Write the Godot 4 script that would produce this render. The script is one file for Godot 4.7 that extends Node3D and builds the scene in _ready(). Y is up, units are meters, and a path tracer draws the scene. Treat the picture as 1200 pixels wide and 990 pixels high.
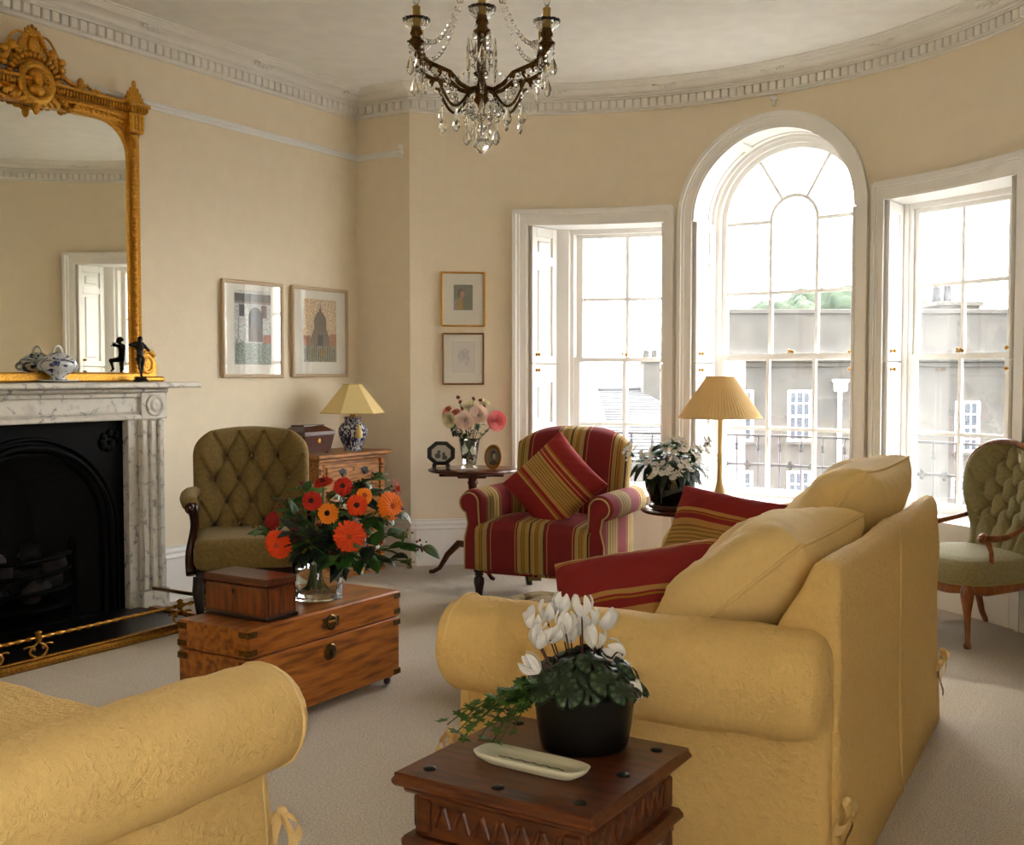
extends Node3D

# ---------------------------------------------------------------- mesh builder
class MB:
	var st := SurfaceTool.new()
	var xf := Transform3D()
	var n := 0
	func _init():
		st.begin(Mesh.PRIMITIVE_TRIANGLES)
	func tri(a: Vector3, b: Vector3, c: Vector3, ua := Vector2.ZERO, ub := Vector2.ZERO, uc := Vector2.ZERO):
		if (b - a).cross(c - a).length_squared() < 1e-16:
			return
		st.set_uv(ua)
		st.add_vertex(xf * a)
		st.set_uv(uc)
		st.add_vertex(xf * c)
		st.set_uv(ub)
		st.add_vertex(xf * b)
		n += 1
	func quad(a, b, c, d, ua := Vector2(0, 0), ub := Vector2(1, 0), uc := Vector2(1, 1), ud := Vector2(0, 1)):
		tri(a, b, c, ua, ub, uc)
		tri(a, c, d, ua, uc, ud)
	func flat():
		st.set_smooth_group(-1)
	func smooth(g := 0):
		st.set_smooth_group(g)
	# chamfered box
	func box(c: Vector3, s: Vector3, bv := 0.0, basis := Basis()):
		flat()
		var h := s * 0.5
		if bv <= 0.0:
			bv = 0.0
		bv = min(bv, min(h.x, min(h.y, h.z)) * 0.95)
		var P := func(x, y, z): return c + basis * Vector3(x, y, z)
		for ax in 3:
			for sg in [-1.0, 1.0]:
				var i := ax
				var j := (ax + 1) % 3
				var k := (ax + 2) % 3
				var pts := []
				for q in [[-1, -1], [1, -1], [1, 1], [-1, 1]]:
					var v := Vector3.ZERO
					v[i] = h[i] * sg
					v[j] = (h[j] - bv) * q[0]
					v[k] = (h[k] - bv) * q[1]
					pts.append(c + basis * v)
				if sg > 0:
					quad(pts[0], pts[1], pts[2], pts[3])
				else:
					quad(pts[3], pts[2], pts[1], pts[0])
		if bv <= 0.0:
			return
		for ax in 3:
			var i := ax
			var j := (ax + 1) % 3
			var k := (ax + 2) % 3
			for q in [[-1, -1], [1, -1], [1, 1], [-1, 1]]:
				var v := [Vector3.ZERO, Vector3.ZERO, Vector3.ZERO, Vector3.ZERO]
				for e in 2:
					var t := -1.0 if e == 0 else 1.0
					var a := Vector3.ZERO
					a[i] = (h[i] - bv) * t
					a[j] = h[j] * q[0]
					a[k] = (h[k] - bv) * q[1]
					var b := a
					b[j] = (h[j] - bv) * q[0]
					b[k] = h[k] * q[1]
					v[e * 2] = c + basis * a
					v[e * 2 + 1] = c + basis * b
				if q[0] * q[1] > 0:
					quad(v[0], v[2], v[3], v[1])
				else:
					quad(v[0], v[1], v[3], v[2])
		for sx in [-1.0, 1.0]:
			for sy in [-1.0, 1.0]:
				for sz in [-1.0, 1.0]:
					var a = c + basis * Vector3(h.x * sx, (h.y - bv) * sy, (h.z - bv) * sz)
					var b = c + basis * Vector3((h.x - bv) * sx, h.y * sy, (h.z - bv) * sz)
					var d = c + basis * Vector3((h.x - bv) * sx, (h.y - bv) * sy, h.z * sz)
					if sx * sy * sz > 0:
						tri(a, b, d)
					else:
						tri(a, d, b)
	# box between two corners
	func bb(a: Vector3, b: Vector3, bv := 0.0):
		box((a + b) * 0.5, (b - a).abs(), bv)
	# parametric surface, fn(u, v) with u, v in 0..1
	func grid(fn: Callable, nu: int, nv: int, flip := false, uvs := Vector2.ONE, uvfn = null):
		smooth()
		var p := []
		var t := []
		for i in nu + 1:
			for j in nv + 1:
				var u := float(i) / nu
				var v := float(j) / nv
				p.append(fn.call(u, v))
				t.append(uvfn.call(u, v) if uvfn != null else Vector2(u, v) * uvs)
		for i in nu:
			for j in nv:
				var a := i * (nv + 1) + j
				var b := a + nv + 1
				if flip:
					quad(p[a], p[a + 1], p[b + 1], p[b], t[a], t[a + 1], t[b + 1], t[b])
				else:
					quad(p[a], p[b], p[b + 1], p[a + 1], t[a], t[b], t[b + 1], t[a + 1])
	# profile points (radius, height) turned about y
	func lathe(pr: Array, seg := 24, c := Vector3.ZERO, basis := Basis(), lobes := 0, depth := 0.0):
		var m := pr.size() - 1
		grid(func(u, v):
			var f: float = v * m
			var i: int = min(int(round(f)), m)
			var a: float = -u * TAU
			var q: Vector2 = pr[i]
			var r: float = q.x * (1.0 + depth * cos(a * lobes)) if lobes > 0 else q.x
			return c + basis * Vector3(cos(a) * r, q.y, sin(a) * r), seg, m)
	# tube along points
	func tube(path: Array, rad, seg := 8, caps := true, squash := 1.0):
		smooth()
		var m := path.size()
		var rings := []
		var up := Vector3.UP
		var t0: Vector3 = (path[1] - path[0]).normalized()
		if abs(t0.dot(up)) > 0.9:
			up = Vector3.RIGHT
		var nrm := (up - t0 * up.dot(t0)).normalized()
		for i in m:
			var a: Vector3 = path[max(i - 1, 0)]
			var b: Vector3 = path[min(i + 1, m - 1)]
			var t := (b - a).normalized()
			nrm = nrm - t * nrm.dot(t)
			nrm = nrm.normalized()
			var bi := t.cross(nrm)
			var r: float = rad[i] if rad is Array else rad
			var ring := []
			for k in seg:
				var w := TAU * k / seg
				ring.append(path[i] + nrm * cos(w) * r + bi * sin(w) * r * squash)
			rings.append(ring)
		for i in m - 1:
			for k in seg:
				var k2 := (k + 1) % seg
				quad(rings[i][k], rings[i][k2], rings[i + 1][k2], rings[i + 1][k], Vector2(float(k) / seg, i), Vector2(float(k + 1) / seg, i), Vector2(float(k + 1) / seg, i + 1), Vector2(float(k) / seg, i + 1))
		if caps:
			for k in seg:
				var k2 := (k + 1) % seg
				tri(path[0], rings[0][k2], rings[0][k])
				tri(path[m - 1], rings[m - 1][k], rings[m - 1][k2])
	# flat polygon in xy pushed along z, edges bevelled
	func prism(poly: Array, z0: float, z1: float, bv := 0.0, round_sides := false):
		var pv := PackedVector2Array(poly)
		if Geometry2D.is_polygon_clockwise(pv):
			pv.reverse()
		var inner := pv
		if bv > 0.0:
			var off := Geometry2D.offset_polygon(pv, -bv)
			if off.size() == 1:
				inner = PackedVector2Array()
				for i in pv.size():
					var a := pv[(i - 1 + pv.size()) % pv.size()]
					var b := pv[i]
					var c := pv[(i + 1) % pv.size()]
					var n1 := (b - a).normalized().orthogonal()
					var n2 := (c - b).normalized().orthogonal()
					var mm := (n1 + n2)
					var s: float = 1.0 / max(0.35, 1.0 + n1.dot(n2))
					inner.append(b + mm * s * bv * (1.0 if true else 0.0) * -1.0)
			else:
				bv = 0.0
		var id := Geometry2D.triangulate_polygon(inner)
		flat()
		for i in range(0, id.size(), 3):
			var a := inner[id[i]]
			var b := inner[id[i + 1]]
			var c := inner[id[i + 2]]
			if (b - a).cross(c - a) < 0:
				var t := b
				b = c
				c = t
			tri(Vector3(a.x, a.y, z1), Vector3(b.x, b.y, z1), Vector3(c.x, c.y, z1), a, b, c)
			tri(Vector3(a.x, a.y, z0), Vector3(c.x, c.y, z0), Vector3(b.x, b.y, z0), a, c, b)
		if round_sides:
			smooth(7)
		var m := pv.size()
		for i in m:
			var a := pv[i]
			var b := pv[(i + 1) % m]
			quad(Vector3(a.x, a.y, z0 + bv), Vector3(b.x, b.y, z0 + bv), Vector3(b.x, b.y, z1 - bv), Vector3(a.x, a.y, z1 - bv))
			if bv > 0.0:
				var ia := inner[i]
				var ib := inner[(i + 1) % m]
				quad(Vector3(a.x, a.y, z1 - bv), Vector3(b.x, b.y, z1 - bv), Vector3(ib.x, ib.y, z1), Vector3(ia.x, ia.y, z1))
				quad(Vector3(ia.x, ia.y, z0), Vector3(ib.x, ib.y, z0), Vector3(b.x, b.y, z0 + bv), Vector3(a.x, a.y, z0 + bv))
	# profile (out, up) along a plan path; outs already mitred; up = world y
	func sweep(pr: Array, path: Array, outs: Array, ends := true):
		flat()
		var len := 0.0
		for i in path.size() - 1:
			var l2: float = len + (path[i + 1] - path[i]).length()
			for k in pr.size() - 1:
				var a = path[i] + outs[i] * pr[k].x + Vector3.UP * pr[k].y
				var b = path[i + 1] + outs[i + 1] * pr[k].x + Vector3.UP * pr[k].y
				var c = path[i + 1] + outs[i + 1] * pr[k + 1].x + Vector3.UP * pr[k + 1].y
				var d = path[i] + outs[i] * pr[k + 1].x + Vector3.UP * pr[k + 1].y
				quad(b, a, d, c, Vector2(l2, k), Vector2(len, k), Vector2(len, k + 1), Vector2(l2, k + 1))
			len = l2
		if ends:
			for e in [0, path.size() - 1]:
				for k in range(1, pr.size() - 1):
					tri(path[e] + outs[e] * pr[0].x + Vector3.UP * pr[0].y, path[e] + outs[e] * pr[k].x + Vector3.UP * pr[k].y, path[e] + outs[e] * pr[k + 1].x + Vector3.UP * pr[k + 1].y)
	func ball(c: Vector3, r: Vector3, seg := 12, rows := 8, basis := Basis()):
		grid(func(u, v):
			var a: float = -u * TAU
			var b: float = (v - 0.5) * PI
			return c + basis * Vector3(cos(a) * cos(b) * r.x, sin(b) * r.y, sin(a) * cos(b) * r.z), seg, rows)
	func done() -> ArrayMesh:
		st.generate_normals()
		return st.commit()

# ---------------------------------------------------------------- naming
var names := {}
var M := {}
var rng := RandomNumberGenerator.new()
var fn3 := FastNoiseLite.new()

func numbered(called: String) -> String:
	if names.has(called):
		names[called] += 1
		return "%s_%03d" % [called, names[called]]
	names[called] = 0
	return called

func thing(called: String, label: String, category: String, at := Vector3.ZERO, turn := 0.0, group := "") -> Node3D:
	var o := Node3D.new()
	o.name = numbered(called)
	add_child(o)
	o.position = at
	o.rotation.y = turn
	o.set_meta("label", label)
	o.set_meta("category", category)
	if group:
		o.set_meta("group", group)
	return o

func part(parent: Node3D, called: String, mesh, m, at := Transform3D()) -> MeshInstance3D:
	var o := MeshInstance3D.new()
	o.name = called
	o.mesh = mesh.done() if mesh is MB else mesh
	o.material_override = M[m] if m is String else m
	o.transform = at
	parent.add_child(o, true)
	return o

func single(called: String, mesh, m, label: String, category: String, at := Transform3D(), group := "") -> MeshInstance3D:
	var o := part(self, numbered(called), mesh, m, at)
	o.set_meta("label", label)
	o.set_meta("category", category)
	if group:
		o.set_meta("group", group)
	return o

func structure(called: String, mesh, m, label := "") -> MeshInstance3D:
	var o := part(self, called, mesh, m)
	o.set_meta("kind", "structure")
	if label:
		o.set_meta("label", label)
	return o

func shell(called: String, label := "") -> Node3D:
	var o := Node3D.new()
	o.name = called
	add_child(o)
	o.set_meta("kind", "structure")
	if label:
		o.set_meta("label", label)
	return o

func T(at: Vector3, turn := 0.0, pitch := 0.0, roll := 0.0) -> Transform3D:
	return Transform3D(Basis.from_euler(Vector3(pitch, turn, roll)), at)

# ---------------------------------------------------------------- materials
func noise_tex(freq: float, cols: Array, seed_ := 1, oct := 4, kind := FastNoiseLite.TYPE_SIMPLEX_SMOOTH, warp := 0.0, fractal := FastNoiseLite.FRACTAL_FBM, size := 512) -> NoiseTexture2D:
	var f := FastNoiseLite.new()
	f.noise_type = kind
	f.frequency = freq
	f.seed = seed_
	f.fractal_type = fractal
	f.fractal_octaves = oct
	if warp > 0.0:
		f.domain_warp_enabled = true
		f.domain_warp_amplitude = warp
		f.domain_warp_frequency = freq * 1.5
	var t := NoiseTexture2D.new()
	t.width = size
	t.height = size
	t.seamless = true
	t.noise = f
	if cols.size():
		var g := Gradient.new()
		var off := PackedFloat32Array()
		var cc := PackedColorArray()
		for c in cols:
			off.append(c[0])
			cc.append(c[1])
		g.offsets = off
		g.colors = cc
		t.color_ramp = g
	return t

func bump_tex(freq: float, strength: float, seed_ := 1, oct := 3, kind := FastNoiseLite.TYPE_SIMPLEX_SMOOTH, warp := 0.0, fractal := FastNoiseLite.FRACTAL_FBM, size := 512) -> NoiseTexture2D:
	var t := noise_tex(freq, [], seed_, oct, kind, warp, fractal, size)
	t.as_normal_map = true
	t.bump_strength = strength
	return t

func mat(key: String, col: Color, rough := 0.6, metal := 0.0, tex: Texture2D = null, scale := Vector3.ONE, nrm: Texture2D = null, nscale := 1.0, tri := true) -> StandardMaterial3D:
	var m := StandardMaterial3D.new()
	m.albedo_color = col
	m.roughness = rough
	m.metallic = metal
	if tex:
		m.albedo_texture = tex
	if nrm:
		m.normal_enabled = true
		m.normal_texture = nrm
		m.normal_scale = nscale
	if (tex or nrm) and tri:
		m.uv1_triplanar = true
		m.uv1_scale = scale
	M[key] = m
	return m

func grey(v: float) -> Color:
	return Color(v, v, v)

# ---------------------------------------------------------------- the bow of windows
const BC := Vector3(-2.5, 0, -4.1)
const BR := 2.545
const BANG := 6.74
var lt := Vector3(cos(deg_to_rad(BANG)), 0, sin(deg_to_rad(BANG)))
var ax := Vector3(sin(deg_to_rad(BANG)), 0, -cos(deg_to_rad(BANG)))
const CEIL := 3.11

func B(l: float, d: float, y: float) -> Vector3:
	return BC + lt * l + ax * d + Vector3.UP * y
func R(l: float, r: float, y: float) -> Vector3:
	return B(l, sqrt(r * r - l * l), y)
# curved block between two lateral places, two heights and two radii
func bowbox(mb: MB, l0: float, l1: float, y0: float, y1: float, r0: float, r1: float, n := 0):
	mb.flat()
	if n == 0:
		n = max(1, int(abs(l1 - l0) / 0.12))
	for i in n:
		var a := lerpf(l0, l1, float(i) / n)
		var b := lerpf(l0, l1, float(i + 1) / n)
		mb.quad(R(a, r0, y0), R(b, r0, y0), R(b, r0, y1), R(a, r0, y1))
		mb.quad(R(b, r1, y0), R(a, r1, y0), R(a, r1, y1), R(b, r1, y1))
		mb.quad(R(a, r0, y1), R(b, r0, y1), R(b, r1, y1), R(a, r1, y1))
		mb.quad(R(a, r1, y0), R(b, r1, y0), R(b, r0, y0), R(a, r0, y0))
	mb.quad(R(l0, r1, y0), R(l0, r0, y0), R(l0, r0, y1), R(l0, r1, y1))
	mb.quad(R(l1, r0, y0), R(l1, r1, y0), R(l1, r1, y1), R(l1, r0, y1))

# ---------------------------------------------------------------- start
func _ready():
	# camera
	var cam := Camera3D.new()
	cam.name = "camera"
	add_child(cam)
	cam.position = Vector3(0, 1.25, 0)
	cam.rotation = Vector3(deg_to_rad(-2.4226), deg_to_rad(31.6075), 0)
	cam.fov = 41.6906
	cam.near = 0.05
	cam.far = 400.0
	cam.current = true
	# sky, exposure
	var sm := ProceduralSkyMaterial.new()
	sm.sky_top_color = Color(0.84, 0.845, 0.86)
	sm.sky_horizon_color = Color(0.98, 0.965, 0.94)
	sm.sky_curve = 0.25
	sm.ground_horizon_color = Color(0.62, 0.62, 0.6)
	sm.ground_bottom_color = Color(0.42, 0.42, 0.4)
	sm.sun_angle_max = 1.0
	sm.energy_multiplier = SKY_E
	var sky := Sky.new()
	sky.sky_material = sm
	var env := Environment.new()
	env.background_mode = Environment.BG_SKY
	env.sky = sky
	env.tonemap_mode = Environment.TONE_MAPPER_LINEAR
	env.tonemap_exposure = EXPOSURE
	env.sdfgi_enabled = true
	env.ssao_enabled = true
	env.ssil_enabled = true
	var we := WorldEnvironment.new()
	we.name = "world_environment"
	we.environment = env
	add_child(we)
	# sun: high, from the right and a little from behind the houses opposite
	var sun := DirectionalLight3D.new()
	sun.name = "sun"
	add_child(sun)
	var to_sun: Vector3 = (lt * 0.80 + ax * 0.33 + Vector3.UP * 0.95).normalized()
	sun.look_at_from_position(to_sun * 20.0, Vector3.ZERO, Vector3.UP)
	sun.light_color = Color(1.0, 0.95, 0.86)
	sun.light_energy = SUN_E
	sun.light_angular_distance = 0.55
	sun.shadow_enabled = true
	rng.seed = 7
	fn3.frequency = 1.0
	fn3.seed = 5
	materials()
	build_shell()
	build_bow()
	build_outside()
	build_fireplace()
	build_furniture()
	build_small()

const SKY_E := 14.0
const EXPOSURE := 2.0
const SUN_E := 2.6

func materials():
	var fine := bump_tex(0.05, 6.0, 3, 3)
	mat("wallpaper", Color(0.95, 0.902, 0.805), 0.92, 0.0, noise_tex(0.02, [[0.2, grey(0.985)], [0.8, grey(1.0)]], 4, 4), Vector3.ONE * 0.7, bump_tex(0.12, 2.0, 8, 2), 0.1)
	mat("paint", Color(0.955, 0.95, 0.935), 0.38)
	mat("plaster", Color(0.95, 0.94, 0.91), 0.75, 0.0, noise_tex(0.02, [[0.2, grey(0.97)], [0.8, grey(1.0)]], 5, 4), Vector3.ONE * 0.5)
	mat("ceiling", Color(0.945, 0.94, 0.915), 0.95, 0.0, noise_tex(0.02, [[0.2, grey(0.975)], [0.8, grey(1.0)]], 5, 4), Vector3.ONE * 0.5)
	mat("carpet", Color(0.90, 0.85, 0.77), 1.0, 0.0, noise_tex(0.09, [[0.25, grey(0.87)], [0.75, grey(1.0)]], 6, 5), Vector3.ONE * 2.2, bump_tex(0.22, 8.0, 9, 2), 0.8)
	var marb := noise_tex(0.008, [[0.0, Color(0.80, 0.79, 0.77)], [0.35, Color(0.97, 0.95, 0.91)], [0.70, Color(0.93, 0.92, 0.89)], [0.82, Color(0.72, 0.71, 0.71)], [0.92, Color(0.45, 0.44, 0.45)]], 21, 6, FastNoiseLite.TYPE_SIMPLEX_SMOOTH, 60.0, FastNoiseLite.FRACTAL_RIDGED)
	mat("marble", Color(0.86, 0.85, 0.82), 0.3, 0.0, marb, Vector3(1.3, 1.3, 1.3))
	mat("iron", Color(0.012, 0.011, 0.012), 0.6).metallic_specular = 0.2
	mat("soot", Color(0.035, 0.032, 0.03), 0.95)
	mat("slate_hearth", Color(0.06, 0.055, 0.06), 0.35)
	mat("brass", Color(0.78, 0.58, 0.26), 0.28, 1.0, noise_tex(0.03, [[0.2, grey(0.7)], [0.8, grey(1.0)]], 12, 3), Vector3.ONE * 4)
	mat("old_brass", Color(0.46, 0.36, 0.19), 0.42, 1.0, noise_tex(0.03, [[0.2, grey(0.6)], [0.8, grey(1.0)]], 12, 3), Vector3.ONE * 6)
	mat("gilt", Color(0.88, 0.67, 0.28), 0.34, 0.8, noise_tex(0.03, [[0.2, Color(0.80, 0.74, 0.62)], [0.7, grey(1.0)]], 13, 4), Vector3.ONE * 5, bump_tex(0.06, 6.0, 4, 3), 0.5)
	mat("mirror", Color(0.90, 0.90, 0.86), 0.015, 1.0)
	var woodr := [[0.15, Color(0.64, 0.58, 0.53)], [0.45, Color(0.88, 0.84, 0.80)], [0.75, grey(1.0)]]
	var wood_a := noise_tex(0.012, woodr, 31, 5, FastNoiseLite.TYPE_SIMPLEX_SMOOTH, 25.0)
	mat("camphor", Color(0.70, 0.42, 0.155), 0.32, 0.0, wood_a, Vector3(4.5, 4.5, 0.55))
	mat("rosewood", Color(0.30, 0.13, 0.06), 0.3, 0.0, wood_a, Vector3(1.0, 7.0, 7.0))
	mat("boxwood", Color(0.38, 0.165, 0.065), 0.3, 0.0, wood_a, Vector3(1.2, 7.0, 7.0))
	mat("boxwood_light", Color(0.50, 0.25, 0.085), 0.3, 0.0, wood_a, Vector3(7.0, 1.2, 7.0))
	mat("oak", Color(0.74, 0.50, 0.22), 0.38, 0.0, wood_a, Vector3(7.0, 7.0, 0.9))
	mat("mahogany", Color(0.33, 0.14, 0.065), 0.22, 0.0, wood_a, Vector3(1.0, 6.0, 6.0))
	mat("table_wood", Color(0.40, 0.20, 0.075), 0.33, 0.0, wood_a, Vector3(0.8, 5.0, 5.0))
	mat("walnut", Color(0.57, 0.32, 0.13), 0.28, 0.0, wood_a, Vector3(5.0, 1.5, 5.0))
	mat("dark_leg", Color(0.10, 0.05, 0.035), 0.28)
	# cloth
	var damask := noise_tex(0.022, [[0.40, grey(0.985)], [0.52, grey(1.0)]], 41, 2, FastNoiseLite.TYPE_SIMPLEX_SMOOTH, 45.0, FastNoiseLite.FRACTAL_RIDGED)
	var dbump := bump_tex(0.022, 9.0, 41, 2, FastNoiseLite.TYPE_SIMPLEX_SMOOTH, 45.0, FastNoiseLite.FRACTAL_RIDGED)
	mat("damask", Color(0.935, 0.788, 0.495), 0.8, 0.0, damask, Vector3.ONE * 2.0, dbump, 0.7)
	mat("cushion_cloth", Color(0.948, 0.825, 0.56), 0.85, 0.0, damask, Vector3.ONE * 2.6, dbump, 0.25)
	mat("velvet", Color(0.52, 0.43, 0.23), 0.9, 0.0, noise_tex(0.03, [[0.2, grey(0.82)], [0.8, grey(1.0)]], 51, 4), Vector3.ONE * 3.0, fine, 0.15)
	mat("sage", Color(0.58, 0.55, 0.395), 0.9, 0.0, noise_tex(0.03, [[0.2, grey(0.86)], [0.8, grey(1.0)]], 52, 4), Vector3.ONE * 3.0, fine, 0.15)
	for k in ["velvet", "sage"]:
		M[k].rim_enabled = true
		M[k].rim = 0.6
		M[k].rim_tint = 0.6
	mat("gimp", Color(0.60, 0.55, 0.36), 0.9)
	M["stripe"] = stripe_mat(0)
	M["stripe_cushion"] = stripe_mat(1)
	# glass
	var g := mat("pane", Color(0.93, 0.97, 1.0, 0.05), 0.02)
	g.transparency = BaseMaterial3D.TRANSPARENCY_ALPHA
	g = mat("picture_glass", Color(0.95, 0.97, 1.0, 0.06), 0.03)
	g.transparency = BaseMaterial3D.TRANSPARENCY_ALPHA
	g = mat("crystal", Color(0.97, 0.97, 0.95, 0.0), 0.02)
	g.refraction_enabled = true
	g.refraction_scale = 0.05
	g = mat("vase_glass", Color(0.95, 0.98, 0.97, 0.0), 0.02)
	g.refraction_enabled = true
	g.refraction_scale = 0.05
	mat("lacquer", Color(0.014, 0.015, 0.015), 0.35)
	mat("navy_glaze", Color(0.015, 0.018, 0.05), 0.08)
	mat("candle", Color(0.72, 0.60, 0.30), 0.6)
	mat("bronze", Color(0.50, 0.36, 0.17), 0.38, 0.85, noise_tex(0.03, [[0.2, grey(0.45)], [0.8, grey(1.0)]], 14, 3), Vector3.ONE * 8)
	mat("black_bronze", Color(0.022, 0.018, 0.016), 0.35, 0.3)
	mat("cream_paint", Color(0.86, 0.72, 0.44), 0.4)
	g = mat("shade", Color(0.94, 0.85, 0.60), 0.9)
	g.backlight_enabled = true
	g.backlight = Color(0.45, 0.38, 0.22)
	g = mat("shade_pleat", Color(0.95, 0.83, 0.60), 0.9)
	g.backlight_enabled = true
	g.backlight = Color(0.42, 0.30, 0.15)
	mat("tassel", Color(0.86, 0.75, 0.50), 0.9)
	# plants
	for k in [["leaf", Color(0.17, 0.34, 0.08)], ["leaf_dark", Color(0.06, 0.145, 0.045)], ["leaf_pale", Color(0.30, 0.42, 0.14)], ["ivy", Color(0.22, 0.36, 0.09)], ["stem", Color(0.24, 0.34, 0.12)], ["stem_red", Color(0.30, 0.10, 0.07)]]:
		g = mat(k[0], k[1], 0.5)
		g.backlight_enabled = true
		g.backlight = k[1] * 0.5
	for k in [["petal_red", Color(0.80, 0.13, 0.02)], ["petal_orange", Color(0.93, 0.28, 0.02)], ["petal_amber", Color(0.98, 0.50, 0.04)], ["petal_gold", Color(0.98, 0.56, 0.06)], ["petal_dark", Color(0.60, 0.05, 0.03)], ["disc_dark", Color(0.13, 0.03, 0.02)], ["disc_orange", Color(0.72, 0.25, 0.03)], ["rose_pale", Color(1.0, 0.90, 0.84)], ["rose_deep", Color(0.93, 0.55, 0.56)], ["rose_cream", Color(0.93, 0.90, 0.76)], ["rose_salmon", Color(0.85, 0.48, 0.43)], ["petal_white", Color(0.93, 0.92, 0.90)], ["berry", Color(0.45, 0.12, 0.13)], ["berry_gold", Color(0.50, 0.42, 0.10)]]:
		g = mat(k[0], k[1], 0.6)
		g.backlight_enabled = true
		g.backlight = k[1] * 0.35
	mat("china", Color(0.84, 0.85, 0.84), 0.15)
	mat("dish", Color(0.86, 0.84, 0.72), 0.3)
	mat("frame_pale", Color(0.80, 0.70, 0.56), 0.5, 0.0, noise_tex(0.03, [[0.2, grey(0.92)], [0.8, grey(1.0)]], 71, 3), Vector3.ONE * 6)
	mat("mount", Color(0.93, 0.92, 0.87), 0.9)
	mat("ebony", Color(0.055, 0.048, 0.045), 0.3)
	# outside
	mat("stone", Color(0.225, 0.216, 0.198), 0.95, 0.0, noise_tex(0.015, [[0.15, grey(0.78)], [0.8, grey(1.0)]], 61, 5), Vector3.ONE * 0.12)
	mat("slate", Color(0.15, 0.155, 0.17), 0.8)
	mat("slate_b", Color(0.13, 0.135, 0.15), 0.8)
	mat("rail_iron", Color(0.10, 0.115, 0.14), 0.5, 0.3)
	mat("dark_glass", Color(0.16, 0.19, 0.23), 0.06)
	mat("foliage", Color(0.09, 0.155, 0.075), 0.9)
	mat("street", Color(0.30, 0.295, 0.28), 0.95)
	mat("hill", Color(0.15, 0.215, 0.11), 1.0, 0.0, noise_tex(0.02, [[0.3, grey(0.8)], [0.7, grey(1.0)]], 63, 5), Vector3.ONE * 0.02)

# woven stripes: kind 0 the armchair cover, 1 the loose cushions
func stripe_mat(kind: int) -> StandardMaterial3D:
	var w := 1024
	var img := Image.create(w, 64, false, Image.FORMAT_RGB8)
	var red := Color(0.52, 0.105, 0.125) if kind == 0 else Color(0.585, 0.115, 0.11)
	var buff := Color(0.72, 0.62, 0.36) if kind == 0 else Color(0.76, 0.56, 0.30)
	var gold := Color(0.66, 0.44, 0.08)
	var dark := Color(0.27, 0.05, 0.05)
	var olive := Color(0.55, 0.45, 0.20)
	# a repeat of the weave: [from, to, colour]
	var bands := []
	if kind == 0:
		bands = [[0.0, 1.0, red], [0.045, 0.058, buff], [0.485, 0.50, buff], [0.53, 1.0, buff], [0.60, 0.612, dark], [0.625, 0.665, gold], [0.675, 0.682, olive], [0.735, 0.762, dark], [0.772, 0.778, gold], [0.835, 0.875, gold], [0.885, 0.897, dark], [0.985, 1.0, dark]]
	else:
		bands = [[0.0, 1.0, red], [0.02, 0.06, buff], [0.07, 0.085, gold], [0.40, 0.44, buff], [0.455, 0.47, gold], [0.53, 0.60, buff], [0.605, 0.86, olive], [0.62, 0.645, buff], [0.665, 0.69, buff], [0.71, 0.735, buff], [0.755, 0.78, buff], [0.80, 0.83, buff], [0.86, 0.90, buff], [0.94, 0.96, buff]]
	var r := RandomNumberGenerator.new()
	r.seed = 3
	for x in w:
		var t := float(x) / w
		var c: Color = red
		for b in bands:
			if t >= b[0] and t < b[1]:
				c = b[2]
		var rib := (0.93 + 0.07 * sin(t * TAU * 60.0)) if kind == 0 else 0.985
		for y in 64:
			var k := rib * (0.95 + 0.05 * r.randf())
			img.set_pixel(x, y, Color(c.r * k, c.g * k, c.b * k))
	img.generate_mipmaps()
	var m := StandardMaterial3D.new()
	m.albedo_texture = ImageTexture.create_from_image(img)
	m.roughness = 0.88
	return m

# ---------------------------------------------------------------- room
const WX := -4.816      # face of the chimney wall
const WZ := -5.84       # face of the short return wall
var fpz := -3.34        # centre line of the fireplace

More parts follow.
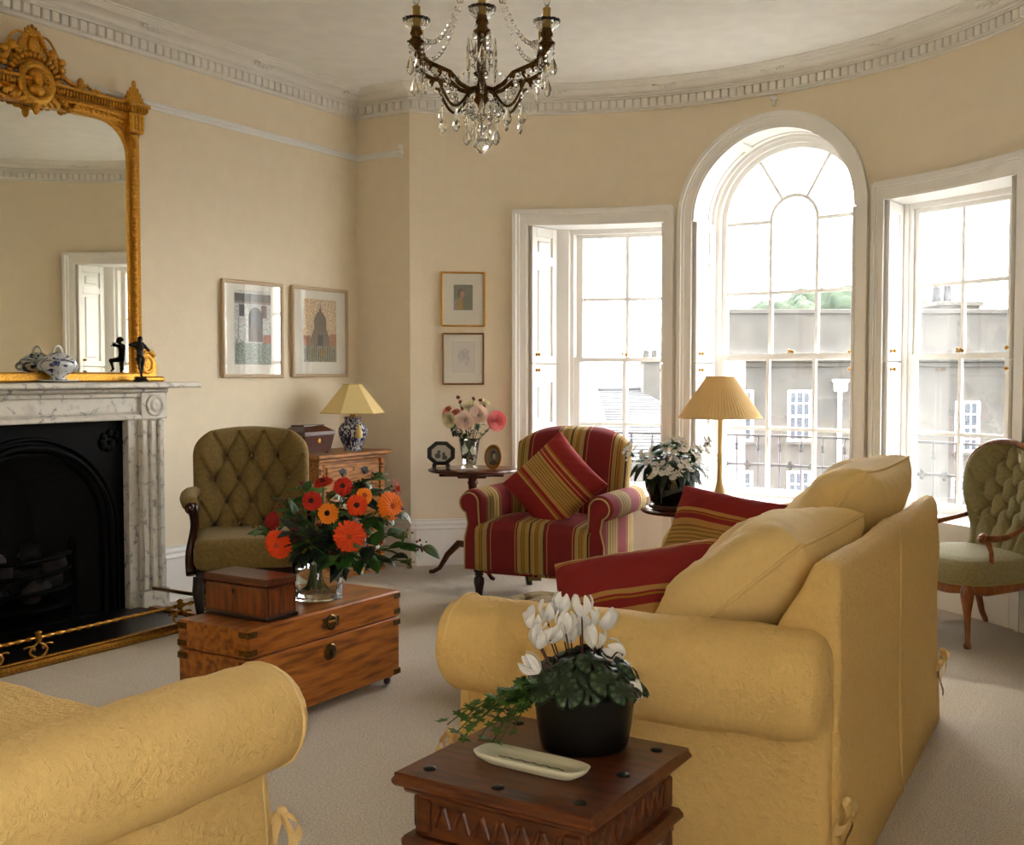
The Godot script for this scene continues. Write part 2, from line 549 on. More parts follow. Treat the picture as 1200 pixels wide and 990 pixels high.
func build_shell():
	var mb := MB.new()
	mb.bb(Vector3(-5.4, -0.2, -6.0), Vector3(1.6, 0.0, 2.6))
	mb.flat()
	# bay part of the floor
	var n := 28
	for i in n:
		var a := lerpf(-2.2, 2.2, float(i) / n)
		var b := lerpf(-2.2, 2.2, float(i + 1) / n)
		mb.quad(B(a, 0.9, 0), B(b, 0.9, 0), R(b, 2.97, 0), R(a, 2.97, 0))
		mb.quad(R(a, 2.97, -0.2), R(b, 2.97, -0.2), B(b, 0.9, -0.2), B(a, 0.9, -0.2))
		mb.quad(R(b, 2.97, -0.2), R(a, 2.97, -0.2), R(a, 2.97, 0), R(b, 2.97, 0))
	structure("floor", mb, "carpet", "beige fitted carpet")
	mb = MB.new()
	mb.bb(Vector3(-5.4, CEIL, -7.3), Vector3(1.6, CEIL + 0.25, 2.6))
	structure("ceiling", mb, "ceiling", "off-white plaster ceiling")
	# chimney wall with the fire opening left out
	mb = MB.new()
	var o0 := fpz - 0.56
	var o1 := fpz + 0.56
	mb.bb(Vector3(-5.4, 0, -6.2), Vector3(WX, CEIL, o0))
	mb.bb(Vector3(-5.4, 0, o1), Vector3(WX, CEIL, 2.6))
	mb.bb(Vector3(-5.4, 1.02, o0), Vector3(WX, CEIL, o1))
	mb.bb(Vector3(-5.4, 0, o0), Vector3(-5.25, 1.02, o1))
	structure("wall_left", mb, "wallpaper", "warm cream wallpapered chimney wall")
	# return between the corner and the bow
	var cl := R(-2.057, BR, 0)
	var cr := R(2.057, BR, 0)
	mb = MB.new()
	mb.bb(Vector3(WX, 0, WZ - 0.45), Vector3(cl.x, CEIL, WZ))
	structure("wall_return", mb, "wallpaper", "short cream wall beside the bow")
	mb = MB.new()
	mb.bb(Vector3(cr.x, 0, cr.z - 0.45), Vector3(1.6, CEIL, cr.z))
	structure("wall_return_right", mb, "wallpaper")
	# right wall with a tall window behind the viewer; closed back wall
	mb = MB.new()
	var rz := [cr.z - 0.45, 0.7, 1.9, 2.6]
	for i in 3:
		if i % 2 == 0:
			mb.bb(Vector3(1.2, 0, rz[i]), Vector3(1.6, CEIL, rz[i + 1]))
		else:
			mb.bb(Vector3(1.2, 0, rz[i]), Vector3(1.6, 0.4, rz[i + 1]))
			mb.bb(Vector3(1.2, 2.6, rz[i]), Vector3(1.6, CEIL, rz[i + 1]))
	structure("wall_right", mb, "wallpaper")
	mb = MB.new()
	mb.bb(Vector3(-5.4, 0, 2.2), Vector3(1.6, CEIL, 2.6))
	structure("wall_back", mb, "wallpaper")
	for k in 1:
		var w := shell("window_4")
		w.transform = T(Vector3(1.4, 0.4, 1.3), PI / 2)
		mb = MB.new()
		for e in [-0.57, 0.57]:
			mb.bb(Vector3(e - 0.03, 0, -0.03), Vector3(e + 0.03, 2.2, 0.03))
		for e in [0.03, 1.1, 2.17]:
			mb.bb(Vector3(-0.65, e - 0.03, -0.03), Vector3(0.65, e + 0.03, 0.03))
		mb.bb(Vector3(-0.012, 0, -0.02), Vector3(0.012, 2.2, 0.02))
		for e in [0.56, 1.64]:
			mb.bb(Vector3(-0.65, e - 0.012, -0.02), Vector3(0.65, e + 0.012, 0.02))
		part(w, "sash_frame", mb, "paint")
		for i in 2:
			for j in 4:
				mb = MB.new()
				mb.bb(Vector3(-0.6 + 0.6 * i, 0.03 + 0.535 * j, -0.002), Vector3(0.6 * i, 0.03 + 0.535 * (j + 1), 0.002))
				part(w, "pane", mb, "pane")
	# cornice right round: chimney wall, return, bow, return, right wall, back wall
	var plan := [Vector3(WX, 0, 2.2), Vector3(WX, 0, WZ), Vector3(cl.x, 0, WZ)]
	var nb := 44
	for i in range(1, nb):
		var a := deg_to_rad(lerpf(-53.94, 53.94, float(i) / nb))
		plan.append(R(sin(a) * BR, BR, 0))
	plan.append(Vector3(cr.x, 0, cr.z))
	plan.append(Vector3(1.2, 0, cr.z))
	plan.append(Vector3(1.2, 0, 2.2))
	plan.append(Vector3(WX, 0, 2.2))
	var outs := miters(plan, true)
	var pr := [Vector2(-0.01, 2.952), Vector2(0.022, 2.952), Vector2(0.026, 2.958), Vector2(0.022, 2.966), Vector2(0.026, 2.970), Vector2(0.026, 3.022), Vector2(0.055, 3.022), Vector2(0.058, 3.030), Vector2(0.050, 3.036), Vector2(0.064, 3.046), Vector2(0.060, 3.052)]
	for k in 7:
		var a := PI * 0.5 * k / 6.0
		pr.append(Vector2(0.060 + 0.062 * (1.0 - cos(a)), 3.054 + 0.032 * sin(a)))
	pr.append_array([Vector2(0.128, 3.086), Vector2(0.128, 3.080), Vector2(0.138, 3.080), Vector2(0.142, 3.087), Vector2(0.150, 3.087), Vector2(0.152, 3.094), Vector2(0.162, 3.094), Vector2(0.165, 3.101), Vector2(0.178, 3.103), Vector2(0.180, CEIL + 0.01)])
	mb = MB.new()
	mb.sweep(pr, plan, outs, false)
	var corn := structure("trim_1", mb, "plaster", "white plaster cornice with a row of dentils")
	# dentils, one block each
	var dm := MB.new()
	dm.box(Vector3(0, 0, 0), Vector3(0.041, 0.050, 0.034), 0.004)
	var dmesh := dm.done()
	var dcap := MB.new()
	dentil_run(corn, dmesh, Vector3(WX, 0, -2.95), Vector3(WX, 0, WZ + 0.03), Vector3(1, 0, 0))
	dentil_run(corn, dmesh, Vector3(WX + 0.06, 0, WZ), Vector3(cl.x + 0.02, 0, WZ), Vector3(0, 0, 1))
	var arc := deg_to_rad(107.88) * BR
	var nd := int(arc / 0.0526)
	for i in nd:
		var a := deg_to_rad(-53.94 + 107.88 * (i + 0.5) / nd)
		var w := -(lt * sin(a) + ax * cos(a))
		var p := R(sin(a) * BR, BR, 0) + w * 0.034
		part(corn, "dentil", dmesh, "plaster", Transform3D(Basis(w.cross(Vector3.UP) * -1.0, Vector3.UP, w), p + Vector3.UP * 2.996))
	# leaf ornaments on the soffit
	var orn := MB.new()
	orn.box(Vector3(0, -0.004, 0), Vector3(0.10, 0.010, 0.034), 0.003)
	for k in 7:
		var t := (k - 3) / 3.0
		orn.ball(Vector3(t * 0.062, -0.010 - 0.006 * (1 - t * t), 0.006 * sin(k * 2.1)), Vector3(0.013, 0.010, 0.018), 8, 5, Basis(Vector3.UP, t * 0.8))
	orn.ball(Vector3(0, -0.016, 0), Vector3(0.014, 0.012, 0.020), 8, 5)
	var om := orn.done()
	for z in [-4.05, -4.86, -5.66, -3.24]:
		part(corn, "leaf_ornament", om, "plaster", Transform3D(Basis(Vector3.UP, PI / 2), Vector3(WX + 0.112, 3.082, z)))
	for d in [-42.0, -25.6, -9.0, 7.4, 24.2, 41.0]:
		var a := deg_to_rad(d - BANG)
		var w := -(lt * sin(a) + ax * cos(a))
		part(corn, "leaf_ornament", om, "plaster", Transform3D(Basis(w.cross(Vector3.UP) * -1.0, Vector3.UP, w), R(sin(a) * BR, BR, 0) + w * 0.112 + Vector3.UP * 3.082))
	# picture rail: chimney wall and return, ending in a scrolled stop
	mb = MB.new()
	var rp := [Vector2(-0.01, 2.678), Vector2(0.010, 2.680), Vector2(0.014, 2.692), Vector2(0.022, 2.698), Vector2(0.022, 2.706), Vector2(0.012, 2.712), Vector2(0.016, 2.720), Vector2(-0.01, 2.722)]
	var rpath := [Vector3(WX, 0, 2.2), Vector3(WX, 0, WZ), Vector3(cl.x - 0.075, 0, WZ)]
	mb.sweep(rp, rpath, miters(rpath, false))
	var rail := structure("trim_2", mb, "paint", "thin white picture rail")
	mb = MB.new()
	mb.ball(Vector3(0, 0.024, 0.012), Vector3(0.022, 0.020, 0.014), 10, 6)
	mb.ball(Vector3(0.006, -0.004, 0.014), Vector3(0.014, 0.018, 0.014), 10, 6)
	mb.ball(Vector3(-0.006, 0.040, 0.012), Vector3(0.012, 0.012, 0.010), 10, 6)
	mb.ball(Vector3(0.0, -0.026, 0.010), Vector3(0.012, 0.012, 0.010), 10, 6)
	part(rail, "scroll_stop", mb, "paint", T(Vector3(cl.x - 0.07, 2.703, WZ)))
	# hook of the bow's own rail, above the arch
	mb = MB.new()
	mb.ball(Vector3(0, 0.0, 0.012), Vector3(0.026, 0.016, 0.014), 10, 6)
	mb.ball(Vector3(0.004, -0.026, 0.010), Vector3(0.010, 0.022, 0.010), 10, 6)
	mb.ball(Vector3(-0.014, 0.010, 0.010), Vector3(0.012, 0.008, 0.010), 10, 6)
	var aa := deg_to_rad(0.0)
	part(rail, "plaster_drop", mb, "paint", Transform3D(Basis(lt, Vector3.UP, -ax), R(-0.01, BR, 2.925)))
	# skirting
	var sk := [Vector2(0.022, 0.0), Vector2(0.022, 0.235), Vector2(0.028, 0.245), Vector2(0.020, 0.262), Vector2(0.022, 0.275), Vector2(0.010, 0.292), Vector2(0.010, 0.303), Vector2(-0.005, 0.305)]
	mb = MB.new()
	var p1 := [Vector3(WX, 0, -4.16), Vector3(WX, 0, WZ), Vector3(cl.x, 0, WZ), R(-1.98, BR, 0)]
	mb.sweep(sk, p1, miters(p1, false))
	p1 = [Vector3(WX, 0, 2.2), Vector3(WX, 0, -2.50)]
	mb.sweep(sk, p1, miters(p1, false))
	structure("baseboard_left", mb, "paint", "tall white skirting board")
	mb = MB.new()
	var pb := []
	for i in 25:
		pb.append(R(lerpf(-2.04, -1.572, i / 24.0), BR, 0))
	mb.sweep(sk, pb, miters(pb, false))
	pb = []
	for i in 25:
		pb.append(R(lerpf(1.572, 2.05, i / 24.0), BR, 0))
	mb.sweep(sk, pb, miters(pb, false))
	pb = [Vector3(cr.x, 0, cr.z), Vector3(1.2, 0, cr.z), Vector3(1.2, 0, 2.2), Vector3(WX, 0, 2.2)]
	mb.sweep(sk, pb, miters(pb, false))
	structure("baseboard_bay", mb, "paint", "tall white skirting board")

func miters(path: Array, closed: bool) -> Array:
	# room lies to the right of the path (-z into the room from the chimney wall means +x)
	var out := []
	var n := path.size()
	for i in n:
		var a: Vector3
		var b: Vector3
		if i == 0:
			a = path[1] - path[0]
			if closed:
				a = path[0] - path[n - 2]
			b = path[1] - path[0]
		elif i == n - 1:
			a = path[i] - path[i - 1]
			b = a
			if closed:
				b = path[1] - path[0]
		else:
			a = path[i] - path[i - 1]
			b = path[i + 1] - path[i]
		a = a.normalized()
		b = b.normalized()
		var n1 := Vector3(-a.z, 0, a.x)
		var n2 := Vector3(-b.z, 0, b.x)
		out.append((n1 + n2) / max(0.3, 1.0 + n1.dot(n2)))
	return out

func dentil_run(parent: Node3D, mesh: ArrayMesh, a: Vector3, b: Vector3, w: Vector3):
	var n := int((b - a).length() / 0.0526)
	for i in n:
		var p := a.lerp(b, (i + 0.5) / n) + w * 0.034 + Vector3.UP * 2.996
		part(parent, "dentil", mesh, "plaster", Transform3D(Basis(w.cross(Vector3.UP) * -1.0, Vector3.UP, w), p))

# ---------------------------------------------------------------- bow wall and windows
const LO := 0.709   # inner edge of the side openings (lateral)
const LE := 1.510   # outer edge
const LA := 0.534   # half width of the arch
const YS := 2.229   # springing of the arch
const YT := 2.243   # head of the side openings
const YB := 0.46    # sill
const RO := 2.95

func build_bow():
	var mb := MB.new()
	var H := CEIL + 0.02
	for s in [-1.0, 1.0]:
		var n := 10
		# plain pieces
		for i in n:
			var t0 := deg_to_rad(lerpf(53.94, 36.39, float(i) / n))
			var t1 := deg_to_rad(lerpf(53.94, 36.39, float(i + 1) / n))
			var l0 := sin(t0) * BR
			var l1 := sin(t1) * BR
			if i == n - 1:
				l1 = LE
			bowbox(mb, min(s * l0, s * l1), max(s * l0, s * l1), 0, H, BR, RO, 1)
		bowbox(mb, min(s * LE, s * LO), max(s * LE, s * LO), YT, H, BR, RO)
		bowbox(mb, min(s * LE, s * LO), max(s * LE, s * LO), 0, YB, BR, RO)
		bowbox(mb, min(s * LO, s * LA), max(s * LO, s * LA), 0, H, BR, RO)
	bowbox(mb, -LA, LA, 0, YB, BR, RO)
	var na := 32
	for i in na:
		var a := PI * i / na
		var b := PI * (i + 1) / na
		var l0 := -cos(a) * LA
		var l1 := -cos(b) * LA
		var y0 := YS + sin(a) * LA
		var y1 := YS + sin(b) * LA
		mb.quad(R(l0, BR, y0), R(l1, BR, y1), R(l1, BR, H), R(l0, BR, H))
		mb.quad(R(l1, RO, y1), R(l0, RO, y0), R(l0, RO, H), R(l1, RO, H))
		mb.quad(R(l0, BR, y0), R(l0, RO, y0), R(l1, RO, y1), R(l1, BR, y1))
	structure("wall_bay", mb, "wallpaper", "curved cream wall around three windows")
	side_window(1, -1.0)
	arch_window()
	side_window(3, 1.0)

# one face of architrave moulding as three stepped bands
func architrave_v(mb: MB, l_in: float, l_out: float, y0: float, y1: float):
	var s: float = sign(l_out - l_in)
	var w: float = abs(l_out - l_in)
	var f := func(a, b): return [min(l_in + s * a * w, l_in + s * b * w), max(l_in + s * a * w, l_in + s * b * w)]
	var q = f.call(0.0, 0.55)
	bowbox(mb, q[0], q[1], y0, y1, BR - 0.016, BR + 0.02, 1)
	q = f.call(0.55, 0.72)
	bowbox(mb, q[0], q[1], y0, y1, BR - 0.024, BR + 0.02, 1)
	q = f.call(0.72, 1.0)
	bowbox(mb, q[0], q[1], y0, y1, BR - 0.036, BR + 0.02, 1)

func side_window(num: int, s: float):
	var w := shell("window_%d" % num, "sash window with panelled shutters, left of the arch" if s < 0 else "sash window with panelled shutters, right of the arch")
	var a := s * LO
	var b := s * LE
	var lo: float = min(a, b)
	var hi: float = max(a, b)
	# architrave
	var mb := MB.new()
	architrave_v(mb, b, s * 1.572, 0.0, YT + 0.085)
	architrave_v(mb, a, s * 0.640, 0.0, YT + 0.085)
	bowbox(mb, lo, hi, YT, YT + 0.052, BR - 0.016, BR + 0.02)
	bowbox(mb, lo - 0.03, hi + 0.03, YT + 0.052, YT + 0.066, BR - 0.024, BR + 0.02)
	bowbox(mb, lo - 0.055, hi + 0.055, YT + 0.066, YT + 0.095, BR - 0.036, BR + 0.02)
	part(w, "architrave", mb, "paint")
	# soffit, sill and apron under the sill
	mb = MB.new()
	bowbox(mb, lo, hi, YT - 0.008, YT + 0.004, BR - 0.01, 2.80)
	part(w, "soffit", mb, "paint")
	mb = MB.new()
	bowbox(mb, lo - 0.02, hi + 0.02, YB - 0.03, YB + 0.012, BR - 0.05, 2.86)
	part(w, "sill", mb, "paint")
	mb = MB.new()
	bowbox(mb, lo, hi, 0.0, YB - 0.03, BR - 0.010, BR + 0.01)
	bowbox(mb, lo, hi, 0.0, 0.10, BR - 0.022, BR)
	bowbox(mb, lo, hi, 0.36, YB - 0.03, BR - 0.022, BR)
	bowbox(mb, lo, lo + 0.09, 0.10, 0.36, BR - 0.022, BR)
	bowbox(mb, hi - 0.09, hi, 0.10, 0.36, BR - 0.022, BR)
	part(w, "apron_panel", mb, "paint")
	# box frame of the sashes
	var gl := s * 0.825
	var gr := s * 1.365
	var g0: float = min(gl, gr)
	var g1: float = max(gl, gr)
	mb = MB.new()
	bowbox(mb, lo, g0 - 0.035, YB, YT, 2.79, 2.90)
	bowbox(mb, g1 + 0.035, hi, YB, YT, 2.79, 2.90)
	bowbox(mb, lo, g0 - 0.055, YB, YT, 2.775, 2.80)
	bowbox(mb, g1 + 0.055, hi, YB, YT, 2.775, 2.80)
	bowbox(mb, lo, hi, 2.205, YT, 2.785, 2.90)
	bowbox(mb, lo, hi, YB, 0.475, 2.775, 2.92)
	part(w, "sash_box", mb, "paint")
	sash(w, "upper_sash", g0, g1, 1.345, 2.215, 2.84, [1.766], 1.36)
	sash(w, "lower_sash", g0, g1, 0.475, 1.372, 2.81, [0.922], 0.50)
	latch(w, s * 1.095, 1.378, 2.805)
	# shutters folded into the reveals
	shutter_pair(w, b, -s, BR + 0.006, 2.775)
	shutter_pair(w, a, s, BR + 0.006, 2.775)

# a sash: stiles, rails, glazing bars and one pane to each light
func sash(w: Node3D, called: String, g0: float, g1: float, y0: float, y1: float, r: float, rows: Array, low: float):
	var mb := MB.new()
	var top := 0.035 if called == "upper_sash" else 0.03
	bowbox(mb, g0 - 0.04, g0, y0, y1, r - 0.018, r + 0.018)
	bowbox(mb, g1, g1 + 0.04, y0, y1, r - 0.018, r + 0.018)
	bowbox(mb, g0 - 0.04, g1 + 0.04, y1 - top, y1, r - 0.018, r + 0.018)
	var bt := 0.028 if called == "upper_sash" else 0.055
	bowbox(mb, g0 - 0.04, g1 + 0.04, y0, y0 + bt, r - 0.020, r + 0.018)
	var o := part(w, called, mb, "paint")
	mb = MB.new()
	var mid := (g0 + g1) / 2
	bowbox(mb, mid - 0.011, mid + 0.011, y0 + bt, y1 - top, r - 0.012, r + 0.014)
	part(o, "glazing_bar", mb, "paint")
	for y in rows:
		mb = MB.new()
		bowbox(mb, g0, g1, y - 0.011, y + 0.011, r - 0.012, r + 0.014)
		part(o, "glazing_bar", mb, "paint")
	var ys := [y0 + bt]
	ys.append_array(rows)
	ys.append(y1 - top)
	for i in ys.size() - 1:
		for k in 2:
			mb = MB.new()
			bowbox(mb, g0 if k == 0 else mid, mid if k == 0 else g1, ys[i], ys[i + 1], r, r + 0.003, 2)
			part(o, "pane", mb, "pane")

func latch(w: Node3D, l: float, y: float, r: float):
	var mb := MB.new()
	mb.box(Vector3(0, 0.004, 0), Vector3(0.05, 0.008, 0.022), 0.002)
	mb.box(Vector3(0.008, 0.014, 0), Vector3(0.030, 0.012, 0.012), 0.003, Basis(Vector3.FORWARD, 0.3))
	mb.ball(Vector3(-0.014, 0.018, 0.004), Vector3(0.009, 0.011, 0.009), 10, 6)
	part(w, "sash_latch", mb, "brass", Transform3D(Basis(lt, Vector3.UP, -ax), R(l, r, y)))

# shutters lie along the reveal at lateral place l, face turned towards `face`
func shutter_pair(w: Node3D, l: float, face: float, r0: float, r1: float, arch := false):
	var d0 := sqrt(r0 * r0 - l * l)
	var d1 := sqrt(r1 * r1 - l * l)
	var wd := d1 - d0
	var top := YT - 0.012 if not arch else YS - 0.004
	for k in 2:
		var y0 := 1.332 if k == 0 else YB + 0.016
		var y1 := top if k == 0 else 1.326
		var panels := [[0.05, y1 - y0 - 0.25], [y1 - y0 - 0.19, y1 - y0 - 0.06]] if k == 0 else [[0.05, 0.40], [0.46, y1 - y0 - 0.12]]
		var mb := panel_leaf(wd, y1 - y0, 0.03, panels)
		# local x runs outwards along the reveal, local z is the face
		var bx := ax if face > 0 else -ax
		var bz := lt * face
		var org := B(l, d0, y0) if face > 0 else B(l, d1, y0)
		var o := part(w, "shutter", mb, "paint", Transform3D(Basis(bx, Vector3.UP, bz), org))
		var kn := MB.new()
		kn.lathe([Vector2(0, 0.0), Vector2(0.012, 0.0), Vector2(0.012, 0.003), Vector2(0.005, 0.006), Vector2(0.005, 0.014), Vector2(0.011, 0.020), Vector2(0.011, 0.026), Vector2(0.006, 0.031), Vector2(0, 0.032)], 12, Vector3.ZERO, Basis(Vector3.RIGHT, PI / 2))
		var kx := 0.045 if face > 0 else wd - 0.045
		part(o, "knob", kn, "brass", T(Vector3(kx, 0.058 if k == 0 else y1 - y0 - 0.04, 0.03)))

# leaf of joinery: back board, raised stiles and rails, fielded panels; origin bottom left, face +z
func panel_leaf(wd: float, ht: float, th: float, panels: Array) -> MB:
	var mb := MB.new()
	var st_ := 0.045
	mb.bb(Vector3(0, 0, 0), Vector3(wd, ht, th - 0.014))
	mb.bb(Vector3(0, 0, 0), Vector3(st_, ht, th), 0.002)
	mb.bb(Vector3(wd - st_, 0, 0), Vector3(wd, ht, th), 0.002)
	var y := 0.0
	for p in panels:
		mb.bb(Vector3(st_, y, 0), Vector3(wd - st_, p[0], th), 0.002)
		var a := Vector3(st_ + 0.03, p[0] + 0.03, 0)
		var b := Vector3(wd - st_ - 0.03, p[1] - 0.03, th - 0.004)
		if b.x > a.x and b.y > a.y:
			mb.bb(a, b, 0.006)
		y = p[1]
	mb.bb(Vector3(st_, y, 0), Vector3(wd - st_, ht, th), 0.002)
	return mb

func arch_pt(rho: float, ang: float, r: float) -> Vector3:
	return R(-cos(ang) * rho, r, YS + sin(ang) * rho)

# part ring of the arch between two radii of the arch and two radii of the bow
func arch_ring(mb: MB, p0: float, p1: float, r0: float, r1: float, a0 := 0.0, a1 := PI, n := 40):
	mb.flat()
	for i in n:
		var a := lerpf(a0, a1, float(i) / n)
		var b := lerpf(a0, a1, float(i + 1) / n)
		mb.quad(arch_pt(p0, a, r0), arch_pt(p0, b, r0), arch_pt(p1, b, r0), arch_pt(p1, a, r0))
		mb.quad(arch_pt(p1, a, r1), arch_pt(p1, b, r1), arch_pt(p0, b, r1), arch_pt(p0, a, r1))
		mb.quad(arch_pt(p1, a, r0), arch_pt(p1, b, r0), arch_pt(p1, b, r1), arch_pt(p1, a, r1))
		mb.quad(arch_pt(p0, a, r1), arch_pt(p0, b, r1), arch_pt(p0, b, r0), arch_pt(p0, a, r0))

func arch_window():
	var w := shell("window_2", "tall round-arched sash window with a fanlight")
	var mb := MB.new()
	for s in [-1.0, 1.0]:
		architrave_v(mb, s * LA, s * 0.615, 0.0, YS)
	arch_ring(mb, LA, LA + 0.045, BR - 0.016, BR + 0.02)
	arch_ring(mb, LA + 0.045, LA + 0.058, BR - 0.024, BR + 0.02)
	arch_ring(mb, LA + 0.058, 0.615, BR - 0.036, BR + 0.02)
	part(w, "architrave", mb, "paint")
	# panelled soffit of the arch
	mb = MB.new()
	arch_ring(mb, LA - 0.006, LA + 0.002, BR - 0.012, 2.80)
	arch_ring(mb, LA - 0.014, LA, BR - 0.012, BR + 0.05)
	arch_ring(mb, LA - 0.014, LA, 2.73, 2.80)
	for k in 4:
		var a := PI * k / 3.0
		arch_ring(mb, LA - 0.014, LA, BR + 0.05, 2.73, max(0.0, a - 0.05), min(PI, a + 0.05), 3)
	part(w, "soffit", mb, "paint")
	mb = MB.new()
	bowbox(mb, -LA - 0.02, LA + 0.02, YB - 0.03, YB + 0.012, BR - 0.05, 2.86)
	part(w, "sill", mb, "paint")
	mb = MB.new()
	bowbox(mb, -LA, LA, 0.0, YB - 0.03, BR - 0.010, BR + 0.01)
	bowbox(mb, -LA, LA, 0.0, 0.10, BR - 0.022, BR)
	bowbox(mb, -LA, LA, 0.36, YB - 0.03, BR - 0.022, BR)
	part(w, "apron_panel", mb, "paint")
	# box frame
	var G := 0.447
	mb = MB.new()
	for s in [-1.0, 1.0]:
		bowbox(mb, min(s * (G + 0.03), s * LA), max(s * (G + 0.03), s * LA), YB, YS, 2.79, 2.90)
		bowbox(mb, min(s * (G + 0.055), s * LA), max(s * (G + 0.055), s * LA), YB, YS, 2.77, 2.80)
	arch_ring(mb, G + 0.03, LA, 2.79, 2.90)
	arch_ring(mb, G + 0.055, LA, 2.77, 2.80)
	bowbox(mb, -LA, LA, YB, 0.475, 2.775, 2.92)
	part(w, "sash_box", mb, "paint")
	# upper sash with fanlight
	var r := 2.84
	mb = MB.new()
	for s in [-1.0, 1.0]:
		bowbox(mb, min(s * G, s * (G + 0.035)), max(s * G, s * (G + 0.035)), 1.345, YS, r - 0.018, r + 0.018)
	arch_ring(mb, G, G + 0.035, r - 0.018, r + 0.018)
	bowbox(mb, -G - 0.03, G + 0.03, 1.345, 1.375, r - 0.02, r + 0.018)
	var o := part(w, "upper_sash", mb, "paint")
	var b1 := 0.155
	for s in [-1.0, 1.0]:
		mb = MB.new()
		bowbox(mb, s * b1 - 0.011, s * b1 + 0.011, 1.375, YS, r - 0.012, r + 0.014)
		part(o, "glazing_bar", mb, "paint")
		mb = MB.new()
		bowbox(mb, min(s * b1, s * G), max(s * b1, s * G), YS - 0.011, YS + 0.011, r - 0.012, r + 0.014)
		part(o, "glazing_bar", mb, "paint")
		mb = MB.new()
		var an: float = PI / 2 + s * deg_to_rad(31.0)
		arch_radial(mb, an, b1, G, r)
		part(o, "glazing_bar", mb, "paint")
	mb = MB.new()
	arch_ring(mb, b1 - 0.011, b1 + 0.011, r - 0.012, r + 0.014, 0, PI, 24)
	part(o, "glazing_bar", mb, "paint")
	mb = MB.new()
	bowbox(mb, -G, G, 1.767, 1.789, r - 0.012, r + 0.014)
	part(o, "glazing_bar", mb, "paint")
	var ls := [-G, -b1, b1, G]
	for k in 3:
		for q in [[1.375, 1.778], [1.778, YS]]:
			mb = MB.new()
			bowbox(mb, ls[k], ls[k + 1], q[0], q[1], r, r + 0.003, 2)
			part(o, "pane", mb, "pane")
	for q in [[0.0, PI / 2 - deg_to_rad(31)], [PI / 2 - deg_to_rad(31), PI / 2 + deg_to_rad(31)], [PI / 2 + deg_to_rad(31), PI]]:
		mb = MB.new()
		arch_ring(mb, b1, G, r, r + 0.003, q[0], q[1], 10)
		part(o, "pane", mb, "pane")
	mb = MB.new()
	arch_ring(mb, 0.0, b1, r, r + 0.003, 0, PI, 16)
	part(o, "pane", mb, "pane")
	# lower sash
	r = 2.81
	mb = MB.new()
	for s in [-1.0, 1.0]:
		bowbox(mb, min(s * G, s * (G + 0.035)), max(s * G, s * (G + 0.035)), 0.475, 1.385, r - 0.018, r + 0.018)
	bowbox(mb, -G - 0.03, G + 0.03, 1.355, 1.388, r - 0.02, r + 0.018)
	bowbox(mb, -G - 0.03, G + 0.03, 0.475, 0.525, r - 0.02, r + 0.018)
	o = part(w, "lower_sash", mb, "paint")
	for s in [-1.0, 1.0]:
		mb = MB.new()
		bowbox(mb, s * b1 - 0.011, s * b1 + 0.011, 0.525, 1.355, r - 0.012, r + 0.014)
		part(o, "glazing_bar", mb, "paint")
	mb = MB.new()
	bowbox(mb, -G, G, 0.900, 0.922, r - 0.012, r + 0.014)
	part(o, "glazing_bar", mb, "paint")
	for k in 3:
		for q in [[0.525, 0.91], [0.91, 1.355]]:
			mb = MB.new()
			bowbox(mb, ls[k], ls[k + 1], q[0], q[1], r, r + 0.003, 2)
			part(o, "pane", mb, "pane")
	latch(w, 0.0, 1.39, 2.805)
	shutter_pair(w, -LA, 1.0, BR + 0.006, 2.775, true)
	shutter_pair(w, LA - 0.0, -1.0, BR + 0.006, 2.775, true)

func arch_radial(mb: MB, ang: float, p0: float, p1: float, r: float):
	mb.flat()
	var t := Vector2(sin(ang), cos(ang)) * 0.010
	var f := func(p, k, rr):
		return R(-cos(ang) * p + t.x * k, rr, YS + sin(ang) * p + t.y * k)
	for q in [[-1, r - 0.012, 1, r - 0.012], [1, r - 0.012, 1, r + 0.014], [1, r + 0.014, -1, r + 0.014], [-1, r + 0.014, -1, r - 0.012]]:
		mb.quad(f.call(p0, q[0], q[1]), f.call(p0, q[2], q[3]), f.call(p1, q[2], q[3]), f.call(p1, q[0], q[1]))

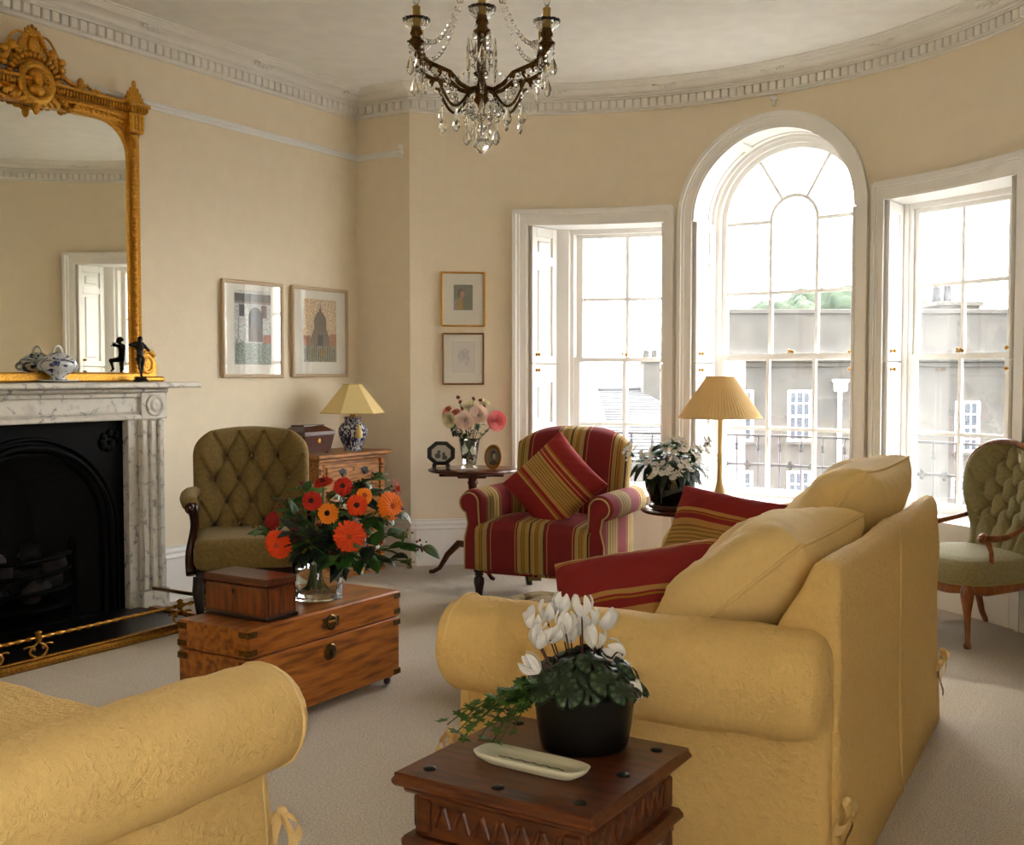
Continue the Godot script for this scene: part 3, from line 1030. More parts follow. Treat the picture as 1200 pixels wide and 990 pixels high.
# ---------------------------------------------------------------- outside
func build_outside():
	var mb := MB.new()
	mb.bb(Vector3(-260, -9.2, -330), Vector3(260, -9.0, 160))
	single("street_ground", mb, "street", "grey ground far below the windows", "ground")
	# house opposite: x to the right, y up, z towards the room
	var hb := Basis(Vector3(0.8517, 0, -0.5241), Vector3.UP, Vector3(0.5241, 0, 0.8517))
	var o := thing("terrace_house", "long stone house across the street with parapet, cornice and sash windows", "building")
	o.transform = Transform3D(hb, Vector3(-0.5241, 0, -0.8517) * 38.0)
	mb = MB.new()
	mb.bb(Vector3(6.7, -9, -9), Vector3(24, 1.55, 0))
	part(o, "wall", mb, "stone")
	mb = MB.new()
	mb.bb(Vector3(6.7, 1.95, -9), Vector3(24, 3.35, 0))
	mb.bb(Vector3(6.62, 3.35, -9.05), Vector3(24, 3.52, 0.08), 0.03)
	part(o, "parapet", mb, "stone")
	mb = MB.new()
	mb.bb(Vector3(6.6, 1.55, -9), Vector3(24, 1.72, 0.14), 0.03)
	mb.bb(Vector3(6.45, 1.72, -9), Vector3(24, 1.95, 0.38), 0.05)
	part(o, "stone_cornice", mb, "stone")
	mb = MB.new()
	mb.bb(Vector3(6.65, -3.2, -1), Vector3(24, -2.95, 0.08), 0.02)
	part(o, "string_course", mb, "stone")
	var wz := 0.0
	for q in [[7.85, 0.72], [9.85, 0.72], [12.6, 0.72], [15.6, 0.35], [18.0, 0.72], [7.85, -2.05], [9.85, -2.05], [12.6, -2.05], [15.5, -2.3], [18.0, -2.05]]:
		var x: float = q[0]
		var y: float = q[1]
		mb = MB.new()
		for e in [-0.37, 0.37]:
			mb.bb(Vector3(x + e - 0.05, y - 1.7, 0.0), Vector3(x + e + 0.05, y, 0.06))
		for e in [0.0, -0.85, -1.68]:
			mb.bb(Vector3(x - 0.4, y + e - 0.05, 0.0), Vector3(x + 0.4, y + e + 0.03, 0.05))
		for e in [-0.12, 0.12]:
			mb.bb(Vector3(x + e - 0.018, y - 1.7, 0.0), Vector3(x + e + 0.018, y, 0.035))
		for e in [-0.42, -1.28]:
			mb.bb(Vector3(x - 0.35, y + e - 0.018, 0.0), Vector3(x + 0.35, y + e + 0.018, 0.035))
		var wn := part(o, "window", mb, "paint")
		mb = MB.new()
		mb.bb(Vector3(x - 0.36, y - 1.7, -0.01), Vector3(x + 0.36, y, 0.012))
		part(wn, "pane", mb, "dark_glass")
		mb = MB.new()
		mb.bb(Vector3(x - 0.5, y - 1.82, 0.0), Vector3(x + 0.5, y - 1.72, 0.12))
		part(wn, "sill", mb, "stone")
	mb = MB.new()
	mb.tube([Vector3(11.2, -9, 0.10), Vector3(11.2, 0.75, 0.10)], 0.075, 8)
	mb.bb(Vector3(11.0, 0.7, 0.0), Vector3(11.42, 1.1, 0.24), 0.04)
	mb.bb(Vector3(10.95, 1.02, 0.0), Vector3(11.47, 1.12, 0.27), 0.02)
	part(o, "downpipe", mb, "paint")
	# chimney stack on the right, seen over the parapet
	mb = MB.new()
	mb.bb(Vector3(15.4, 2.0, -3.5), Vector3(16.9, 3.75, -2.2))
	mb.bb(Vector3(15.3, 3.75, -3.6), Vector3(17.0, 3.92, -2.1), 0.03)
	part(o, "chimney_stack", mb, "stone")
	for x in [15.55, 15.95]:
		mb = MB.new()
		mb.lathe([Vector2(0, 0), Vector2(0.17, 0), Vector2(0.15, 0.25), Vector2(0.13, 0.6), Vector2(0.17, 0.64), Vector2(0.17, 0.72), Vector2(0.10, 0.74), Vector2(0.0, 0.74)], 12, Vector3(x, 3.92, -2.8))
		part(o, "chimney_pot", mb, "slate")
	# trees above the parapet
	var k := 0
	for q in [[968.0, 352.0, 62.0, 2.3], [1052.0, 354.0, 66.0, 2.2], [918.0, 361.0, 58.0, 1.7]]:
		var u: float = (q[0] - 600.0) / 1300.0 * q[2]
		var y: float = 1.25 + (440.0 - q[1]) / 1300.0 * q[2] - q[3] * 0.55
		var p: Vector3 = Vector3(-0.5241, 0, -0.8517) * q[2] + Vector3(0.8517, 0, -0.5241) * u
		var t := thing("broadleaf_tree", ["round green tree crown in the arched window above the parapet", "green tree crown above the parapet hidden behind the window post", "small green tree crown at the left of the larger one"][k], "tree", Vector3(p.x, -9.0, p.z), 0.0, "trees behind the house")
		crown(t, y + 9.0, q[3], k + 1)
		k += 1
	# slate roofed house seen through the left window
	var f0 := Vector3(-0.5241, 0, -0.8517)
	var r0 := Vector3(0.8517, 0, -0.5241)
	o = thing("slate_roof_house", "low house with grey slate roof and stone chimney, outside left window", "building")
	o.transform = Transform3D(hb, Vector3.ZERO)
	var P := func(px: float, py: float, d: float): return Vector3((px - 600.0) / 1300.0 * d, 1.25 + (440.0 - py) / 1300.0 * d, -d)
	var rl: Vector3 = P.call(697, 458, 27.0)
	var rr: Vector3 = P.call(753, 457, 27.0)
	var el: Vector3 = P.call(718, 540, 19.0)
	var er: Vector3 = P.call(850, 540, 19.0)
	var rr2: Vector3 = P.call(830, 500, 26.0)
	mb = MB.new()
	mb.flat()
	var rows := 26
	for i in rows:
		var a := float(i) / rows
		var b := float(i + 1) / rows
		var up := Vector3(0, 0.02, 0)
		mb.quad(el.lerp(rl, a) + up, er.lerp(rr, a) + up, er.lerp(rr, b), el.lerp(rl, b))
		mb.quad(el.lerp(rl, a), er.lerp(rr, a), er.lerp(rr, a) + up, el.lerp(rl, a) + up)
	mb.tri(er, rr2, rr)
	part(o, "slate_roof", mb, "slate")
	mb = MB.new()
	mb.tube([rl, rr], 0.07, 8)
	mb.tube([rl, el], 0.09, 8)
	part(o, "ridge_tile", mb, "slate_b")
	mb = MB.new()
	mb.flat()
	var dn := Vector3(0, -8.5, 0)
	mb.quad(el + dn, er + dn, er, el)
	mb.quad(rl + dn, el + dn, el, rl)
	mb.quad(er + dn, rr2 + dn, rr2, er)
	part(o, "wall", mb, "stone")
	mb = MB.new()
	var c0: Vector3 = P.call(753, 470, 26.5)
	mb.bb(Vector3(c0.x, c0.y - 1.0, c0.z - 0.6), Vector3(c0.x + 0.40, c0.y + 0.92, c0.z + 0.2), 0.01)
	mb.bb(Vector3(c0.x - 0.04, c0.y + 0.92, c0.z - 0.65), Vector3(c0.x + 0.44, c0.y + 1.0, c0.z + 0.25), 0.01)
	part(o, "chimney_stack", mb, "stone")
	for e in [0.1, 0.3]:
		mb = MB.new()
		mb.lathe([Vector2(0, 0), Vector2(0.08, 0), Vector2(0.07, 0.2), Vector2(0.085, 0.22), Vector2(0.0, 0.23)], 10, c0 + Vector3(e, 1.0, -0.2))
		part(o, "chimney_pot", mb, "stone")
	mb = MB.new()
	mb.bb(Vector3(c0.x + 0.44, c0.y - 3.0, c0.z - 2.6), Vector3(c0.x + 2.6, c0.y + 0.95, c0.z - 0.7), 0.01)
	part(o, "white_gable", mb, "paint")
	# far wooded slope
	mb = MB.new()
	var hn := FastNoiseLite.new()
	hn.frequency = 0.035
	hn.seed = 9
	mb.grid(func(u, v):
		var x: float = lerpf(-150, 150, u)
		var d: float = lerpf(170, 300, v)
		var h: float = -9.0 + 13.0 * sin(v * PI * 0.5) + 1.4 * hn.get_noise_2d(x * 2.0, d * 2.0)
		return f0 * d + r0 * x + Vector3.UP * h, 60, 24)
	single("far_hillside", mb, "hill", "hazy wooded hillside far beyond the left window", "hill")
	# balcony railing: top rail, lower rail with quatrefoils, upright bars
	var bal := thing("balcony_railing", "black wrought iron balcony railing with small quatrefoils outside the windows", "railing")
	var rr_ := 3.32
	for y in [0.835, 0.635, 0.17]:
		mb = MB.new()
		bowbox(mb, -2.3, 2.3, y - 0.008, y + 0.008, rr_ - 0.009, rr_ + 0.009, 40)
		part(bal, "rail", mb, "rail_iron")
	var bar := MB.new()
	bar.tube([Vector3(0, 0.08, 0), Vector3(0, 0.84, 0)], 0.007, 6)
	bar.lathe([Vector2(0.007, 0.73), Vector2(0.015, 0.74), Vector2(0.009, 0.755), Vector2(0.016, 0.775), Vector2(0.007, 0.79)], 8)
	var bm := bar.done()
	var qf := MB.new()
	for e in [Vector3(0.02, 0, 0), Vector3(-0.02, 0, 0), Vector3(0, 0.02, 0), Vector3(0, -0.02, 0)]:
		qf.ball(e, Vector3(0.015, 0.015, 0.008), 8, 6)
	var qm := qf.done()
	for i in 33:
		var a := deg_to_rad(-42.0 + 84.0 * i / 32.0)
		var l := sin(a) * rr_
		part(bal, "bar", bm, "rail_iron", T(R(l, rr_, 0)))
		var a2 := a + deg_to_rad(1.3)
		part(bal, "quatrefoil", qm, "rail_iron", Transform3D(Basis(lt, Vector3.UP, -ax), R(sin(a2) * rr_, rr_, 0.635)))
	mb = MB.new()
	bowbox(mb, -2.4, 2.4, -0.05, 0.07, 2.97, 3.42, 40)
	part(bal, "stone_ledge", mb, "stone")

func crown(t: Node3D, cy: float, r: float, sd: int):
	var mb := MB.new()
	var fnl := FastNoiseLite.new()
	fnl.seed = sd
	fnl.frequency = 0.9 / r
	fnl.fractal_octaves = 4
	for k in 7:
		var a := k * 2.4 + sd
		var c := Vector3(cos(a) * r * 0.5, cy + r * 0.35 * sin(k * 1.7), sin(a) * r * 0.5)
		if k == 0:
			c = Vector3(0, cy, 0)
		var rr := r * (0.72 if k == 0 else 0.5)
		mb.grid(func(u, v):
			var aa: float = -u * TAU
			var b: float = (v - 0.5) * PI
			var d := Vector3(cos(aa) * cos(b), sin(b), sin(aa) * cos(b))
			var q: Vector3 = c + d * rr
			return q + d * rr * 0.55 * fnl.get_noise_3dv(q * 2.2), 26, 16)
	part(t, "foliage", mb, "foliage")
	mb = MB.new()
	mb.tube([Vector3(0, 0, 0), Vector3(0.1, cy * 0.5, 0), Vector3(0, cy, 0.1)], [0.4, 0.3, 0.15], 8)
	part(t, "trunk", mb, "dark_leg")

# ---------------------------------------------------------------- fireplace wall
func build_fireplace():
	var Z := fpz
	# marble chimneypiece
	var o := thing("marble_mantelpiece", "white grey-veined marble chimneypiece with roundel corner blocks", "mantelpiece", Vector3(WX, 0, Z))
	var mb := MB.new()
	mb.bb(Vector3(0.0, 1.186, -0.90), Vector3(0.236, 1.216, 0.90), 0.006)
	part(o, "shelf", mb, "marble")
	mb = MB.new()
	mb.bb(Vector3(0.0, 1.160, -0.78), Vector3(0.115, 1.186, 0.78), 0.008)
	part(o, "bed_mould", mb, "marble")
	mb = MB.new()
	# frieze with long sunk panel and fillets
	mb.bb(Vector3(0.0, 1.018, -0.62), Vector3(0.070, 1.165, 0.62), 0.003)
	mb.bb(Vector3(0.0, 1.018, -0.62), Vector3(0.088, 1.046, 0.62), 0.006)
	mb.bb(Vector3(0.0, 1.050, -0.62), Vector3(0.080, 1.062, 0.62), 0.005)
	mb.bb(Vector3(0.0, 1.132, -0.62), Vector3(0.086, 1.163, 0.62), 0.008)
	part(o, "frieze", mb, "marble")
	for s in [-1.0, 1.0]:
		mb = MB.new()
		var zc: float = s * 0.70
		mb.bb(Vector3(0.0, 0.10, zc - 0.078), Vector3(0.060, 1.02, zc + 0.078), 0.003)
		for k in [-0.058, -0.002, 0.054]:
			mb.bb(Vector3(0.0, 0.105, zc + k - 0.019), Vector3(0.078, 1.015, zc + k + 0.019), 0.007)
		# inner return of the jamb
		var zi: float = s * 0.592
		mb.bb(Vector3(-0.02, 0.0, zi - 0.032), Vector3(0.048, 1.02, zi + 0.032), 0.004)
		part(o, "pilaster", mb, "marble")
		mb = MB.new()
		mb.bb(Vector3(0.0, 0.0, zc - 0.088), Vector3(0.092, 0.10, zc + 0.088), 0.004)
		part(o, "plinth", mb, "marble")
		mb = MB.new()
		mb.bb(Vector3(0.0, 1.02, zc - 0.086), Vector3(0.090, 1.165, zc + 0.086), 0.004)
		var bl := part(o, "corner_block", mb, "marble")
		mb = MB.new()
		mb.lathe([Vector2(0.058, 0), Vector2(0.058, 0.008), Vector2(0.050, 0.012), Vector2(0.042, 0.006), Vector2(0.030, 0.006), Vector2(0.024, 0.014), Vector2(0.012, 0.010), Vector2(0.0, 0.014)], 28, Vector3(0.089, 1.092, zc), Basis(Vector3.FORWARD, PI / 2))
		part(bl, "roundel", mb, "marble")
	# cast iron insert with an arched opening
	var ins := thing("fire_insert", "black cast iron arched fireplace insert", "fireplace", Vector3(WX, 0, Z))
	mb = MB.new()
	mb.flat()
	var n := 30
	var f := func(i: int) -> Vector2:
		var a := PI * i / n
		return Vector2(-cos(a) * 0.47, 0.46 + sin(a) * 0.44)
	for i in n:
		var a: Vector2 = f.call(i)
		var b: Vector2 = f.call(i + 1)
		mb.quad(Vector3(0.004, a.y, -a.x), Vector3(0.004, b.y, -b.x), Vector3(0.004, 1.03, -b.x), Vector3(0.004, 1.03, -a.x))
	for s in [-1.0, 1.0]:
		mb.bb(Vector3(-0.03, 0.0, s * 0.47), Vector3(0.004, 1.03, s * 0.575))
	part(ins, "front_plate", mb, "iron")
	mb = MB.new()
	for q in [[0.47, 0.018, 0.014], [0.51, 0.012, 0.010], [0.435, 0.012, -0.02]]:
		var path := []
		path.append(Vector3(q[2], 0.02, q[0]))
		for i in n + 1:
			var a := PI * i / n
			path.append(Vector3(q[2], 0.46 + sin(a) * (q[0] - 0.03), cos(a) * q[0]))
		path.append(Vector3(q[2], 0.02, -q[0]))
		mb.tube(path, q[1], 8)
	part(ins, "arch_moulding", mb, "iron")
	# scrolled leaf relief in the spandrels
	mb = MB.new()
	for s in [-1.0, 1.0]:
		for k in 9:
			var a := k * 0.75
			var r := 0.085 - k * 0.008
			mb.ball(Vector3(0.008, 0.90 + sin(a) * r * 0.7, s * (0.47 + cos(a) * r * 0.8)), Vector3(0.010, 0.020, 0.024), 8, 5, Basis(Vector3.RIGHT, a))
	part(ins, "spandrel_relief", mb, "iron")
	mb = MB.new()
	mb.flat()
	for i in n:
		var a: Vector2 = f.call(i)
		var b: Vector2 = f.call(i + 1)
		mb.quad(Vector3(0.0, a.y, -a.x), Vector3(-0.36, a.y * 0.9, -a.x * 0.6), Vector3(-0.36, b.y * 0.9, -b.x * 0.6), Vector3(0.0, b.y, -b.x))
	for s in [-1.0, 1.0]:
		mb.quad(Vector3(0.0, 0.0, s * 0.47), Vector3(-0.36, 0.0, s * 0.282), Vector3(-0.36, 0.414, s * 0.282), Vector3(0.0, 0.46, s * 0.47))
	mb.bb(Vector3(-0.40, 0.0, -0.50), Vector3(-0.36, 0.95, 0.50))
	part(ins, "fireback", mb, "soot")
	# bowed fire basket
	var gr := thing("fire_grate", "bowed black iron fire grate with horizontal bars", "grate", Vector3(WX, 0, Z))
	for y in [0.10, 0.185, 0.27, 0.345]:
		mb = MB.new()
		var path := []
		for i in 17:
			var t := -1.0 + 2.0 * i / 16.0
			path.append(Vector3(-0.10 + 0.13 * (1.0 - t * t) + 0.02 * (y - 0.1), y, t * 0.30))
		mb.tube(path, 0.013, 8)
		part(gr, "bar", mb, "iron")
	for s in [-1.0, 1.0]:
		mb = MB.new()
		mb.lathe([Vector2(0.022, 0.0), Vector2(0.016, 0.03), Vector2(0.014, 0.35), Vector2(0.022, 0.37), Vector2(0.014, 0.385), Vector2(0.022, 0.41), Vector2(0.0, 0.43)], 10, Vector3(-0.09, 0.0, s * 0.31))
		part(gr, "post", mb, "iron")
	mb = MB.new()
	mb.bb(Vector3(-0.34, 0.08, -0.28), Vector3(-0.02, 0.10, 0.28))
	part(gr, "ash_plate", mb, "iron")
	mat("coal", Color(0.06, 0.05, 0.05), 0.7)
	mat("ash_lump", Color(0.20, 0.175, 0.16), 0.95)
	for i in 20:
		mb = MB.new()
		var c := Vector3(-0.19 + rng.randf_range(-0.09, 0.10), 0.14 + rng.randf() * 0.2, rng.randf_range(-0.24, 0.24))
		var r := rng.randf_range(0.035, 0.06)
		lump(mb, c, r, i)
		single("coal_lump", mb, "coal" if i % 7 else "ash_lump", "lump of black coal heaped in the fire grate" if i % 7 else "pale ashy lump of fuel lying in the grate", "coal", T(Vector3(WX, 0, Z)), "coals in the grate" if i % 7 else "pale lumps in the grate")
	# hearth and fender
	mb = MB.new()
	mb.bb(Vector3(WX - 0.42, 0.0, Z - 0.56), Vector3(WX, 0.018, Z + 0.56), 0.003)
	mb.bb(Vector3(WX, 0.0, Z - 0.62), Vector3(-4.22, 0.018, Z + 0.62), 0.003)
	single("hearth_slab", mb, "slate_hearth", "black polished slate hearth in front of the fire", "hearth")
	var fe := thing("brass_fender", "brass fender with twisted rail on scrolled feet around hearth", "fender", Vector3(-4.2, 0, Z))
	mb = MB.new()
	var ez := 0.66
	mb.bb(Vector3(-0.030, 0.0, -0.62), Vector3(0.030, 0.034, 0.62), 0.010)
	mb.bb(Vector3(-0.018, 0.034, -0.62), Vector3(0.018, 0.046, 0.62), 0.006)
	for s in [-1.0, 1.0]:
		mb.bb(Vector3(-0.48, 0.0, s * 0.62 - 0.03), Vector3(0.03, 0.034, s * 0.62 + 0.03), 0.010)
	part(fe, "kerb", mb, "brass")
	mb = MB.new()
	var rp := []
	var rad := []
	for i in 101:
		var t := -0.62 + 1.24 * i / 100.0
		rp.append(Vector3(0.0, 0.128, t))
		rad.append(0.0085 + 0.003 * sin(i * PI * 0.5))
	mb.tube(rp, rad, 10)
	for s in [-1.0, 1.0]:
		mb.tube([Vector3(0, 0.128, s * 0.62), Vector3(-0.46, 0.128, s * 0.62)], 0.010, 10)
	part(fe, "twisted_rail", mb, "brass")
	for z in [-0.39, 0.39, -0.6, 0.6]:
		mb = MB.new()
		mb.lathe([Vector2(0, 0.105), Vector2(0.012, 0.110), Vector2(0.016, 0.128), Vector2(0.012, 0.146), Vector2(0.018, 0.150), Vector2(0.008, 0.158), Vector2(0, 0.162)], 12, Vector3(0, 0, z))
		for s in [-1.0, 1.0]:
			var sp := []
			for i in 15:
				var a := i * 0.42
				sp.append(Vector3(0, 0.088 - 0.012 * sin(a) * (1.0 - i * 0.03), z + s * (0.012 + 0.045 * i / 14.0 + 0.014 * cos(a))))
			mb.tube(sp, 0.005, 6)
			var leg := []
			for i in 11:
				var t := i / 10.0
				leg.append(Vector3(0, 0.105 - 0.06 * t, z + s * (0.006 + 0.03 * sin(t * PI) + 0.012 * t)))
			mb.tube(leg, 0.006, 6)
			mb.ball(Vector3(0, 0.046, z + s * 0.02), Vector3(0.010, 0.008, 0.010), 8, 6)
		part(fe, "scrolled_foot", mb, "brass")
	build_mirror()
	# tureen on its stand
	var tu := thing("china_tureen", "blue and white china tureen with ring handle on the mantel", "tureen", Vector3(WX + 0.13, 1.217, -3.425))
	var bw := bluewhite(3)
	mb = MB.new()
	mb.lathe([Vector2(0, 0.0), Vector2(0.045, 0.0), Vector2(0.095, 0.008), Vector2(0.098, 0.012), Vector2(0.05, 0.012), Vector2(0, 0.011)], 28, Vector3.ZERO, Basis.from_scale(Vector3(0.85, 1, 1.15)))
	part(tu, "stand", mb, "china")
	mb = MB.new()
	mb.lathe([Vector2(0, 0.012), Vector2(0.046, 0.012), Vector2(0.042, 0.020), Vector2(0.034, 0.028), Vector2(0.052, 0.040), Vector2(0.080, 0.060), Vector2(0.091, 0.082), Vector2(0.088, 0.100), Vector2(0.083, 0.106), Vector2(0.078, 0.100)], 28, Vector3.ZERO, Basis.from_scale(Vector3(0.8, 1, 1)))
	part(tu, "bowl", mb, bw)
	mb = MB.new()
	mb.lathe([Vector2(0.086, 0.106), Vector2(0.078, 0.114), Vector2(0.058, 0.128), Vector2(0.036, 0.140), Vector2(0.02, 0.146), Vector2(0, 0.147)], 28, Vector3.ZERO, Basis.from_scale(Vector3(0.8, 1, 1)))
	var lid := part(tu, "lid", mb, bw)
	mb = MB.new()
	var ring := []
	for i in 13:
		var a := PI * i / 12.0
		ring.append(Vector3(0, 0.142 + sin(a) * 0.034, cos(a) * 0.024))
	mb.tube(ring, 0.006, 8)
	part(lid, "ring_handle", mb, "china")
	for s in [-1.0, 1.0]:
		mb = MB.new()
		var hp := []
		for i in 9:
			var a := -PI / 2 + PI * i / 8.0
			hp.append(Vector3(0, 0.078 + sin(a) * 0.016, s * (0.086 + cos(a) * 0.022)))
		mb.tube(hp, 0.007, 8)
		part(tu, "handle", mb, bw)
	build_statuette()
	# pictures
	picture("venetian_doorway_print", "pale framed print of a grand doorway above green water", Vector3(WX + 0.004, 1.524, -4.850), PI / 2, 0.505, 0.575, 0.021, "frame_pale", 1, Vector2(0.30, 0.44))
	picture("domed_church_print", "pale framed print of a domed church, beside the corner", Vector3(WX + 0.004, 1.526, -5.447), PI / 2, 0.535, 0.575, 0.021, "frame_pale", 2, Vector2(0.315, 0.40))
	var q := -39.2 - BANG
	var a := deg_to_rad(q)
	var pt := R(sin(a) * BR, BR - 0.006, 0)
	picture("small_portrait_picture", "small gold framed picture of a person in profile, upper of two", pt + Vector3(0, 1.75, 0), -deg_to_rad(q + BANG), 0.292, 0.358, 0.012, "gilt", 3, Vector2(0.125, 0.165))
	picture("small_sketch_picture", "small gilt framed pencil sketch, lower of two by window", pt + Vector3(0, 1.36, 0), -deg_to_rad(q + BANG), 0.275, 0.34, 0.010, "gilt_dark", 4, Vector2(0.15, 0.20))

func lump(mb: MB, c: Vector3, r: float, sd: int):
	mb.grid(func(u, v):
		var a: float = -u * TAU
		var b: float = (v - 0.5) * PI
		var d := Vector3(cos(a) * cos(b), sin(b), sin(a) * cos(b))
		return c + d * r * (1.0 + 0.5 * fn3.get_noise_3dv(d * 1.6 + Vector3.ONE * sd * 7.0)), 10, 7)

# blue painted china: vines and flowers on a pale ground
func bluewhite(sd: int, freq := 0.045, lo := 0.04, ridged := false) -> StandardMaterial3D:
	var f := FastNoiseLite.new()
	f.seed = sd
	f.frequency = freq
	f.fractal_type = FastNoiseLite.FRACTAL_RIDGED if ridged else FastNoiseLite.FRACTAL_FBM
	f.fractal_octaves = 2 if ridged else 4
	var img := Image.create(256, 128, false, Image.FORMAT_RGB8)
	for x in 256:
		for y in 128:
			var a := TAU * x / 256.0
			var v := f.get_noise_3d(cos(a) * 41.0, sin(a) * 41.0, y * 1.0)
			var c := Color(0.80, 0.82, 0.83).lerp(Color(0.16, 0.20, 0.38), smoothstep(lo, lo + 0.22, v))
			img.set_pixel(x, y, c)
	var m := StandardMaterial3D.new()
	m.albedo_texture = ImageTexture.create_from_image(img)
	m.roughness = 0.15
	return m

func build_mirror():
	var Z := -3.362
	var o := thing("overmantel_mirror", "large carved gilt overmantel mirror with crest and medallion", "mirror", Vector3(WX, 0, Z))
	# glass: one sheet with rounded upper corners, a little askew in its deep frame
	var hw := 0.53
	var y0 := 1.262
	var y1 := 2.545
	var poly := []
	poly.append(Vector2(-hw, y0))
	poly.append(Vector2(hw, y0))
	for i in 9:
		var a := PI / 2 * i / 8.0
		poly.append(Vector2(hw - 0.17 + 0.17 * cos(a), y1 - 0.17 + 0.17 * sin(a)))
	for i in 9:
		var a := PI / 2 + PI / 2 * i / 8.0
		poly.append(Vector2(-hw + 0.17 + 0.17 * cos(a), y1 - 0.17 + 0.17 * sin(a)))
	var mb := MB.new()
	mb.prism(poly, -0.004, 0.0)
	# local x of the sheet runs to -z of the world
	part(o, "glass", mb, "mirror", T(Vector3(0.040, 0, 0), PI / 2 - deg_to_rad(MIRROR_YAW)))
	# frame: ring between the glass outline and the outer outline
	mb = MB.new()
	mb.flat()
	var ow := 0.605
	var oy1 := 2.612
	var n := poly.size()
	var rp := [[0.0, 0.02], [0.0, 0.066], [0.16, 0.074], [0.30, 0.062], [0.50, 0.066], [0.62, 0.082], [0.80, 0.082], [0.92, 0.092], [1.0, 0.080], [1.0, 0.0]]
	for i in range(1, n):
		var j := (i + 1) % n
		for k in rp.size() - 1:
			var c := []
			for e in [[i, k], [j, k], [j, k + 1], [i, k + 1]]:
				var p: Vector2 = poly[e[0]]
				var out := outer_of(p, hw, y0, y1, ow, oy1)
				var q := p.lerp(out, rp[e[1]][0])
				c.append(Vector3(rp[e[1]][1], q.y, -q.x))
			mb.quad(c[0], c[1], c[2], c[3])
	mb.bb(Vector3(0.0, 1.218, -0.62), Vector3(0.092, 1.266, 0.62), 0.008)
	var fr := part(o, "frame", mb, "gilt")
	# beads down the stiles and along the frieze
	mb = MB.new()
	for s in [-1.0, 1.0]:
		for i in 46:
			var y := 1.30 + 1.10 * i / 45.0
			mb.ball(Vector3(0.082, y, s * (0.570 + 0.006 * (i % 2))), Vector3(0.010, 0.012, 0.013), 8, 5, Basis(Vector3.RIGHT, 0.7 * s))
	for i in 60:
		var z := -0.53 + 1.06 * i / 59.0
		mb.ball(Vector3(0.088, 2.632, z), Vector3(0.012, 0.020, 0.007), 8, 5)
	part(fr, "beading", mb, "gilt")
	# flat frieze across the top with its cornice
	mb = MB.new()
	mb.bb(Vector3(0.0, 2.548, -0.56), Vector3(0.070, 2.615, 0.56), 0.004)
	mb.bb(Vector3(0.0, 2.608, -0.57), Vector3(0.080, 2.618, 0.57), 0.003)
	mb.bb(Vector3(0.0, 2.646, -0.575), Vector3(0.105, 2.664, 0.575), 0.006)
	for i in 7:
		mb.ball(Vector3(0.070, 2.580, 0.24 + 0.03 * i), Vector3(0.008, 0.010 if i != 3 else 0.014, 0.014), 8, 5)
		mb.ball(Vector3(0.070, 2.580, -0.24 - 0.03 * i), Vector3(0.008, 0.010 if i != 3 else 0.014, 0.014), 8, 5)
	part(o, "frieze", mb, "gilt")
	for s in [-1.0, 1.0]:
		# corner block with capital and finial
		mb = MB.new()
		var zc: float = s * 0.580
		mb.bb(Vector3(0.0, 2.510, zc - 0.046), Vector3(0.106, 2.612, zc + 0.046), 0.006)
		for k in 4:
			mb.bb(Vector3(0.10, 2.525, zc - 0.040 + k * 0.022), Vector3(0.112, 2.600, zc - 0.026 + k * 0.022), 0.003)
		mb.bb(Vector3(0.0, 2.612, zc - 0.058), Vector3(0.118, 2.640, zc + 0.058), 0.006)
		mb.bb(Vector3(0.0, 2.640, zc - 0.074), Vector3(0.132, 2.660, zc + 0.074), 0.008)
		for k in 6:
			mb.ball(Vector3(0.120, 2.630, zc - 0.05 + 0.02 * k), Vector3(0.010, 0.014, 0.007), 8, 5)
		part(o, "corner_block", mb, "gilt")
		mb = MB.new()
		for k in 9:
			var t := (k - 4) / 4.0
			var hgt: float = 0.085 * (1.0 - abs(t)) + 0.02
			mb.ball(Vector3(0.08, 2.660 + hgt * 0.5, zc + t * 0.055), Vector3(0.018, hgt * 0.55, 0.012), 8, 6, Basis(Vector3.RIGHT, t * 0.7))
		mb.ball(Vector3(0.08, 2.762, zc), Vector3(0.012, 0.022, 0.012), 8, 6)
		part(o, "finial", mb, "gilt")
		# leaf drop under the block
		mb = MB.new()
		for k in 5:
			mb.ball(Vector3(0.085, 2.495 - k * 0.012, zc - s * 0.004), Vector3(0.020, 0.016, 0.032 - k * 0.005), 8, 6)
		part(o, "leaf_drop", mb, "gilt")
		# scrolled foot
		var sp := []
		var sr := []
		for i in 34:
			var a := 0.35 * i
			var r := 0.068 - 0.0017 * i
			sp.append(Vector3(0.05, 1.315 + sin(a + 0.6) * r, s * (0.668 + cos(a + 0.6) * r * 0.75)))
			sr.append(0.016 - 0.0003 * i)
		part(o, "scroll_foot", scroll_shape(s, sp, sr), "gilt")
		mb = MB.new()
		mb.ball(Vector3(0.06, 1.52, s * 0.608), Vector3(0.016, 0.030, 0.014), 8, 6)
		mb.ball(Vector3(0.06, 1.48, s * 0.612), Vector3(0.014, 0.018, 0.012), 8, 6)
		part(o, "leaf_bud", mb, "gilt")
	# crest: medallion, acanthus, swags
	mb = MB.new()
	mb.lathe([Vector2(0.0, 0.0), Vector2(0.105, 0.0), Vector2(0.108, 0.020), Vector2(0.098, 0.034), Vector2(0.088, 0.030), Vector2(0.082, 0.036), Vector2(0.072, 0.024), Vector2(0.060, 0.016), Vector2(0, 0.016)], 32, Vector3(0.075, 2.640, 0), Basis(Vector3.FORWARD, PI / 2) * Basis.from_scale(Vector3(1, 1, 0.92)))
	var med := part(o, "medallion", mb, "gilt")
	mb = MB.new()
	# little relief head in the medallion
	mb.ball(Vector3(0.105, 2.652, 0.0), Vector3(0.030, 0.036, 0.026), 14, 10)
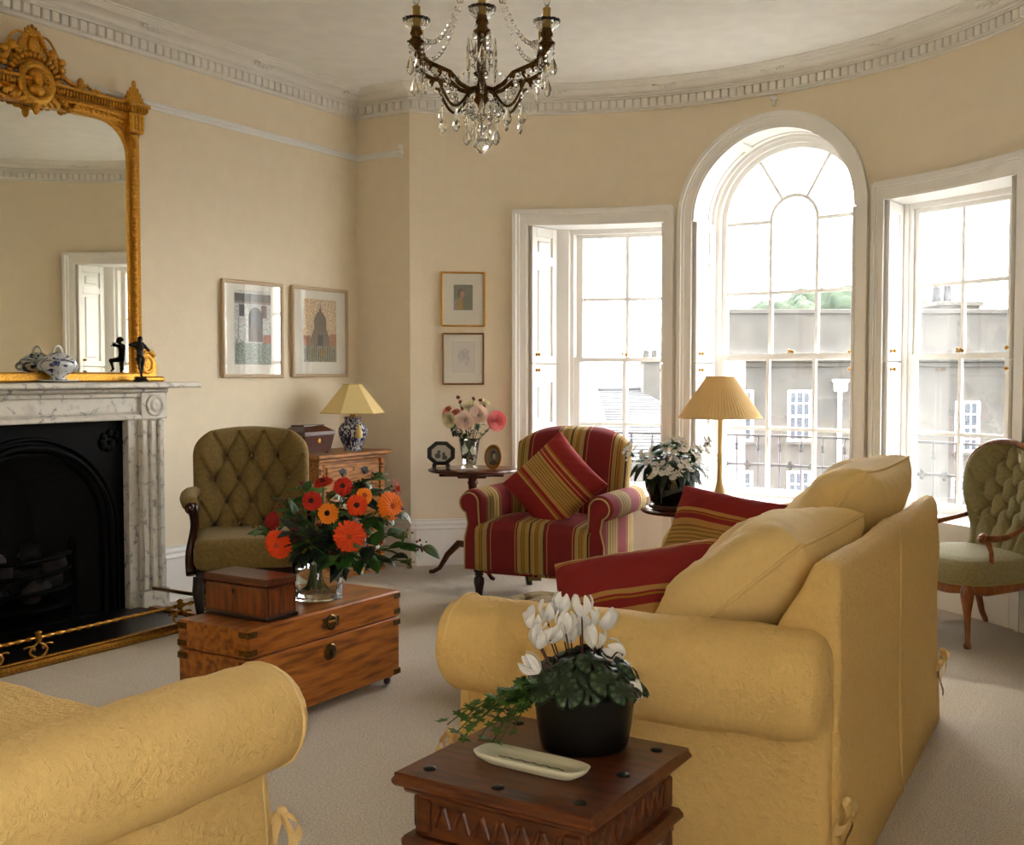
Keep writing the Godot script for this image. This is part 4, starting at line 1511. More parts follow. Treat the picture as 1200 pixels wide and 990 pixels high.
	mb.ball(Vector3(0.130, 2.646, -0.012), Vector3(0.012, 0.012, 0.008), 8, 6)
	mb.ball(Vector3(0.100, 2.676, 0.004), Vector3(0.030, 0.020, 0.032), 12, 8)
	mb.ball(Vector3(0.098, 2.605, 0.0), Vector3(0.022, 0.030, 0.044), 12, 8)
	for i in 8:
		var a := PI * i / 7.0
		mb.ball(Vector3(0.100, 2.668 + sin(a) * 0.026, cos(a) * 0.034), Vector3(0.016, 0.012, 0.012), 8, 6)
	part(med, "relief_head", mb, "gilt")
	mb = MB.new()
	# arched band of gadroons over the medallion
	for i in 21:
		var a := -0.35 + (PI + 0.7) * i / 20.0
		mb.ball(Vector3(0.075, 2.645 + sin(a) * 0.128, cos(a) * 0.130), Vector3(0.022, 0.012, 0.019), 8, 6, Basis(Vector3.RIGHT, -a))
	# leaves at the foot of the medallion
	for i in 7:
		var t := (i - 3) / 3.0
		mb.ball(Vector3(0.085, 2.540 + 0.03 * abs(t), t * 0.10), Vector3(0.020, 0.018, 0.034), 8, 6, Basis(Vector3.RIGHT, t * 0.9))
	mb.ball(Vector3(0.085, 2.520, 0), Vector3(0.016, 0.030, 0.018), 8, 6)
	for s in [-1.0, 1.0]:
		for i in 6:
			mb.ball(Vector3(0.085, 2.565 + 0.02 * sin(i * 1.4), s * (0.12 + 0.02 * i)), Vector3(0.016, 0.020 - i * 0.002, 0.018), 8, 6, Basis(Vector3.RIGHT, i * 0.8))
	part(o, "acanthus_carving", mb, "gilt")
	# upper cartouche
	var cart := MB.new()
	cart.xf = Transform3D(Basis(Vector3.UP, PI / 2), Vector3.ZERO)
	cart.prism([Vector2(-0.115, 2.70), Vector2(0.115, 2.70), Vector2(0.105, 2.76), Vector2(0.07, 2.80), Vector2(0.055, 2.85), Vector2(0.025, 2.875), Vector2(-0.025, 2.875), Vector2(-0.055, 2.85), Vector2(-0.07, 2.80), Vector2(-0.105, 2.76)], 0.03, 0.065, 0.008)
	cart.xf = Transform3D()
	cart.ball(Vector3(0.070, 2.822, 0), Vector3(0.014, 0.040, 0.026), 12, 8)
	for s in [-1.0, 1.0]:
		for i in 7:
			cart.ball(Vector3(0.07, 2.78 + i * 0.016, s * (0.092 - i * 0.010)), Vector3(0.014, 0.012, 0.012), 8, 6)
		cart.ball(Vector3(0.065, 2.800, s * 0.108), Vector3(0.022, 0.026, 0.024), 10, 8)
	part(o, "cartouche", cart, "gilt")
	mb = MB.new()
	for i in 5:
		mb.ball(Vector3(0.065, 2.880 + 0.006 * (2 - abs(i - 2)) , (i - 2) * 0.012), Vector3(0.016, 0.030 - 0.004 * abs(i - 2), 0.010), 8, 6, Basis(Vector3.RIGHT, (i - 2) * 0.4))
	mb.ball(Vector3(0.065, 2.868, 0), Vector3(0.018, 0.014, 0.028), 8, 6)
	part(o, "crest_bud", mb, "gilt")
	for s in [-1.0, 1.0]:
		# bracket sweeping down from the crest, and the garland wire
		mb = MB.new()
		var sw := []
		var sr := []
		for i in 19:
			var t := i / 18.0
			sw.append(Vector3(0.06, 2.80 - 0.135 * pow(t, 0.55), s * (0.125 + 0.16 * t * t + 0.02 * t)))
			sr.append(0.016 * (1.0 - 0.4 * t))
		mb.tube(sw, sr, 8)
		var gd := []
		for i in 15:
			var t := i / 14.0
			gd.append(Vector3(0.065, 2.862 - 0.10 * t + 0.05 * sin(t * PI), s * (0.03 + 0.125 * t)))
		mb.tube(gd, 0.006, 6)
		part(o, "crest_bracket", mb, "gilt")
		mb = MB.new()
		for i in 6:
			mb.ball(Vector3(0.07, 2.775 + 0.012 * sin(i * 2.0) - 0.012 * i, s * (0.155 + 0.006 * cos(i * 2.2))), Vector3(0.018, 0.018, 0.016), 8, 6)
		mb.ball(Vector3(0.07, 2.700, s * 0.262), Vector3(0.018, 0.026, 0.018), 10, 6)
		mb.ball(Vector3(0.07, 2.672, s * 0.262), Vector3(0.018, 0.014, 0.024), 10, 6)
		for i in 9:
			mb.ball(Vector3(0.07, 2.690 - 0.003 * i + 0.006 * sin(i * 1.7), s * (0.285 + 0.017 * i)), Vector3(0.009, 0.010, 0.012), 8, 5)
		part(o, "garland", mb, "gilt")

const MIRROR_YAW := 3.2

func scroll_shape(s: float, sp: Array, sr: Array) -> MB:
	var mb := MB.new()
	mb.tube(sp, sr, 8)
	var z0: float = min(s * 0.60, s * 0.745)
	var z1: float = max(s * 0.60, s * 0.745)
	mb.bb(Vector3(0.0, 1.218, z0), Vector3(0.10, 1.246, z1), 0.008)
	# leafy web between stile and scroll
	mb.xf = Transform3D(Basis(Vector3.UP, PI / 2), Vector3(0.02, 0, 0))
	var pl := []
	for q in [Vector2(0.60, 1.24), Vector2(0.725, 1.24), Vector2(0.735, 1.30), Vector2(0.71, 1.36), Vector2(0.67, 1.395), Vector2(0.635, 1.42), Vector2(0.615, 1.47), Vector2(0.60, 1.48)]:
		pl.append(Vector2(-s * q.x, q.y))
	mb.prism(pl, 0.0, 0.035, 0.006)
	mb.xf = Transform3D()
	return mb

func outer_of(p: Vector2, hw: float, y0: float, y1: float, ow: float, oy: float) -> Vector2:
	# where the frame's outer outline lies opposite a point of the glass outline
	var t: float = clamp((p.y - (y1 - 0.17)) / 0.17, 0.0, 1.0)
	if t <= 0.0:
		return Vector2(sign(p.x) * ow, p.y)
	var ang := atan2(p.y - (y1 - 0.17), abs(p.x) - (hw - 0.17))
	if ang < PI / 4:
		return Vector2(sign(p.x) * ow, lerpf(y1 - 0.17, oy, ang / (PI / 4)))
	return Vector2(sign(p.x) * lerpf(ow, hw - 0.17, (ang - PI / 4) / (PI / 4)), oy)

# ---------------------------------------------------------------- shared shapes for upholstery
# closed outline (o, y) pushed along z with softened ends
func loaf(mb: MB, prof: Array, z0: float, z1: float, soft := 0.03, period := 1.0, wob := 0.0, cap_uv := false, u0 := 0.0):
	var m := prof.size()
	var nr := []
	for i in m:
		var a: Vector2 = prof[(i - 1 + m) % m]
		var b: Vector2 = prof[i]
		var c: Vector2 = prof[(i + 1) % m]
		var d1 := (b - a).normalized()
		var d2 := (c - b).normalized()
		var v := Vector2(d1.y, -d1.x) + Vector2(d2.y, -d2.x)
		nr.append(v.normalized() if v.length() > 0.2 else v)
	var area := 0.0
	for i in m:
		area += prof[i].cross(prof[(i + 1) % m])
	var sg := 1.0 if area > 0 else -1.0
	var rings := []
	for k in 5:
		var t := k / 4.0
		rings.append([z0 + soft * (1.0 - cos(t * PI / 2)), soft * (1.0 - sin(t * PI / 2))])
	var steps: int = max(2, int((z1 - z0) / 0.06))
	for k in range(1, steps):
		rings.append([lerpf(z0 + soft, z1 - soft, float(k) / steps), 0.0])
	for k in 5:
		var t := 1.0 - k / 4.0
		rings.append([z1 - soft * (1.0 - cos(t * PI / 2)), soft * (1.0 - sin(t * PI / 2))])
	var pts := []
	var arc := [0.0]
	for i in m:
		arc.append(arc[i] + (prof[(i + 1) % m] - prof[i]).length())
	for r in rings:
		var ring := []
		for i in m:
			var q: Vector2 = prof[i] - nr[i] * r[1] * sg
			var p := Vector3(q.x, q.y, r[0])
			if wob > 0.0:
				var w := wob * fn3.get_noise_3dv(p * 3.5 + Vector3(3, 1, 7)) + 0.4 * wob * fn3.get_noise_3dv(p * 9.0)
				if q.y < 0.01:
					w = 0.0
				p += Vector3(nr[i].x, nr[i].y, 0) * w * sg
			ring.append(p)
		pts.append(ring)
	mb.smooth()
	for k in pts.size() - 1:
		for i in m:
			var j := (i + 1) % m
			var ua := Vector2(rings[k][0] / period + u0, arc[i])
			var ub := Vector2(rings[k][0] / period + u0, arc[i + 1])
			var uc := Vector2(rings[k + 1][0] / period + u0, arc[i + 1])
			var ud := Vector2(rings[k + 1][0] / period + u0, arc[i])
			if sg > 0:
				mb.quad(pts[k][i], pts[k][j], pts[k + 1][j], pts[k + 1][i], ua, ub, uc, ud)
			else:
				mb.quad(pts[k][j], pts[k][i], pts[k + 1][i], pts[k + 1][j], ub, ua, ud, uc)
	for e in [0, pts.size() - 1]:
		var pv := PackedVector2Array()
		for p in pts[e]:
			pv.append(Vector2(p.x, p.y))
		var id := Geometry2D.triangulate_polygon(pv)
		for i in range(0, id.size(), 3):
			var a: Vector3 = pts[e][id[i]]
			var b: Vector3 = pts[e][id[i + 1]]
			var c: Vector3 = pts[e][id[i + 2]]
			var up := (b - a).cross(c - a).z > 0
			if up != (e > 0):
				var t := b
				b = c
				c = t
			var f := func(p): return Vector2(p.x / period + u0, p.y) if cap_uv else Vector2(0.25, p.y)
			mb.tri(a, b, c, f.call(a), f.call(b), f.call(c))

# outline of a rolled arm: inner side, roll, crease, outer side
func arm_outline(inner: float, yin: float, oc: float, yc: float, r: float, oside: float, y0: float, flare := 0.0) -> Array:
	var p := [Vector2(inner, y0), Vector2(oside + flare, y0), Vector2(oside + flare * 0.5, lerpf(y0, yc - r, 0.45)), Vector2(oside, yc - r * 0.98)]
	p.append(Vector2(oside + 0.004, yc - r * 0.86))
	for i in 15:
		var a := deg_to_rad(lerpf(-62, 180, i / 14.0))
		p.append(Vector2(oc + cos(a) * r, yc + sin(a) * r))
	p.append(Vector2(inner, yin))
	return p

# loose cushion lying in the xy plane, thick along z
func pillow(w: float, h: float, t: float, sd := 1, crease := 0.010, period := 1.0, u0 := 0.0, pinch := 0.06, power := 0.42, n := 34) -> MB:
	var mb := MB.new()
	for s in [1.0, -1.0]:
		mb.grid(func(u, v):
			var a: float = sin((u * 2.0 - 1.0) * PI / 2)
			var b: float = sin((v * 2.0 - 1.0) * PI / 2)
			var x: float = a * w / 2 * (1.0 - pinch * (1.0 - b * b))
			var y: float = b * h / 2 * (1.0 - pinch * (1.0 - a * a))
			var f: float = pow(max(0.0, (1.0 - a * a) * (1.0 - b * b)), power)
			var z: float = s * t / 2 * f
			var nz: float = fn3.get_noise_3d(x * 5.0 + sd * 9.0, y * 5.0, s * 2.0) * crease * 2.0 * f
			# puckers running in from the seams
			var e: float = pow(max(abs(a), abs(b)), 6.0)
			nz += crease * 0.5 * sin((a - b) * 21.0 + sd) * e * f
			return Vector3(x, y, z + s * nz), n, n, s < 0, Vector2.ONE, func(u, v):
				var b: float = sin((v * 2.0 - 1.0) * PI / 2)
				var a: float = sin((u * 2.0 - 1.0) * PI / 2)
				return Vector2(b * h / 2 / period + u0, a * w))
	return mb

func pillow_piping(w: float, h: float, pinch := 0.06, r := 0.006) -> MB:
	var mb := MB.new()
	var path := []
	for e in 4:
		for i in 12:
			var t := -1.0 + 2.0 * i / 12.0
			var a := [t, 1.0, -t, -1.0][e] as float
			var b := [-1.0, t, 1.0, -t][e] as float
			path.append(Vector3(a * w / 2 * (1.0 - pinch * (1.0 - b * b)), b * h / 2 * (1.0 - pinch * (1.0 - a * a)), 0))
	path.append(path[0])
	mb.tube(path, r, 6, false)
	return mb

# how far a buttoned surface sinks at (x, y)
func tuft(p: Vector2, buttons: Array, pitch: Vector2, depth: float) -> float:
	var d := 0.0
	var near := 1e9
	for i in buttons.size():
		var b: Vector2 = buttons[i]
		var l := (p - b).length()
		if l < 0.09:
			d += depth * exp(-pow(l / 0.022, 2.0)) + depth * 0.35 * exp(-pow(l / 0.045, 2.0))
		for e in [Vector2(pitch.x, pitch.y), Vector2(-pitch.x, pitch.y)]:
			var q := Geometry2D.get_closest_point_to_segment(p, b, b + e)
			var dl := (p - q).length()
			if dl < 0.05:
				d += depth * 0.36 * exp(-pow(dl / 0.009, 2.0))
		if i == -1:
			near = l
	return d

func ribbon(mb: MB, path: Array, w: Vector3, th := 0.002):
	for i in path.size() - 1:
		var a: Vector3 = path[i]
		var b: Vector3 = path[i + 1]
		mb.smooth()
		mb.quad(a - w, b - w, b + w, a + w)
		var d := (b - a).cross(w).normalized() * th
		mb.quad(a + w + d, b + w + d, b - w + d, a - w + d)

# ---------------------------------------------------------------- sofas
func make_sofa(called: String, label: String, at: Vector3, turn: float, seat_y: float, hl := 0.83) -> Node3D:
	var o := thing(called, label, "sofa", at, turn)
	var mb := MB.new()
	# arms: front points to -x
	var pr := arm_outline(-0.118, 0.30, 0.0, 0.528, 0.130, -0.002, 0.0, 0.030)
	for s in [1.0, -1.0]:
		mb = MB.new()
		if s > 0:
			mb.xf = Transform3D(Basis(Vector3(0, 0, 1), Vector3.UP, Vector3(-1, 0, 0)), Vector3(0, 0, hl))
			loaf(mb, pr, -0.474, 0.545, 0.06, 1.0, 0.014)
		else:
			mb.xf = Transform3D(Basis(Vector3(0, 0, -1), Vector3.UP, Vector3(1, 0, 0)), Vector3(0, 0, -hl))
			loaf(mb, pr, -0.545, 0.474, 0.06, 1.0, 0.014)
		var arm := part(o, "arm", mb, "damask")
		# piping round the front of the arm
		mb = MB.new()
		var path := []
		for i in range(2, pr.size()):
			path.append(Vector3(-0.495, pr[i].y, s * (hl + pr[i].x * 0.985 - 0.001)))
		mb.tube(path, 0.0038, 6)
		part(arm, "piping", mb, "cushion_cloth")
	# back
	mb = MB.new()
	var bp := [Vector2(0.20, 0.0), Vector2(0.500, 0.0), Vector2(0.494, 0.10), Vector2(0.487, 0.28), Vector2(0.484, 0.46), Vector2(0.486, 0.62), Vector2(0.484, 0.74), Vector2(0.478, 0.79), Vector2(0.462, 0.812), Vector2(0.440, 0.814), Vector2(0.420, 0.80), Vector2(0.392, 0.745), Vector2(0.345, 0.66), Vector2(0.29, 0.55), Vector2(0.25, 0.40), Vector2(0.22, 0.20)]
	loaf(mb, bp, -hl - 0.05, hl - 0.05, 0.024, 1.0, 0.010)
	part(o, "backrest", mb, "damask")
	# seam down the middle of the back cover
	mb = MB.new()
	var sp := []
	for i in range(1, 11):
		sp.append(Vector3(bp[i].x + 0.001, bp[i].y + (0.004 if i > 8 else 0.0), -0.05))
	mb.tube(sp, 0.005, 6)
	part(o, "cover_seam", mb, "cushion_cloth")
	var cw := (hl - 0.115) / 2
	# base with front skirt
	mb = MB.new()
	loaf(mb, [Vector2(-0.51, 0.0), Vector2(0.25, 0.0), Vector2(0.25, 0.30), Vector2(-0.46, 0.30), Vector2(-0.485, 0.27)], -hl + 0.03, hl - 0.03, 0.03, 1.0, 0.006)
	part(o, "base", mb, "damask")
	for s in [-1.0, 1.0]:
		mb = MB.new()
		loaf(mb, round_rect(-0.49, 0.20, 0.29, seat_y, 0.05), s * cw - cw + 0.005, s * cw + cw - 0.005, 0.05, 1.0, 0.010)
		var c := part(o, "seat_cushion", mb, "damask")
		mb = MB.new()
		var yy := seat_y - 0.045
		mb.tube([Vector3(-0.15, yy, s * cw - cw + 0.003), Vector3(-0.48, yy, s * cw - cw + 0.015), Vector3(-0.491, yy, s * cw - cw + 0.045), Vector3(-0.491, yy, s * cw + cw - 0.045), Vector3(-0.48, yy, s * cw + cw - 0.015), Vector3(-0.15, yy, s * cw + cw - 0.003)], 0.006, 6)
		part(c, "piping", mb, "cushion_cloth")
	# ribbon ties at the corners of the cover
	for q in [Vector3(0.494, 0.25, hl - 0.06), Vector3(0.494, 0.25, -hl - 0.03), Vector3(-0.54, 0.27, hl), Vector3(-0.54, 0.27, -hl)]:
		mb = MB.new()
		var sx: float = sign(q.x)
		for e in [-1.0, 1.0]:
			var lp := []
			for i in 15:
				var t := i / 14.0
				lp.append(q + Vector3(sx * (0.010 + 0.016 * sin(t * TAU)), -0.050 * sin(t * PI), e * 0.052 * sin(t * PI)) + Vector3(0, 0.010 * sin(t * TAU), 0))
			ribbon(mb, lp, Vector3(0.004, 0.011, -e * 0.004))
			var tl := []
			for i in 13:
				tl.append(q + Vector3(sx * (0.012 + 0.010 * sin(i * 0.6 + e)), -0.0125 * i, e * (0.004 + 0.0035 * i) + 0.006 * sin(i * 0.7)))
			ribbon(mb, tl, Vector3(0.003, 0.002, 0.011))
		mb.ball(q + Vector3(sx * 0.012, -0.002, 0), Vector3(0.012, 0.014, 0.014), 10, 7)
		part(o, "ribbon_tie", mb, "cushion_cloth")
	return o

func round_rect(x0: float, x1: float, y0: float, y1: float, r: float, n := 5) -> Array:
	var p := []
	for c in [[x1 - r, y0 + r, -90.0], [x1 - r, y1 - r, 0.0], [x0 + r, y1 - r, 90.0], [x0 + r, y0 + r, 180.0]]:
		for i in n + 1:
			var a := deg_to_rad(c[2] + 90.0 * i / n)
			p.append(Vector2(c[0] + cos(a) * r, c[1] + sin(a) * r))
	return p

func cushion(called: String, label: String, w: float, h: float, t: float, at: Vector3, basis: Basis, m: String, sd: int, period := 1.0, u0 := 0.0, crease := 0.010, power := 0.42, group := ""):
	var o := thing(called, label, "cushion", at, 0.0, group)
	o.transform.basis = basis
	part(o, "cover", pillow(w, h, t, sd, crease, period, u0, 0.06, power), m)
	if m != "stripe_cushion":
		part(o, "piping", pillow_piping(w, h), "cushion_cloth")

# ---------------------------------------------------------------- armchairs
func striped_armchair():
	var per := 0.33
	var o := thing("striped_armchair", "armchair covered in burgundy and buff stripes, before left window", "armchair", Vector3(-3.03, 0, -5.37), deg_to_rad(7))
	var mb := MB.new()
	# seat: front rail and sprung top in one, stripes running front to back
	var sx := 0.335
	mb.grid(func(u, v):
		var x: float = lerpf(-sx, sx, u)
		var q: Vector2 = path_at([Vector2(0.30, 0.185), Vector2(0.325, 0.20), Vector2(0.33, 0.38), Vector2(0.325, 0.415), Vector2(0.30, 0.435), Vector2(0.15, 0.452), Vector2(-0.05, 0.45), Vector2(-0.24, 0.43)], v)
		var dome: float = 0.03 * (1.0 - pow(abs(u * 2.0 - 1.0), 3.0)) * smoothstep(0.35, 0.6, v)
		return Vector3(x, q.y + dome, q.x), 40, 28, false, Vector2.ONE, func(u, v): return Vector2(lerpf(-sx, sx, u) / per + 0.765, v))
	mb.bb(Vector3(-0.33, 0.17, -0.30), Vector3(0.33, 0.40, 0.28))
	part(o, "seat", mb, "stripe")
	# back, gently arched, wings inward at the top
	mb = MB.new()
	var bw := 0.345
	for s in [1.0, -1.0]:
		mb.grid(func(u, v):
			var a: float = u * 2.0 - 1.0
			var top: float = 0.955 - 0.10 * pow(abs(a), 3.2)
			var y: float = lerpf(0.36, top, v)
			var th: float = 0.075 * sqrt(max(0.0, 1.0 - pow(abs(a), 6.0))) * sqrt(max(0.0, 1.0 - pow(max(0.0, (v - 0.5) * 2.0), 7.0)))
			var lean: float = -0.27 - 0.17 * (y - 0.36)
			var wing: float = 0.045 * a * a
			var belly: float = 0.02 * sin(v * PI) * (1.0 - a * a) if s > 0 else 0.0
			return Vector3(a * bw * (1.0 + 0.03 * v), y, lean + s * th + wing + belly), 36, 24, s < 0, Vector2.ONE, func(u, v): return Vector2((u * 2.0 - 1.0) * bw / per + 0.765, v))
	part(o, "backrest", mb, "stripe")
	# arms
	for s in [1.0, -1.0]:
		mb = MB.new()
		var pr := arm_outline(-0.075, 0.40, 0.0, 0.555, 0.072, -0.005, 0.19, 0.0)
		if s > 0:
			mb.xf = Transform3D(Basis(), Vector3(0.375, 0, 0))
			loaf(mb, pr, -0.30, 0.285, 0.02, per, 0.003, false, 0.55)
		else:
			mb.xf = Transform3D(Basis(Vector3.UP, PI), Vector3(-0.375, 0, 0))
			loaf(mb, pr, -0.285, 0.30, 0.02, per, 0.003, false, 0.20)
		var arm := part(o, "arm", mb, "stripe")
		# shield-shaped facing, flowing down to the front rail
		mb = MB.new()
		var fp := []
		for i in 13:
			var a := deg_to_rad(lerpf(-70, 190, i / 12.0))
			fp.append(Vector2(0.378 + cos(a) * 0.056, 0.555 + sin(a) * 0.056))
		fp.append_array([Vector2(0.318, 0.46), Vector2(0.305, 0.40), Vector2(0.31, 0.19), Vector2(0.405, 0.19), Vector2(0.405, 0.36), Vector2(0.385, 0.44)])
		for i in fp.size():
			fp[i].x *= s
		var fcm := MB.new()
		fcm.prism(fp, 0.275, 0.305, 0.010)
		var fc := part(arm, "arm_facing", fcm, "burgundy")
		mb = MB.new()
		var pp := []
		for f in fp:
			pp.append(Vector3(f.x, f.y, 0.303))
		pp.append(pp[0])
		mb.tube(pp, 0.0045, 6)
		part(fc, "piping", mb, "buff")
	# legs: two turned in front, two square behind
	for s in [-1.0, 1.0]:
		mb = MB.new()
		mb.lathe([Vector2(0, 0.0), Vector2(0.014, 0.0), Vector2(0.016, 0.02), Vector2(0.022, 0.07), Vector2(0.030, 0.115), Vector2(0.028, 0.14), Vector2(0.018, 0.15), Vector2(0.027, 0.158), Vector2(0.020, 0.166), Vector2(0.030, 0.174), Vector2(0.030, 0.20), Vector2(0, 0.20)], 16, Vector3(s * 0.335, 0, 0.265))
		part(o, "leg", mb, "dark_leg")
		mb = MB.new()
		mb.tube([Vector3(s * 0.30, 0.0, -0.34), Vector3(s * 0.30, 0.20, -0.28)], [0.022, 0.028], 4)
		part(o, "leg", mb, "dark_leg")
	mb = MB.new()
	mb.box(Vector3(-0.03, 0.155, 0.20), Vector3(0.07, 0.05, 0.002), 0.0, Basis(Vector3.UP, 0.4) * Basis(Vector3.RIGHT, 0.5))
	part(o, "cloth_tag", mb, "gimp")

func path_at(p: Array, t: float) -> Vector2:
	var f: float = t * (p.size() - 1)
	var i: int = min(int(f), p.size() - 2)
	return p[i].lerp(p[i + 1], f - i)

# round-topped buttoned chair by the fireplace
func olive_armchair():
	var o := thing("buttoned_armchair", "olive velvet button-back armchair beside the fireplace", "armchair", Vector3(-4.10, 0, -4.13), deg_to_rad(46))
	var pitch := Vector2(0.066, 0.12)
	var bt := []
	for r in 5:
		for c in 6:
			var x := (c - 3) * 0.132 + (0.066 if r % 2 else 0.0)
			var y := 0.34 + r * 0.12
			if abs(x) < 0.235 and y < 0.88:
				bt.append(Vector2(x, y))
	var mb := MB.new()
	var hw := 0.305
	var surf := func(a: float, v: float, off: float) -> Vector3:
		var top: float = 0.975
		var y: float = lerpf(0.34, top, v)
		# rounded shoulders
		var cut: float = max(0.0, (y - 0.80) / 0.175)
		var w: float = hw * (1.0 - 0.03 * (1.0 - v)) * (1.0 - 0.30 * pow(cut, 3.0))
		var x: float = a * w
		var curve: float = 0.07 * a * a
		return Vector3(x, y - 0.02 * a * a * cut, -0.24 - 0.22 * (y - 0.34) + curve + off)
	mb.grid(func(u, v):
		var a: float = u * 2.0 - 1.0
		var p: Vector3 = surf.call(a, v, 0.0)
		var th: float = 0.075 * pow(max(0.0, 1.0 - pow(abs(a), 8.0)), 0.5) * pow(max(0.0, 1.0 - pow(v, 14.0)), 0.5)
		var d: float = tuft(Vector2(p.x, p.y), bt, pitch, 0.050) * smoothstep(0.0, 0.12, 1.0 - abs(a))
		return p + Vector3(0, 0, th - d), 130, 120)
	mb.grid(func(u, v):
		var a: float = u * 2.0 - 1.0
		var th: float = 0.05 * pow(max(0.0, 1.0 - pow(abs(a), 8.0)), 0.5) * pow(max(0.0, 1.0 - pow(v, 14.0)), 0.5)
		return surf.call(a, v, -th), 24, 16, true)
	var back := part(o, "backrest", mb, "velvet")
	for b in bt:
		var a: float = b.x / (hw * 0.985)
		var p: Vector3 = surf.call(a, (b.y - 0.34) / 0.635, 0.075 - 0.052)
		mb = MB.new()
		mb.ball(p, Vector3(0.011, 0.011, 0.007), 10, 6)
		part(back, "button", mb, "velvet")
	mb = MB.new()
	loaf(mb, round_rect(-0.24, 0.30, 0.30, 0.455, 0.05), -0.29, 0.29, 0.05, 1.0, 0.006)
	part(o, "seat", mb, "velvet", T(Vector3.ZERO, -PI / 2))
	mb = MB.new()
	mb.bb(Vector3(-0.28, 0.24, -0.25), Vector3(0.28, 0.31, 0.28), 0.01)
	part(o, "seat_rail", mb, "dark_leg")
	for s in [-1.0, 1.0]:
		# padded arm on a carved upright
		mb = MB.new()
		var ap := []
		var ar := []
		for i in 11:
			var t := i / 10.0
			ap.append(Vector3(s * (0.285 + 0.035 * sin(t * PI * 0.8)), 0.640 - 0.03 * t + 0.012 * sin(t * PI), -0.26 + 0.36 * t))
			ar.append(0.034 * (0.6 + 0.4 * sin(min(1.0, t * 1.6 + 0.2) * PI * 0.5)))
		mb.tube(ap, ar, 12, true, 1.25)
		var arm := part(o, "arm_pad", mb, "velvet")
		mb = MB.new()
		var up := []
		var ur := []
		for i in 13:
			var t := i / 12.0
			up.append(Vector3(s * (0.300 + 0.012 * sin(t * TAU)), 0.26 + 0.345 * t, 0.10 - 0.06 * sin(t * PI) + 0.02 * t))
			ur.append(0.020 + 0.010 * pow(abs(t - 0.55) * 2.0, 2.0))
		mb.tube(up, ur, 10)
		mb.ball(Vector3(s * 0.308, 0.592, 0.118), Vector3(0.026, 0.030, 0.022), 10, 8)
		part(arm, "arm_support", mb, "carved")
		mb = MB.new()
		mb.tube([Vector3(s * 0.27, 0.0, 0.27), Vector3(s * 0.262, 0.10, 0.262), Vector3(s * 0.27, 0.20, 0.265), Vector3(s * 0.26, 0.27, 0.25)], [0.014, 0.018, 0.028, 0.034], 10)
		part(o, "leg", mb, "dark_leg")
		mb = MB.new()
		mb.tube([Vector3(s * 0.24, 0.0, -0.36), Vector3(s * 0.24, 0.12, -0.28), Vector3(s * 0.24, 0.28, -0.24)], [0.016, 0.020, 0.026], 8)
		part(o, "leg", mb, "dark_leg")

